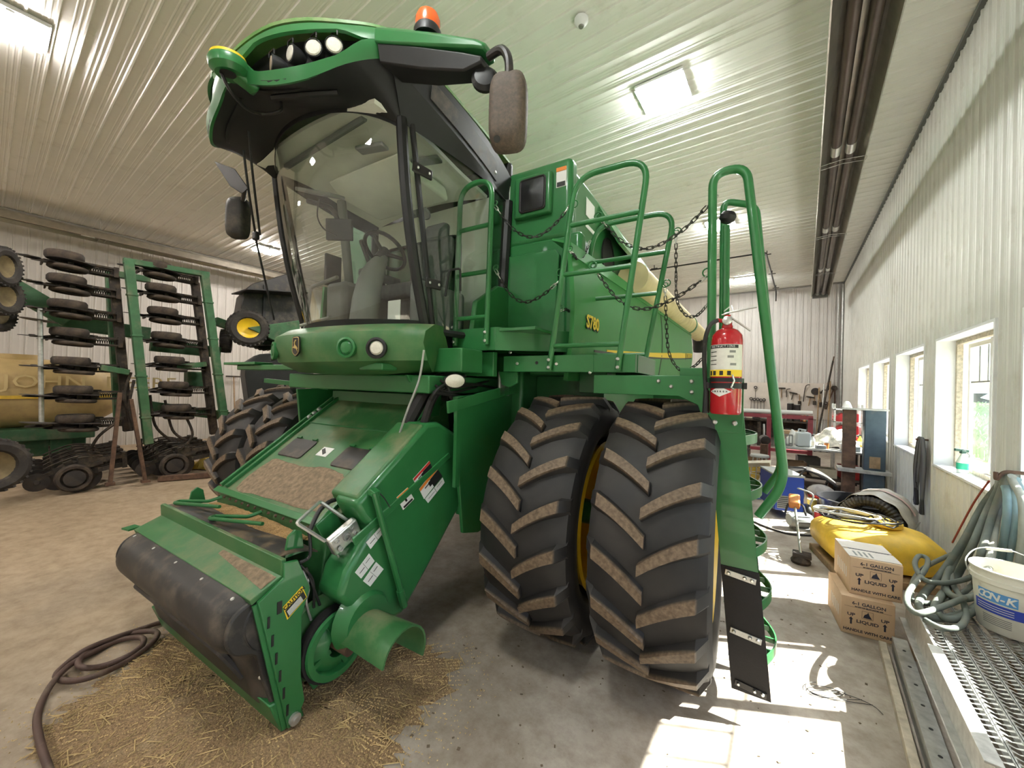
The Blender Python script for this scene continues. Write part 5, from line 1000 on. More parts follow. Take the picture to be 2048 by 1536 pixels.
# black seed hoppers on green bases
def hopper(pts, X_, d, nm, m): 
    q_ = [W2(x, y, X_) for x, y in pts]; return pp(nm, MB().loft([[p for p in q_], [p + V((-d, .25, 0)) for p in q_]]), m, .02)
hopper([(488, 580), (505, 567), (600, 540), (600, 690), (516, 690), (482, 615)], -9.9, 1.2, 'seed_hopper', 'black_dusty'); pp('hopper_lid', MB().beam(W2(478, 583, -9.8), W2(600, 590, -9.8), .9, .03), 'black', .008)
pp('hopper_strap', MB().beam(W2(530, 570, -9.88), W2(526, 690, -9.88), .05, .02, (1, 0, 0)), 'black'); hopper([(495, 655), (600, 640), (600, 690), (545, 680)], -9.6, .9, 'hopper_base', 'green_old')
hopper([(492, 725), (520, 708), (620, 700), (640, 830), (502, 836), (490, 750)], -9.2, 1.0, 'seed_hopper', 'black')
# liquid tank on its cradle
TK = empty('liquid_tank', (-12.6, -.2, .8), 0, 'long cream and yellow liquid tank lying behind the planter', 'tank'); M_TANK = mat('sun yellowed tank', (.50, .37, .17), .5, var=.18, vscale=1.5, dust=(.35, .25, .14), dustamt=.3)
tb = MB(); prof = []
for i in range(25):
    y = -2.6 + 4.75 * i / 24; e_ = min(1, max(0, (2.15 - y) / .9)); s = math.sqrt(max(0, 1 - (1 - e_) ** 2)) * (1 if y < 2.14 else .02); prof.append((y, max(.03, s)))
def tsec(y, s): return [V((.78 * s * math.copysign(abs(math.cos(a)) ** .8, math.cos(a)), y, .78 + .70 * s * math.copysign(abs(math.sin(a)) ** .8, math.sin(a)))) for a in [2 * PI * k / 28 for k in range(28)]]
tb.loft([tsec(y, s) for y, s in prof]); tb.build('tank_shell', M_TANK, TK, 40)
MB().loft([[V((math.cos(a) * .30, .6 + math.sin(a) * .30, z)) for a in [2 * PI * k / 20 for k in range(20)]] for z in (1.44, 1.56)]).build('filler_lid', M_TANK, TK); MB().bb((.79, -2.6, .70), (.81, 1.8, .76)).build('tank_seam', G['yellow_worn'], TK)
M_TL = mat('tank lettering', (.66, .52, .26), .5)
for i_, w_ in enumerate(('JOHN', 'DEERE')): lettering('brand_word', w_, .36, M_TL, TK, (.80, .40 + 1.32 * i_, 1.02), (0, 1, 0), (0, 0, 1), .01, align='LEFT', sx=1.15)
MB().bb((-.6, -2.4, -.45), (.6, 1.5, -.1)).bb((-.7, -1.5, -.8), (-.5, -1.2, 0)).bb((.5, -1.5, -.8), (.7, -1.2, 0)).bb((.5, 1.0, -.8), (.7, 1.3, 0)).bb((-.7, 1.0, -.8), (-.5, 1.3, 0)).bb((-.7, -2.4, -.12), (.82, 1.6, .12)).build('cradle', G['green_old'], TK, 35, .02)
# things on the floor and wall behind
yb_ = empty('yellow_tarp', wp(418, 932, 'z', 0), .6, 'crumpled yellow tarpaulin on the floor under the planter end', 'tarp')
MB().sheet(lambda u, v: (-.45 + .9 * u, -.4 + .8 * v, .02 + .45 * math.sin(PI * u) * math.sin(PI * v) * (.6 + .5 * math.sin(u * 11 + v * 5)) + .04 * math.sin(v * 17)), 16, 14, .01).build('sheet', mat('yellow tarp', (.50, .33, .04), .55, var=.3, vscale=5), yb_, None)
rb_ = wp(440, 948, 'z', .06); tag(MB().beam((-.9, -.25, 0), (.9, .25, 0), .10, .10).build('rusty_beam', G['rust'], None, 35, .008, loc=rb_, rot=(0, 0, .9)), 'rusty steel beam lying in front of the yellow tarpaulin', 'beam')
b0 = wp(476, 826, 'z', .0); b0 = V((XL + .35, wp(470, 840, 'x', XL + .35).y, 0))
e = empty('push_broom', b0, 0, 'long-handled tool with a crossbar top leaning on the far wall', 'broom'); MB().cyl((.05, 0, .05), (-.22, 0, 2.05), .02, seg=8).build('handle', G['wood'], e); MB().beam((-.22, -.22, 2.05), (-.22, .22, 2.05), .05, .05).build('crossbar', G['dirty'], e); MB().bb((0, -.25, 0), (.1, .25, .08)).build('head', G['dirty'], e)
e = empty('shovel', b0 + V((0, .50, 0)), 0, 'plain wooden handle leaning on the far wall beside the crossbar tool', 'shovel'); MB().cyl((.05, 0, .02), (-.22, 0, 1.7), .018, seg=8).build('handle', G['wood'], e); MB().prism([(-.12, .0), (.12, .0), (.12, .2), (0, .3), (-.12, .2)], .01, lambda u, v, w: (.06 - v * .15 + w, u, .0 + v)).build('blade', G['dirty_disc'], e)
e = tag(MB().sheet(lambda u, v: (math.cos(2 * PI * u) * .5 * (1 - .3 * v) * (1 if v < .99 else .05) * (1 + .08 * math.sin(u * 40)), math.sin(2 * PI * u) * .55 * (1 - .3 * v) * (1 if v < .99 else .05), 1.25 * v + .03 * math.sin(u * 31)), 24, 8).build('wrapped_bundle', mat('cloudy plastic wrap', (.45, .43, .40), .3, var=.2), None, 35, loc=b0 + V((.9, 1.15, 0))), 'bundle wrapped in cloudy plastic standing by the far wall', 'bundle')
# ================================================================ floor: hose, grain, straw
M_HOSE = mat('brown rubber hose', (.075, .042, .032), .6, var=.2, dust=DUST, dustamt=.2)
hp_ = [(335, 1240), (290, 1255), (230, 1275), (170, 1300), (130, 1330), (112, 1352), (140, 1362), (190, 1352), (250, 1325), (300, 1290), (315, 1268), (300, 1262), (250, 1270), (190, 1295), (158, 1320), (165, 1335), (205, 1332), (255, 1312), (285, 1290), (282, 1275), (240, 1280), (185, 1305), (140, 1330), (108, 1362), (85, 1400), (74, 1440), (82, 1490), (100, 1545), (115, 1600)]
tag(MB().tube(cr([wp(x, y, 'z', .018 + .012 * ((i * 5) % 4)) for i, (x, y) in enumerate(hp_)], 6), .018, 8).build('floor_hose', M_HOSE, None, 60), 'brown rubber hose coiled loosely on the bare floor beside the grain', 'hose')
# grain pile: low mound around the feeder house, with loose straw
M_PILE = mat('grain and chaff', (.34, .225, .12), .95, var=.5, vscale=90, dust=(.46, .36, .22), dustamt=.3, dustscale=3, bump=1.2, bscale=120)
g0 = [wp(x, y, 'z', 0) for x, y in ((90, 1480), (130, 1420), (210, 1360), (280, 1320), (340, 1270), (420, 1250), (520, 1260), (640, 1250), (760, 1270), (860, 1300), (915, 1340), (870, 1410), (800, 1470), (770, 1560), (560, 1640), (300, 1640), (120, 1600))]
gc = V((sum(p.x for p in g0) / len(g0), sum(p.y for p in g0) / len(g0), 0)); edge = [gc + (p - gc) * (1 + .035 * math.sin(k * .9) + .03 * math.sin(k * 2.3 + 1) + random.Random(k).uniform(-.025, .025)) for k, p in enumerate(cr(g0, 8, True))]; gb = MB(); rings = []; RN = random.Random(3)
for r in range(14):
    f = 1 - r / 13.5; h = .05 * (1 - f * f) ** 1.2; rings.append([V((gc.x + (p.x - gc.x) * f + RN.uniform(-.015, .015), gc.y + (p.y - gc.y) * f + RN.uniform(-.015, .015), .002 + h + RN.uniform(0, .010) * (1 - f ** 4))) for p in edge])
gb.loft(rings, True, False); n_ = len(edge); gb.f.append(tuple(len(gb.v) - n_ + k for k in range(n_)))
tag(gb.build('grain_pile', M_PILE, None, 40), 'low spread of spilt grain and chaff under the feeder house', 'grain', kind='stuff')
sb = MB()
for i in range(9500):      # loose kernels and straw bits scattered over and around the pile
    a = RN.random() * 2 * PI; r = RN.random() ** .5 * (1.02 if i % 3 else 1.35 - .3 * RN.random()); k = int(a / (2 * PI) * n_) % n_; p = gc.lerp(edge[k], r); f = min(1, r); z = .006 + .05 * max(0, 1 - f * f) ** 1.2 + RN.uniform(.0, .006); d = RN.uniform(0, PI); L_ = RN.uniform(.006, .014) if (i % 12 or r > 1.03) else RN.uniform(.05, .14); w = .0025
    dx, dy = math.cos(d) * L_ / 2, math.sin(d) * L_ / 2; nx, ny = -math.sin(d) * w, math.cos(d) * w
    sb.add([(p.x - dx - nx, p.y - dy - ny, z), (p.x + dx - nx, p.y + dy - ny, z + .002), (p.x + dx + nx, p.y + dy + ny, z + .002), (p.x - dx + nx, p.y - dy + ny, z), (p.x, p.y, z + .005)], [(0, 1, 4), (1, 2, 4), (2, 3, 4), (3, 0, 4)])
tag(sb.build('straw_bits', mat('straw', (.50, .36, .17), .9, var=.4, vscale=8), None, None), 'loose straw bits and kernels scattered over the grain', 'straw', kind='stuff')
db = MB()
for i in range(420):
    x = RN.uniform(-3.0, .48); y = RN.uniform(.6, 5.0) if x > -2 else RN.uniform(.0, 1.5); d = RN.uniform(0, PI); s = RN.uniform(.004, .018); db.box((x, y, .003), (s, s * RN.uniform(.3, 1), .004), (0, 0, d))
tag(db.build('floor_debris', mat('floor crumbs', (.16, .12, .08), .9, var=.4), None, None), 'small dark crumbs and dirt scattered on the concrete', 'debris', kind='stuff')
ww = MB(); q0 = wp(1690, 1400, 'z', .006)
for k in range(3): ww.tube(cr([q0 + V((.18 * math.cos(a + k) * (1 - .2 * k) - .05 * k, .07 * math.sin(a * 1.3 + k), .004 * k)) for a in [i * .7 for i in range(9)]], 4), .0022, 4)
tag(ww.build('wire_scrap', G['hose'], None, None), 'tangle of thin dark wire lying in the sunlit patch', 'wire')
# ================================================================ cardboard boxes
M_CARD = mat('cardboard', (.60, .42, .27), .8, var=.06, vscale=8); M_CARD2 = mat('pale cardboard top', (.66, .61, .56), .75, var=.08); M_INK = mat('carton ink', (.03, .03, .05), .7)
def carton(loc, rz, label, top):
    e = empty('carton', loc, rz, label, 'box', 'stacked liquid cartons'); w, d, h = .335, .47, .305
    b = MB().bb((0, 0, 0), (w, d, h)); b.build('body', M_CARD, e, None, .004)
    def txt(n, s, size, x, z, **k): lettering(n, s, size, M_INK, e, (x, -.0015, z), (1, 0, 0), (0, 0, 1), .0008, bold=.0008, **k)
    txt('print_count', '6-1 GALLON', .036, w * .52, .262, sx=1.05); txt('print_small', 'DO NOT CUT BELOW DOTTED LINE', .0105, w * .52, .236); txt('print_liquid', 'LIQUID', .036, w * .5, .118, sx=1.2); txt('print_up', 'UP', .034, w * .19, .165, sx=1.25); txt('print_up', 'UP', .034, w * .82, .165, sx=1.25); txt('print_care', 'HANDLE WITH CARE', .030, w * .5, .038, sx=1.07)
    for x in (.19, .82): MB().prism([(-.006, 0), (.006, 0), (.006, .04), (.014, .04), (0, .06), (-.014, .04), (-.006, .04)], .0008, lambda u, v, q_: (w * x + u, -.0008 - q_, .085 + v)).build('print_arrow', M_INK, e, None)
    MB().prism([(-.028, 0), (.028, 0), (.012, .026), (.004, .05), (-.004, .035), (-.018, .026)], .0008, lambda u, v, q_: (w * .5 + u, -.0008 - q_, .158 + v)).build('print_drop', M_INK, e, None); MB().tube([(w * .5 - .035, -.001, .15), (w * .5 + .035, -.001, .15), (w * .5 + .035, -.001, .212), (w * .5 - .035, -.001, .212)], .0012, 4, closed=True).build('print_frame', M_INK, e, None); MB().bb((.02, -.0012, .228), (w - .02, -.0004, .2293)).build('print_line', M_INK, e, None)
    for k in range(6): MB().bb((-.0012, .08 + .05 * k, .10), (-.0004, .10 + .05 * k, .19)).build('print_block', M_CARD2, e, None)
    if top:
        MB().bb((.0, .02, h + .001), (w, d * .44, h + .006)).build('flap', M_CARD2, e, None); MB().bb((.0, d * .50, h + .001), (w, d - .02, h + .006)).build('flap', M_CARD2, e, None); MB().bb((.04, d * .44, h + .0005), (w - .02, d * .5, h + .002)).build('gap', M_INK, e, None)
        for k in range(4): MB().bb((.05 + .035 * k, d * .10, h + .0062), (.065 + .035 * k, d * .34, h + .0068)).build('print_block', G['grey'], e, None)
    else: MB().bb((0, 0, h + .001), (w, d, h + .004)).build('flap', M_CARD, e, None)
    return e
carton((.385, 4.28, 0), math.radians(7), 'brown 6-1 GALLON liquid carton standing on the floor under another carton', False)
carton((.44, 4.36, .310), math.radians(8), 'brown 6-1 GALLON liquid carton with pale open flaps, stacked on top', True)
# ================================================================ grip-strut walkway section beside the wall
GZ = .45
GW = empty('steel_walkway', (.72, 2.5, 0), math.radians(-1.5), 'galvanised serrated steel walkway section with side channels along the window wall', 'walkway')
GL, GWD = 1.78, .60
sd = MB().bb((0, 0, GZ - .20), (.012, GL, GZ + .02)).bb((-.035, 0, GZ - .21), (.012, GL, GZ - .195)).bb((-.03, 0, GZ + .015), (.03, .95, GZ + .025)); sd.build('side_channel', G['galv'], GW, None, .002); MB().bb((GWD, 0, GZ - .20), (GWD + .012, GL, GZ + .02)).build('side_channel', G['galv'], GW, None, .002)
MB().bb((-.06, -.06, GZ - .10), (GWD + .14, .0, GZ - .02)).build('end_tube', mat('bronze tube', (.16, .125, .075), .45, metal=.5, var=.2), GW, None, .012)
for y in (.05, GL - .12):
    for x in (.02, GWD - .1): MB().bb((x, y, 0), (x + .08, y + .08, GZ - .20)).build('support_block', G['wood'], GW, None, .006)
NR = 8
for r in range(NR):       # strips with staggered diamond teeth
    x0 = .014 + (GWD - .028) * r / NR; w = (GWD - .028) / NR; mb = MB(); nt_ = 44
    mb.bb((x0 + .002, .004, GZ - .045), (x0 + .008, GL - .004, GZ + .002)); mb.bb((x0 + w - .008, .004, GZ - .045), (x0 + w - .002, GL - .004, GZ + .002))
    for k in range(nt_):
        y = .02 + (GL - .04) * (k + (.5 if r % 2 else 0)) / nt_; d = .016
        mb.add([(x0 + .006, y - d, GZ), (x0 + w * .5, y - .004, GZ - .012), (x0 + w - .006, y - d, GZ), (x0 + .006, y + d * .2, GZ), (x0 + w * .5, y + .004, GZ - .012), (x0 + w - .006, y + d * .2, GZ), (x0 + .008, y - d * .4, GZ + .012), (x0 + w - .008, y - d * .4, GZ + .012)], [(0, 1, 4, 3), (1, 2, 5, 4), (0, 3, 6), (2, 7, 5)])
    mb.build('grating_strip', G['galv'], GW, None)
aw = empty('steel_angle', (.60, 2.35, 0), math.radians(-2.5), 'pale perforated steel angle bar lying on the floor along the walkway', 'steel bar'); MB().bb((0, 0, .0), (.012, 1.85, .12)).bb((0, 0, .108), (.085, 1.85, .12)).build('bar', G['galv'], aw, None, .002)
for k in range(8): MB().cyl((.045, .2 + .21 * k, .1195), (.045, .2 + .21 * k, .1212), .010, seg=10).build('bolt_hole', G['black_print'], aw, None)
tag(MB().box((0, .95, .03), (.045, 1.9, .06)).build('timber_strip', mat('pale weathered timber', (.46, .40, .32), .85, var=.25, vscale=14), None, None, .004, loc=(.545, 2.3, 0), rot=(0, 0, math.radians(-2.5))), 'weathered timber strip on the floor against the steel angle bar', 'timber')
# white bucket
bk = empty('bucket', (1.28, 4.02, GZ + .012), 0, 'white plastic pail with blue label standing on the steel walkway', 'bucket'); M_PAIL = mat('white pail', (.70, .68, .60), .45, var=.08, dust=(.35, .27, .17), dustamt=.12, dustscale=9)
bk.location = (1.22, 4.02, GZ + .016)
MB().lathe([(0, .004), (.150, 0), (.156, .01), (.178, .31), (.190, .315), (.192, .345), (.184, .35), (.186, .385), (.195, .39), (.195, .40), (.178, .40), (.150, .015), (0, .012)], (0, 0, 0), (0, 0, 1), 40).build('pail', M_PAIL, bk, 30)
MB().tube(cr([(-.20, 0, .34), (-.19, .08, .40), (-.10, .18, .46), (.06, .20, .47), (.17, .12, .42), (.20, 0, .34)], 6), .004, 6).build('bail', G['galv'], bk); MB().tube([(-.07, .195, .462), (.05, .2, .472)], .011, 8).build('bail_grip', M_PAIL, bk)
def pw(n, a0_, a1_, z0, z1, m, r=.001, parent=bk): return MB().sheet(lambda u, v: (lambda a, z: (math.cos(a) * (.156 + .0735 * (z - .01) + r), math.sin(a) * (.156 + .0735 * (z - .01) + r), z))(math.radians(a0_ + (a1_ - a0_) * u), z0 + (z1 - z0) * v), 14, 1, .0005).build(n, m, parent, 80)
lb2 = pw('label_logo_patch', -162, -100, .20, .268, mat('logo blue', (.10, .30, .62), .5)); pw('label_band', -172, -60, .125, .19, G['blue_print'])
for z in (.17, .155, .14): pw('label_text_line', -165, -105, z, z + .004, G['white_print'], .0022)
for z in (.10, .088, .076, .064, .052): pw('label_text_line', -155, -108, z, z + .005, G['grey'])
for i, ch in enumerate('CON-K'): a = math.radians(-156 + 11.5 * i); rr = .156 + .0735 * .225 + .0028; lettering('logo_letter', ch, .062, G['white_print'], lb2, (math.cos(a) * rr, math.sin(a) * rr, .234), (-math.sin(a), math.cos(a), 0), (0, 0, 1), .001, shear=.2, bold=.002)
# ================================================================ hoses on the wall hook and over the walkway
M_BLUEH = mat('pale blue hose', (.25, .36, .38), .6, var=.15, dust=(.22, .2, .15), dustamt=.3, dustscale=6); M_GREYH = mat('grey green hose', (.13, .15, .13), .65, var=.2, dust=(.22, .19, .14), dustamt=.35, dustscale=6)
hk = empty('hose_rack', (1.48, 4.75, 1.36), 0, 'bundle of thick grey and pale blue hoses hung on the wall below the window', 'hoses'); MB().tube(rnd([(.0, 0, .06), (-.10, 0, .06), (-.14, 0, -.02), (-.14, 0, .05)], .03), .014, 8).build('hook', G['rust'], hk)
HP = [([(2004, 962), (1965, 1012), (1925, 1085), (1880, 1150), (1846, 1190), (1838, 1215), (1870, 1236), (1930, 1226), (1975, 1196)], 0), ([(2008, 958), (1975, 1020), (1945, 1090), (1912, 1155), (1880, 1195), (1872, 1222), (1908, 1238), (1975, 1208)], 0), ([(2000, 966), (1955, 1030), (1915, 1110), (1895, 1150), (1892, 1180), (1925, 1198), (1975, 1182)], 0), ([(2012, 957), (1985, 1030), (1962, 1110), (1950, 1170)], 0), ([(2010, 960), (1994, 1030), (1982, 1110), (1972, 1150)], 2), ([(2004, 962), (2014, 990), (2012, 1050), (1998, 1130)], 1), ([(2014, 958), (2030, 990), (2028, 1050), (2014, 1130)], 1), ([(2024, 960), (2044, 1000), (2046, 1060), (2040, 1130)], 2), ([(2034, 966), (2058, 1010), (2064, 1070), (2062, 1140)], 1), ([(1998, 970), (1990, 1040), (1975, 1090), (1966, 1140)], 2)]
hb0 = V((1.48, 4.75, 1.36))
for i, (pp_, kind) in enumerate(HP):
    q_ = [(wp(x, y, 'z', GZ + .04 + .02 * (i % 3)) if (k > 3 or (y > 1140 and x < 1960)) else wp(x, y, 'x', ((1.44, 1.38, 1.22, 1.12) if i < 5 else (1.44, 1.43, 1.42, 1.41))[k] - .04 * (i % 2))) - hb0 for k, (x, y) in enumerate(pp_)]; q_.insert(0, q_[0] + V((.0, .0, .03))); MB().tube(cr(q_, 6), .024, 10).build('hose_loop', (M_GREYH, M_BLUEH, mat('pale grey hose', (.30, .31, .27), .65, var=.2, dust=(.22, .19, .14), dustamt=.3))[kind], hk, 60)
MB().tube(cr([wp(1978, 962, 'x', 1.38) - hb0, wp(1945, 1010, 'x', 1.36) - hb0, wp(1905, 1085, 'x', 1.34) - hb0], 6), .008, 6).build('red_cord', mat('red cord', (.30, .05, .03), .7), hk)
def hl(pts, z): return [wp(x, y, 'z', GZ + z) for k, (x, y) in enumerate(pts)]
tag(MB().tube(cr(hl([(1925, 1100), (1895, 1112), (1850, 1135), (1828, 1160), (1822, 1195), (1840, 1205), (1880, 1205), (1920, 1190), (1950, 1165)], .03), 6), .018, 10).build('looped_hose', M_GREYH, None, 60), 'grey hose lying in a loop across the far end of the walkway', 'hose')
tag(MB().tube(cr(hl([(1930, 1098), (1908, 1125), (1905, 1165), (1925, 1200), (1932, 1235), (1915, 1255), (1880, 1255), (1850, 1240)], .075), 6), .018, 10).build('looped_hose', M_GREYH, None, 60), 'grey hose trailing down over the serrated walkway strips', 'hose')
tag(MB().tube(cr(hl([(1985, 1120), (1950, 1150), (1900, 1165), (1850, 1160), (1830, 1130), (1838, 1112), (1855, 1118), (1850, 1140), (1815, 1190), (1830, 1225), (1880, 1215), (1930, 1195)], .12), 6), .018, 10).build('looped_hose', M_GREYH, None, 60), 'grey hose with a small curl on top of the looped hoses', 'hose')
h2_ = empty('hose_bundle', (1.49, 7.33, 1.42), 0, 'bundle of dark grey hoses hung between two windows', 'hoses'); MB().cyl((0, 0, 0), (-.12, 0, 0), .012, seg=8).build('peg', G['rust'], h2_)
for i in range(8): y0 = -.07 + .02 * i; MB().tube(cr([(-.08, y0 + .30 * (.5 - i / 8) + .1, -.85 - .02 * (i % 3)), (-.08 - .01 * (i % 3), y0 + .06, -.35), (-.07, y0, .02), (-.06, y0 - .06, -.35), (-.08, y0 - .06 - .03 * i, -.95)], 6), .020, 8).build('hose_loop', G['hose'] if i % 2 else mat('slate hose', (.10, .10, .11), .6), h2_, 60)
# ================================================================ spray bottle on the near sill
s_ = empty('spray_bottle', wp(1950, 948, 'z', WZ0 + .002), .3, 'white spray bottle with green label on the window sill', 'bottle'); s_.location.x = 1.58
MB().lathe([(0, 0), (.045, .0), (.048, .01), (.048, .12), (.03, .17), (.016, .20), (.016, .215), (0, .215)], (0, 0, 0), (0, 0, 1), 22).build('bottle', mat('clear white bottle', (.65, .72, .68), .3), s_); MB().lathe([(.0485, .04), (.0488, .11)], (0, 0, 0), (0, 0, 1), 22).build('label', mat('teal label', (.03, .35, .22), .5), s_)
MB().bb((-.02, -.02, .215), (.02, .02, .25)).beam((-.07, 0, .255), (.05, 0, .245), .025, .03).build('spray_head', mat('dark green trigger', (.03, .08, .06), .5), s_, 35, .004); MB().tube([(.03, 0, .24), (.06, 0, .20), (.055, 0, .17)], .008, 6).build('trigger', G['grey'], s_)
# ================================================================ yellow poly tank with cords on it
yt = empty('yellow_poly_tank', (.80, 6.05, .085), .25, 'low yellow plastic tank lying on the floor behind the cartons', 'tank')
def ysec(y, s, h): return [V((.52 * s * math.copysign(abs(math.cos(a)) ** .6, math.cos(a)), y, h * (.5 + .5 * math.copysign(abs(math.sin(a)) ** .6, math.sin(a)) * s))) for a in [2 * PI * k / 24 for k in range(24)]]
MB().loft([ysec(-.42, .5, .33), ysec(-.40, .8, .36), ysec(-.30, .97, .40), ysec(0, 1.0, .44), ysec(.30, .97, .40), ysec(.40, .8, .36), ysec(.42, .5, .33)]).build('shell', G['yellow_worn'], yt, 50); MB().lathe([(.16, .43), (.16, .47), (.13, .48), (0, .48)], (.1, 0, 0), (0, 0, 1), 20).build('cap', G['yellow_worn'], yt)
tag(MB().box((.80, 5.98, .04), (.95, .85, .08), (0, 0, .25)).build('pallet_board', G['wood'], None, None, .01), 'dark wooden board under the yellow plastic tank', 'board')
cw = MB(); cc = V((.66, 6.0, .555)); cts = []
for i in range(110): a = i * .37; cts.append(cc + V((.38 * math.cos(a) * (.7 + .3 * math.sin(i * .21)), .22 * math.sin(a) * (.8 + .3 * math.cos(i * .13)), .012 * math.sin(i * .5) + .01 * (i % 5))))
tag(cw.tube(cts, .009, 5).build('extension_cord', G['hose'], None, 60), 'black extension cord heaped on the yellow plastic tank', 'cord')
tag(MB().tube(cr([cc + V((.30 * math.cos(i * .8) - .1, .16 * math.sin(i * .8), .035 + .01 * (i % 3))) for i in range(16)], 5), .012, 6).build('white_cable', mat('white cable', (.6, .6, .56), .5), None, 60), 'coiled white cable lying on top of the black extension cord', 'cable')
# ================================================================ round black tub, corrugated pipe coil, welder, trimmers
t_ = empty('black_tub', (.90, 8.02, 0), 0, 'shallow round black tub on the floor beside the pipe coil', 'tub'); MB().lathe([(0, .01), (.42, 0), (.44, .01), (.49, .33), (.52, .34), (.52, .36), (.47, .36), (.42, .03), (0, .025)], (0, 0, 0), (0, 0, 1), 40).build('tub', mat('glossy black tub', (.02, .02, .022), .3, dust=DUST, dustamt=.1), t_)
pc = empty('pipe_coil', (1.15, 7.0, 0), 0, 'coil of corrugated drain pipe wrapped in dusty clear film', 'pipe coil'); pc.location = (.97, 7.05, 0)
co = MB(); ax_ = V((.35, .95, 0)).normalized(); sx_ = V((ax_.y, -ax_.x, 0)); n_t = 5
for k in range(n_t):
    r = .27; pts = []; rad = []
    for i in range(96): a = 2 * PI * i / 96; pts.append(ax_ * (-.30 + .13 * k) + sx_ * math.cos(a) * r + V((0, 0, .345 + math.sin(a) * r))); rad.append(.068 if i % 2 else .058)
    MB().tube(pts, rad, 10, closed=True).build('pipe_turn', G['black_dusty'], pc, None)
M_FILM = mat('dusty plastic film', (.48, .45, .40), .35, var=.2, vscale=9, dust=(.4, .35, .27), dustamt=.3)
MB().sheet(lambda u, v: ax_ * (-.30 + .62 * v) + sx_ * math.cos(2 * PI * u) * (.345 + .012 * math.sin(u * 60 + v * 4)) + V((0, 0, .352 + math.sin(2 * PI * u) * (.345 + .01 * math.sin(u * 60)))), 60, 6, .003).build('film_wrap', M_FILM, pc, 40); MB().sheet(lambda u, v: ax_ * (.05 + .07 * v) + sx_ * math.cos(PI * (.1 + .8 * u)) * .363 + V((0, 0, .352 + math.sin(PI * (.1 + .8 * u)) * .363)), 24, 1, .001).build('printed_band', mat('red printed band', (.55, .38, .35), .5), pc, 60)
for i in range(6): a = PI * (.35 + .09 * i); lettering('band_letter', 'A0P80M'[i], .07, mat('band ink', (.45, .05, .05), .5), pc, ax_ * .085 + sx_ * math.cos(a) * .368 + V((0, 0, .352 + math.sin(a) * .368)), sx_ * -math.sin(a) + V((0, 0, math.cos(a))), -ax_, .001) if i < 0 else None
we = empty('welder', (-.06, 7.75, 0), .35, 'blue wheeled welding machine with white ringed wheels', 'welder'); M_BLUE = mat('blue enamel', (.015, .05, .30), .35, var=.1, coat=.3)
MB().bb((-.20, -.25, .12), (.20, .45, .68)).build('cabinet', M_BLUE, we, None, .02); MB().bb((-.205, -.255, .66), (.205, .455, .69)).build('lid', G['mid'], we, None, .006); MB().bb((-.17, -.258, .16), (-.02, -.251, .36)).build('louvre_panel', G['grey'], we, None)
for k in range(6): MB().bb((-.165, -.262, .18 + .03 * k), (-.025, -.258, .19 + .03 * k)).build('louvre', G['black_print'], we, None)
for y, x in ((-.18, .26), (.35, .26)):
    w_o = MB().lathe([(.03, -.03), (.115, -.03), (.125, -.015), (.125, .015), (.115, .03), (.03, .03)], (x, y, .125), (1, 0, 0), 24).build('wheel', G['hose'], we); MB().lathe([(.075, .0305), (.10, .032), (.10, .030)], (x, y, .125), (1, 0, 0), 24).build('white_ring', G['white_print'], w_o)
MB().tube(rnd([(.15, -.2, .69), (.15, -.42, .85), (-.15, -.42, .85), (-.15, -.2, .69)], .04), .014, 8).build('handle', G['hose'], we); MB().tube(cr([(.21, .1, .5), (.30, .05, .35), (.33, .2, .15), (.33, .3, .03), (.3, .42, .02)], 6), .016, 8).build('welding_lead', G['hose'], we); MB().tube(cr([(.1, -.26, .5), (.25, -.4, .45), (.3, -.2, .2), (.36, -.3, .03)], 6), .012, 8).build('welding_lead', G['mid'], we)
tr = empty('string_trimmer', (.14, 5.68, 0), 0, 'string trimmer standing head down with a bright metal shaft', 'trimmer'); MB().lathe([(0, 0), (.09, 0), (.10, .03), (.06, .09), (0, .10)], (0, 0, 0), (0, 0, 1), 18).build('cutting_head', G['dirty'], tr); MB().cyl((0, 0, .10), (-.06, .35, .55), .014, seg=10).build('shaft', G['alu'], tr); MB().tube(rnd([(-.16, .30, .48), (-.13, .36, .60), (.02, .38, .60), (.05, .32, .48)], .04), .012, 8).build('loop_handle', G['hose'], tr); MB().box((-.07, .40, .62), (.12, .16, .12), (.6, 0, 0)).build('engine', mat('orange engine', (.5, .2, .06), .5), tr, None, .02); MB().bb((-.08, -.06, .07), (.10, .08, .12)).build('guard', G['dirty'], tr, None, .01)
eb2 = empty('electric_motor', (.16, 7.05, 0), .5, 'small grey electric motor on the floor beside the welder', 'motor'); MB().lathe([(0, -.16), (.08, -.16), (.10, -.13), (.10, .10), (.08, .14), (.03, .15), (0, .15)], (0, 0, .14), (1, 0, 0), 20).build('casing', G['mid'], eb2); MB().bb((-.1, -.1, 0), (.1, .1, .045)).build('foot', G['grey'], eb2, None, .005)
for i in range(8): a = i * PI / 4; MB().beam((-.12, math.cos(a) * .1, .14 + math.sin(a) * .1), (.09, math.cos(a) * .1, .14 + math.sin(a) * .1), .01, .02, (0, math.cos(a), math.sin(a))).build('cooling_fin', G['grey'], eb2, None)
tag(MB().tube(cr([wp(x, y, 'z', .012) for x, y in ((1500, 1040), (1535, 1055), (1580, 1068), (1640, 1072), (1700, 1078))], 6), .014, 8).build('floor_cable', G['hose'], None, 60), 'dark cable stretched across the sunny floor behind the ladder', 'cable')
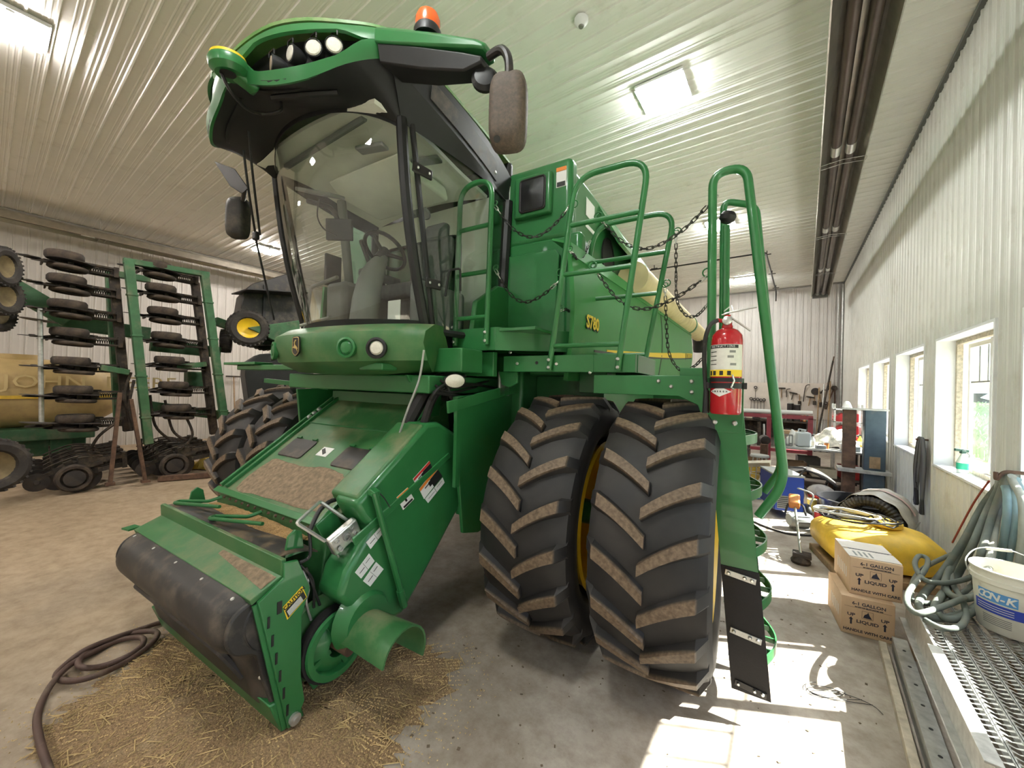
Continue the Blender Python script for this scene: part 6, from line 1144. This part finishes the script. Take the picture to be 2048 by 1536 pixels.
# ================================================================ blue-grey steel column press, workbench and its load
sp_ = empty('steel_press', (1.12, 9.1, 0), 0, 'tall dark blue-grey steel I-beam stand in front of the workbench', 'press'); M_SLATE = mat('blue grey steel', (.07, .10, .125), .45, metal=.3, var=.2, dust=DUST, dustamt=.1)
MB().bb((-.04, -.01, .06), (.22, .01, 1.72)).bb((-.05, .0, .06), (-.03, .22, 1.72)).bb((.21, .0, .06), (.23, .22, 1.72)).build('column', M_SLATE, sp_, None, .004); MB().bb((-.33, .05, .06), (-.15, .20, 1.72)).build('column', G['rust'], sp_, None, .004); MB().bb((-.4, -.08, .62), (.3, .26, .68)).build('cross_bar', G['galv'], sp_, None, .004); MB().bb((-.4, -.2, 0), (.3, .35, .06)).build('base', G['rust'], sp_, None, .004); MB().bb((-.36, -.02, 1.72), (.26, .24, 1.75)).build('top_plate', G['galv'], sp_, None, .004); MB().bb((.02, -.035, .72), (.16, -.011, .92)).build('tray', G['wood'], sp_, None)
wb = empty('workbench', (.55, 10.6, 0), 0, 'steel topped workbench covered with clutter below the tool wall', 'workbench'); MB().bb((-.75, -.75, .84), (.72, .75, .88)).build('bench_top', G['galv'], wb, None, .005)
for x, y in ((-.65, -.65), (.62, -.65), (-.65, .65), (.62, .65)): MB().bb((x - .05, y - .05, 0), (x + .05, y + .05, .84)).build('leg', G['dirty'], wb, None, .004)
MB().bb((-.65, -.62, .25), (.62, .62, .28)).build('shelf', G['dirty'], wb, None)
def crumple(n, loc, sx, sy, sz, m, label, cat, seed, rz=0):
    r = random.Random(seed); ph = [r.uniform(0, 6) for _ in range(6)]
    mb = MB().sheet(lambda u, v: (sx * (u - .5), sy * (v - .5), sz * max(0, math.sin(PI * u) * math.sin(PI * v)) ** .6 * (.75 + .25 * math.sin(9 * u + ph[0]) * math.cos(8 * v + ph[1])) + .012 * math.sin(23 * u + ph[2]) + .012 * math.sin(19 * v + ph[3]) + .02), 22, 18, .006)
    return tag(mb.build(n, m, None, 50, loc=loc, rot=(0, 0, rz)), label, cat)
M_CLOTH = mat('striped cloth', (.60, .57, .50), .85, var=.45, vscale=14)
crumple('cloth_heap', (.78, 10.55, .882), .80, .7, .44, M_CLOTH, 'heap of white and grey crumpled cloth on the workbench', 'cloth', 4)
crumple('plastic_bag', (.10, 10.50, .882), .35, .35, .30, mat('clear bag', (.55, .55, .52), .3), 'crumpled clear plastic bag at the edge of the workbench', 'bag', 8)
e = empty('plastic_jug', (.24, 10.08, .882), .2, 'pale blue-white square jug on the workbench', 'jug'); MB().bb((-.12, -.10, 0), (.12, .10, .30)).build('body', mat('milky plastic', (.55, .6, .62), .4), e, None, .03); MB().cyl((0, 0, .30), (0, 0, .35), .04).build('cap', G['mid'], e); MB().tube(rnd([(-.08, 0, .29), (-.08, 0, .36), (.05, 0, .34)], .02), .014, 6).build('handle', mat('milky handle', (.55, .6, .62), .4), e)
e = empty('plastic_crate', (-.05, 10.0, .882), 0, 'small dark grey plastic basket on the workbench edge', 'basket'); MB().bb((-.11, -.1, 0), (.11, .1, .02)).build('bottom', G['grey'], e, None)
for i in range(5):
    for (a, b) in (((-.11 + .055 * i, -.1), (-.11 + .055 * i, -.1)), ((-.11 + .055 * i, .1), (-.11 + .055 * i, .1))): MB().bb((a[0] - .008, a[1] - .005, .02), (a[0] + .008, a[1] + .005, .22)).build('slat', G['grey'], e, None)
for i in range(4): MB().bb((-.118, -.1 + .066 * i - .008, .02), (-.108, -.1 + .066 * i + .008, .22)).build('slat', G['grey'], e, None)
MB().tube([(-.115, -.105, .22), (.115, -.105, .22), (.115, .105, .22), (-.115, .105, .22)], .008, 6, closed=True).build('rim', G['grey'], e)
bench_bits = [('tool_box', (1.0, 10.0, .882), (.22, .16, .10), (.32, .36, .38), 'low grey tool box in front of the cloth heap', 'tool box'), ('parts_tray', (.52, 9.95, .882), (.16, .12, .07), (.35, .36, .36), 'small grey parts tray at the front of the workbench', 'tray'), ('cardboard_box', (.0, 11.0, .882), (.30, .26, .24), (.40, .27, .15), 'small open cardboard box at the back of the workbench', 'box'), ('red_toolbox', (1.02, 11.12, .882), (.34, .22, .20), (.45, .03, .03), 'red metal toolbox at the wall end of the workbench', 'tool box'), ('paint_can', (.5, 11.1, .882), (.15, .15, .18), (.5, .5, .48), 'silver paint tin behind the cloth heap', 'can')]
for n, l, s, c, lab, ct in bench_bits:
    e = empty(n, l, R_.uniform(-.3, .3), lab, ct); m = mat(n, c, .5, var=.15); w, d, h = s
    if n == 'paint_can': MB().lathe([(0, 0), (.075, 0), (.075, .17), (.07, .18), (0, .178)], (0, 0, 0), (0, 0, 1), 18).build('tin', m, e); MB().tube(cr([(-.076, 0, .15), (0, .02, .24), (.076, 0, .15)], 5), .003, 5).build('bail', G['galv'], e)
    else: MB().bb((-w / 2, -d / 2, 0), (w / 2, d / 2, h * .7)).build('body', m, e, None, .006); MB().bb((-w / 2 - .004, -d / 2 - .004, h * .7), (w / 2 + .004, d / 2 + .004, h)).build('lid', m, e, None, .008); MB().tube(rnd([(-w * .2, 0, h), (-w * .2, 0, h + .03), (w * .2, 0, h + .03), (w * .2, 0, h)], .01, 2), .006, 5).build('handle', G['black_steel'], e)
for i, (x, y, a, b, lab) in enumerate(((.74, 9.92, .1, .07, 'short steel wrench lying near the parts tray'), (.74, 10.06, -.1, .07, 'flat steel bar lying beside the wrench on the bench'))):
    tag(MB().beam((-b, 0, .01), (b, 0, .01), .02, .015).box((b, 0, .01), (.05, .05, .018)).build('hand_tool', G['galv'] if i < 2 else G['dirty'], None, None, loc=(x, y, .882), rot=(0, 0, a)), lab, 'tool')
# red parts rack beside the corner and red bins
rk = empty('red_bin_rack', (1.15, 12.6, 0), 0, 'rack with red plastic bins near the corner windows', 'rack')
for x in (-.25, .25):
    for y in (-.3, .3): MB().bb((x - .02, y - .02, 0), (x + .02, y + .02, 1.75)).build('post', G['galv'], rk, None)
for z in (.6, 1.0, 1.3, 1.6): MB().bb((-.27, -.32, z), (.27, .32, z + .02)).build('shelf', G['galv'], rk, None)
k = 0
for z in (1.02, 1.32):
    for y in (-.135, .135):
        e = empty('red_bin', (1.15, 12.6 + y, z + .0005), 0, 'red plastic parts bin on a shelf of the bin rack', 'bin', 'red plastic parts bins'); MB().prism([(-.26, 0), (.2, 0), (.2, .2), (-.12, .2), (-.26, .09)], .24, lambda u, v, w: (u, w - .12, v)).build('bin_body', mat('red bin', (.55, .02, .03), .4), e, None, .01); MB().bb((-.265, -.05, .03), (-.258, .05, .08)).build('label_slot', G['white_print'], e, None)
e = empty('white_rag', (1.15, 12.6, 1.647), 0, 'white cloth rag draped on top of the bin rack', 'rag'); MB().sheet(lambda u, v: (.2 * (u - .5), .2 * (v - .5), .20 * math.sin(PI * u) * math.sin(PI * v) + .02 * math.sin(9 * u)), 10, 10, .005).build('cloth', G['white_print'], e, 60)
# ================================================================ tool wall board with hand tools, second bench below
M_BOARD = mat('painted tool board', (.62, .55, .49), .7, var=.06)
tb_ = tag(MB().bb((-3.2, YB - .05, 1.05), (1.20, YB - .022, 2.36)).build('tool_board', M_BOARD, None, None), 'cream painted board hung with hand tools on the back wall', 'tool board')
def tool(kind, px, py, s, rz, lab):
    p = wp(px, py, 'y', YB - .10); e = empty(kind, (p.x, p.y, p.z), 0, lab, 'tool', rot=(0, rz, 0)); d = G['dirty']; q_ = G['dirty_disc']
    if kind == 'hammer': MB().cyl((0, 0, -s), (0, 0, s * .8), .018, seg=6).build('handle', G['wood'] if R_.random() < .5 else d, e); MB().beam((-.12, 0, s * .8), (.12, 0, s * .8), .05, .05).build('head', d, e)
    elif kind == 'wrench': MB().beam((0, 0, -s), (0, 0, s * .7), .014, .035, (0, 1, 0)).build('shank', q_, e); MB().lathe([(.03, -.01), (.06, -.01), (.06, .01), (.03, .01)], (0, 0, s * .8), (0, 1, 0), 12).build('jaw', q_, e)
    elif kind == 'pry_bar': MB().tube(cr([(0, 0, -s), (0, 0, s * .6), (.05, 0, s * .95), (.12, 0, s)], 5), .016, 6).build('bar', d, e)
    elif kind == 'disc': MB().lathe([(.02, -.01), (.13, -.01), (.13, .01), (.02, .01)], (0, 0, 0), (0, 1, 0), 20).build('blade', q_, e); MB().cyl((0, -.01, 0), (0, -.03, 0), .03).build('arbor', d, e)
    elif kind == 'brush': MB().bb((-.05, -.015, -s), (.05, .015, -s * .2)).build('bristles', d, e, None, .006); MB().cyl((0, 0, -s * .2), (0, 0, s), .02, seg=6).build('handle', G['wood'], e)
    elif kind == 'brace': MB().tube(rnd([(-.12, 0, -s), (-.1, 0, -s * .3), (.06, 0, -s * .1), (.06, 0, s * .5), (0, 0, s * .6), (0, 0, s)], .03), .016, 6).build('crank', d, e); MB().sphere((0, 0, s), .035, 8, 6).build('knob', G['wood'], e)
    elif kind == 'cutters': [MB().tube(cr([(x_ * .12, 0, -s), (x_ * .06, 0, 0), (x_ * .015, 0, s * .6)], 4), .022, 6).build('handle', G['rust'], e) for x_ in (-1, 1)]; MB().lathe([(.02, -.015), (.09, -.015), (.09, .015), (.02, .015)], (0, 0, s * .75), (0, 1, 0), 14).build('jaw', d, e)
    MB().cyl((0, 0, s * .5), (0, .052, s * .5), .006, seg=5).build('peg', G['galv'], e)
TL = [('wrench', 1511, 785, .25, 0, 'open wrench hung by itself above the row of spanners'), ('hammer', 1563, 785, .20, 0, 'T-handled tool hung behind the ladder rail'), ('pry_bar', 1573, 786, .16, 0, 'slim dark punch hung beside the T-handled tool'), ('hammer', 1585, 792, .14, .2, 'small hammer hung in the middle of the tool board'), ('brush', 1599, 800, .20, 0, 'narrow black brush hung in the middle of the tool board'), ('pry_bar', 1609, 786, .32, .1, 'tall curved pry bar hung on the tool board'), ('hammer', 1619, 802, .18, .15, 'heavy hammer hung beside the tall pry bar'), ('disc', 1631, 783, .1, 0, 'round saw blade hung on the tool board'), ('brush', 1641, 802, .22, -.1, 'wide wooden-handled brush hung under the saw blade'), ('brace', 1653, 778, .2, .2, 'hand brace with crank hung above the brushes'), ('wrench', 1651, 812, .12, .15, 'small spanner hung near the bolt cutters'), ('cutters', 1665, 795, .45, .12, 'long-handled bolt cutters hung near the corner'), ('brush', 1629, 800, .18, .0, 'short dark scraper hung below the saw blade')]
for a in TL: tool(*a)
for i in range(5): tool('wrench', 1502 + 6.5 * i, 808 + (i % 2), .26 - .015 * i, 0, 'combination spanner hung in the row of spanners by the ladder')
for o in list(bpy.data.objects):
    if o.get('label') == 'combination spanner hung in the row of spanners by the ladder': o['group'] = 'row of combination spanners'
e = empty('long_bar', wp(1668, 838, 'y', 17.3), 0, 'long dark steel bar leaning into the corner across the tool board', 'bar'); e.location = (.75, 16.6, 0); MB().cyl((-.05, 0, .02), (.45, .85, 3.15), .028, seg=8).build('shaft', G['dirty'], e); MB().cyl((.45, .85, 3.15), (.473, .89, 3.3), .02, seg=8).build('tip', G['rust'], e)
for i, x in enumerate((.75, .88, 1.05)): e = empty('stock_pole', (x, 17.35, 0), 0, ('brown wooden pole', 'grey steel tube', 'pale timber lath')[i] + ' standing in the corner by the tool board', 'pole'); MB().cyl((0, -.5, 0), (.10, .32, 2.2 + .12 * i), .022, seg=8).build('pole', (G['wood'], G['galv'], G['wood'])[i], e); MB().cyl((0, -.5, 0), (.003, -.48, .06), .026, seg=8).build('end_cap', G['dirty'], e)
b2_ = empty('back_bench', (-.6, 17.25, 0), 0, 'long dark workbench against the tool wall', 'workbench'); MB().bb((-2.2, -.35, .92), (1.25, .4, .98)).build('bench_top', G['dirty'], b2_, None, .005)
for x in (-2.1, -.3, 1.15): MB().bb((x - .06, -.3, 0), (x + .06, .35, .92)).build('leg', G['dirty'], b2_, None)
MB().bb((-2.1, .2, .3), (1.15, .35, .9)).build('back_panel', G['dirty'], b2_, None)
for i, (x, h, lab) in enumerate(((.42, .62, 'tall black cylinder standing on the long dark workbench'), (.62, .58, 'second tall black cylinder with a bright edge on the dark workbench'))): e = empty('oil_filter', (-.6 + x + .2, 17.1, .982), 0, lab, 'cylinder'); MB().cyl((0, 0, 0), (0, 0, h), .10, seg=18).build('canister', G['black_steel'], e); MB().cyl((0, 0, h), (0, 0, h + .03), .085, seg=18).build('cap', G['galv'], e)
v_ = empty('bench_vise', (-1.0, 16.95, .982), .2, 'grey bench vise on the long dark workbench', 'vise'); MB().bb((-.12, -.1, 0), (.12, .1, .06)).bb((-.06, -.08, .06), (.06, .08, .2)).build('body', G['dirty_disc'], v_, None, .01); MB().bb((-.1, -.22, .14), (.1, -.1, .26)).bb((-.1, -.06, .14), (.1, .02, .26)).build('jaw', G['dirty_disc'], v_, None, .01); MB().cyl((0, -.4, .18), (0, -.1, .18), .02).cyl((-.12, -.38, .18), (.12, -.38, .18), .01).build('screw', G['galv'], v_)
pf_ = empty('maroon_stand', (-.45, 12.6, 0), .1, 'maroon steel frame stand between the workbenches', 'stand'); M_MAR = mat('maroon paint', (.20, .03, .04), .5, var=.2)
for x in (-.9, .0, .9): MB().bb((x - .05, -.05, 0), (x + .05, .05, 1.35)).build('post', M_MAR, pf_, None)
MB().bb((-.95, -.05, 1.30), (.95, .05, 1.40)).build('rail', M_MAR, pf_, None); MB().bb((-.95, -.05, .4), (.95, .05, .48)).build('rail', M_MAR, pf_, None)
tag(MB().cyl((-.9, 0, 1.46), (.9, .1, 1.47), .06, seg=14).build('white_pipe', mat('white tube', (.6, .6, .57), .4), None, 35, loc=(-.4, 12.6, 0), rot=(0, 0, .1)), 'white plastic pipe lying on the maroon frame', 'pipe')
st_o = empty('shop_stool', (-.50, 9.80, 0), 0, 'round grey topped shop stool beside the workbench', 'stool'); MB().lathe([(0, .60), (.17, .60), (.18, .62), (.17, .65), (0, .655)], (0, 0, 0), (0, 0, 1), 22).build('seat', G['mid'], st_o)
for i in range(4): a = i * PI / 2 + .4; MB().cyl((math.cos(a) * .12, math.sin(a) * .12, .60), (math.cos(a) * .2, math.sin(a) * .2, 0), .012, seg=8).build('leg', G['galv'], st_o)
MB().tube([(math.cos(t) * .17, math.sin(t) * .17, .25) for t in [2 * PI * i / 16 for i in range(16)]], .008, 6, closed=True).build('footring', G['galv'], st_o)
# scrap on the floor between welder and press
e = empty('fender_panel', (.28, 9.42, 0), .0, 'curved dusty black fender lying on the scrap', 'fender'); MB().sheet(lambda u, v: (-.45 + .9 * u, -.25 + .4 * v, .10 + .42 * math.sin(PI * (.15 + .7 * u)) + .03 * v), 14, 3, .012).build('skin', G['black_dusty'], e); MB().tube(cr([(-.45, -.25, .30), (0, -.25, .53), (.45, -.25, .30)], 6), .016, 6).build('rolled_edge', G['black_dusty'], e); [MB().bb((x_, -.1, 0), (x_ + .06, .05, .34)).build('bracket', G['rust'], e, None) for x_ in (-.4, .34)]
e = empty('mower_deck', (.02, 8.58, 0), .7, 'white engine shroud with an oval opening among the scrap', 'shroud'); MB().loft([[V((math.cos(a) * .30 * s, math.sin(a) * .22 * s, z)) for a in [2 * PI * k / 20 for k in range(20)]] for z, s in ((0, 1.0), (.15, 1.05), (.34, .85), (.42, .5))]).build('shell', mat('off white shroud', (.58, .53, .44), .5, var=.15), e, 40); MB().lathe([(.0, .0), (.08, .0), (.11, .02), (.08, .03)], (.2, -.12, .28), (.7, -.5, .5), 18).build('opening_ring', G['black_print'], e)
e = empty('chute_panel', (-.84, 9.28, 0), -.05, 'long cream sheet metal chute lying on the scrap', 'chute'); MB().sheet(lambda u, v: (-.55 + 1.1 * u, .35 * (v - .5), .32 + .20 * u + .10 * abs(2 * v - 1)), 8, 6, .008).build('trough', mat('cream sheet', (.60, .54, .42), .5, var=.2), e); MB().bb((-.5, -.15, 0), (-.42, .15, .33)).bb((.40, -.15, 0), (.48, .15, .50)).build('trestle', G['wood'], e, None)
e = empty('round_cushion', (.49, 8.98, 0), 0, 'rounded grey and red padded seat on the floor by the press', 'seat'); MB().sphere((0, 0, .17), (.22, .2, .17), 18, 10).build('pad', mat('pad', (.36, .33, .31), .7, var=.3, vscale=10), e); MB().lathe([(.215, .12), (.225, .15), (.215, .17)], (0, 0, 0), (0, 0, 1), 22).build('red_band', G['red_print'], e)
RS = random.Random(11)
for i in range(15):   # loose scrap pieces under and left of the benches
    x, y = -2.45 + .42 * (i % 3), 9.0 + .46 * (i // 3); t = i % 4; lab = ['rusty bent pipe', 'dark flat iron strap', 'dirty gear wheel', 'grey angle offcut'][t] + ' in the scrap pile behind the ladder'; nm = ['scrap_pipe', 'scrap_strap', 'scrap_gear', 'scrap_angle'][t]; a = RS.uniform(0, PI); z0 = .02
    if t == 0: mb = MB().tube(cr([(-.18, 0, .03), (0, .04, .03 + RS.uniform(.1, .5)), (.18, -.04, .03)], 5), .025, 6)
    elif t == 1: mb = MB().beam((-.17, 0, .01), (.17, 0, RS.uniform(.1, .5)), .06, .015)
    elif t == 2: mb = MB().lathe([(.04, -.03), (.14, -.03), (.16, -.02), (.16, .02), (.14, .03), (.04, .03)], (0, 0, .15), (1, .3, .3), 14)
    else: mb = MB().bb((-.18, 0, 0), (.18, .06, .008)).bb((-.18, 0, 0), (.18, .008, .06))
    tag(mb.build(nm, [G['rust'], G['dirty'], G['dirty_disc'], G['galv']][t], None, 35, loc=(x, y, 0), rot=(0, 0, a)), lab, 'scrap', 'scrap ' + ['pipes', 'straps', 'gears', 'angles'][t] + ' behind the ladder')
# tangle of cables and tall junk pieces seen past the ladder
e = empty('cable_reel', (-.80, 8.3, 0), .4, 'tangled blue and grey cable reel on a stand behind the ladder', 'reel'); MB().lathe([(.05, -.12), (.26, -.12), (.26, -.10), (.09, -.1), (.09, .10), (.26, .1), (.26, .12), (.05, .12)], (0, 0, .95), (1, 0, 0), 24).build('spool', G['dirty'], e); MB().tube([V((-.08 + .16 * ((i * .13) % 1), math.cos(i * .6) * (.13 + .06 * ((i * .37) % 1)), .95 + math.sin(i * .6) * (.13 + .06 * ((i * .37) % 1)))) for i in range(90)], .012, 5).build('cable', mat('blue cable', (.10, .16, .26), .5), e, 60); MB().beam((-.16, 0, 0), (-.16, 0, .95), .05, .05).beam((.16, 0, 0), (.16, 0, .95), .05, .05).bb((-.2, -.25, 0), (.2, .25, .04)).build('stand', G['dirty'], e, None)
for i in range(7): x, y = -1.75 + .42 * (i % 4), 11.35 + .45 * (i // 4); h = RS.uniform(.7, 1.3); e = empty('machine_part', (x, y, 0), RS.uniform(0, 3), ['rusty gearbox casing', 'dark bearing block on a post', 'dirty pump body on a foot'][i % 3] + ' standing in the junk behind the ladder', 'machine part', 'upright machine parts behind the ladder'); MB().bb((-.1, -.08, 0), (.1, .08, h * .6)).build('casing', [G['rust'], G['dirty'], G['dirty_disc']][i % 3], e, None, .02); MB().lathe([(.04, -.1), (.11, -.08), (.11, .06), (.05, .1), (0, .1)], (0, 0, h * .6 + .1), (1, .4, .2), 14).build('flange', G['dirty_disc'], e); MB().cyl((0, 0, h * .6), (.03, .02, h), .02, seg=6).build('stub_shaft', G['galv'], e)
# ================================================================ small clutter on and under the benches, each piece on its own
CC = dict(white=(.62, .61, .57), red=(.45, .03, .03), blue=(.04, .10, .35), yellow=(.6, .42, .06), black=(.02, .02, .02), green=(.04, .18, .07), grey=(.25, .25, .25), orange=(.55, .18, .04), brown=(.22, .13, .07), silver=(.5, .5, .5), cream=(.58, .52, .40), teal=(.05, .25, .25))
CM = {k: mat('clutter ' + k, v, .5, metal=.7 if k == 'silver' else 0, var=.15, dust=DUST, dustamt=.12) for k, v in CC.items()}
def bottle(c, loc, place, s=1.0):
    e = empty('bottle', loc, 0, '%s bottle %s' % (c, place), 'bottle'); MB().lathe([(0, 0), (.04 * s, 0), (.042 * s, .01), (.042 * s, .15 * s), (.018 * s, .20 * s), (.016 * s, .23 * s), (0, .23 * s)], (0, 0, 0), (0, 0, 1), 14).build('body', CM[c], e); MB().cyl((0, 0, .23 * s), (0, 0, .26 * s), .019 * s, seg=10).build('cap', CM['black'], e); MB().lathe([(.0425 * s, .04 * s), (.0428 * s, .12 * s)], (0, 0, 0), (0, 0, 1), 14).build('label', CM['cream'], e)
def can(c, loc, place, s=1.0):
    e = empty('tin_can', loc, 0, '%s tin can %s' % (c, place), 'can'); MB().lathe([(0, 0), (.05 * s, 0), (.05 * s, .14 * s), (0, .14 * s)], (0, 0, 0), (0, 0, 1), 16).build('tin', CM[c], e); MB().lathe([(.046 * s, .14 * s), (.052 * s, .142 * s), (.052 * s, .150 * s), (.046 * s, .150 * s)], (0, 0, 0), (0, 0, 1), 16).build('lip', CM['silver'], e)
def crate(c, loc, place, s=(.3, .25, .2), rz=0):
    e = empty('parts_box', loc, rz, '%s parts box %s' % (c, place), 'box'); w, d, h = s; t = .012
    MB().bb((-w / 2, -d / 2, 0), (w / 2, d / 2, t)).bb((-w / 2, -d / 2, t), (-w / 2 + t, d / 2, h)).bb((w / 2 - t, -d / 2, t), (w / 2, d / 2, h)).bb((-w / 2 + t, -d / 2, t), (w / 2 - t, -d / 2 + t, h)).bb((-w / 2 + t, d / 2 - t, t), (w / 2 - t, d / 2, h)).build('box_shell', CM[c], e, None); MB().box((.02, 0, h * .6), (w * .7, d * .5, h * .5), (.2, .1, .4)).build('contents', CM['brown'], e, None, .02)
def coil(c, loc, place, r=.14):
    tag(MB().tube([V((math.cos(a) * (r + .015 * math.sin(a * 3.3)), math.sin(a) * r, .012 + .004 * (i // 20))) for i, a in ((i, i * .314) for i in range(70))], .009, 5).build('cable_coil', CM[c], None, 60, loc=loc), '%s cable coil %s' % (c, place), 'cable')
def plank(m, p0, p1, lab, w=.14, t=.03): tag(MB().beam((0, 0, 0), V(p1) - V(p0), w, t).build('loose_plank', m, None, None, .003, loc=p0), lab, 'plank')
T1, T2 = .882, .982
for c, x, y in (('white', .40, 10.12), ('green', .36, 10.27), ('red', .325, 10.62), ('blue', 1.22, 10.14), ('yellow', 1.225, 10.97)): bottle(c, (x, y, T1), 'among the clutter on the steel topped bench')
for c, x, y in (('silver', .86, 10.08), ('orange', .62, 10.06), ('grey', .30, 10.75)): can(c, (x, y, T1), 'among the clutter on the steel topped bench', .8)
coil('orange', (.25, 11.15, T1), 'lying on the steel topped bench'); coil('black', (.75, 11.12, T1), 'lying on the steel topped bench', .12)
for c, x, y, s in (('brown', .12, 10.35, (.36, .3, .24)), ('cream', .58, 10.25, (.4, .3, .18)), ('red', 1.0, 10.4, (.3, .3, .26)), ('grey', .35, 10.9, (.4, .3, .3))): crate(c, (x, y, .282), 'on the shelf under the steel topped bench', s, .15)
for i, (c, x) in enumerate((('white', -.62), ('yellow', -.48), ('blue', -.32), ('green', -.2), ('red', .32), ('orange', .44), ('teal', .52))): bottle(c, (x, 17.2 - .06 * (i % 2), T2), 'standing on the long dark bench', 1.2)
for i, (c, x) in enumerate((('silver', -1.45), ('red', -1.6), ('grey', -1.75), ('cream', -1.92))): can(c, (x, 17.15, T2), 'standing on the long dark bench', 1.4)
crate('blue', (-2.2, 17.2, T2), 'on the long dark bench', (.4, .3, .25)); crate('cream', (-1.25, 17.4, T2), 'on the long dark bench', (.22, .2, .3))
crate('brown', (-.75, 10.9, 0), 'on the floor beside the bench leg', (.4, .34, .4), .2); crate('yellow', (-.72, 10.35, 0), 'on the floor beside the stool', (.36, .3, .28), -.2); crate('white', (-.30, 10.2, .0), 'pushed against the bench end', (.18, .3, .34), 0)
bottle('cream', (-.42, 8.95, 0), 'on the floor near the shroud', 1.6); can('yellow', (.34, 8.95 - .62, 0), 'on the floor between welder and tub', 1.3); can('red', (.40, 7.60, 0), 'on the floor beside the welder wheel', 1.2)
plank(CM['cream'], (-.15, 9.68, .02), (.50, 9.72, .02), 'cream board lying in front of the bench legs')
coil('blue', (-.50, 8.62, 0), 'on the floor behind the welder', .16); coil('white', (.50, 7.33, 0), 'on the floor in front of the black tub', .10)
wh = empty('small_wheel', (.66, 9.35, 0), 0, 'small spoked wheel standing against the press base', 'wheel'); wh.location = (.66, 9.66, 0); MB().lathe([(.11, -.03), (.15, -.03), (.16, 0), (.15, .03), (.11, .03)], (0, 0, .16), (1, .3, 0), 20).build('tyre', CM['black'], wh); MB().lathe([(0, -.02), (.11, -.012), (.11, .012), (0, .02)], (0, 0, .16), (1, .3, 0), 16).build('wheel_disc', CM['grey'], wh)
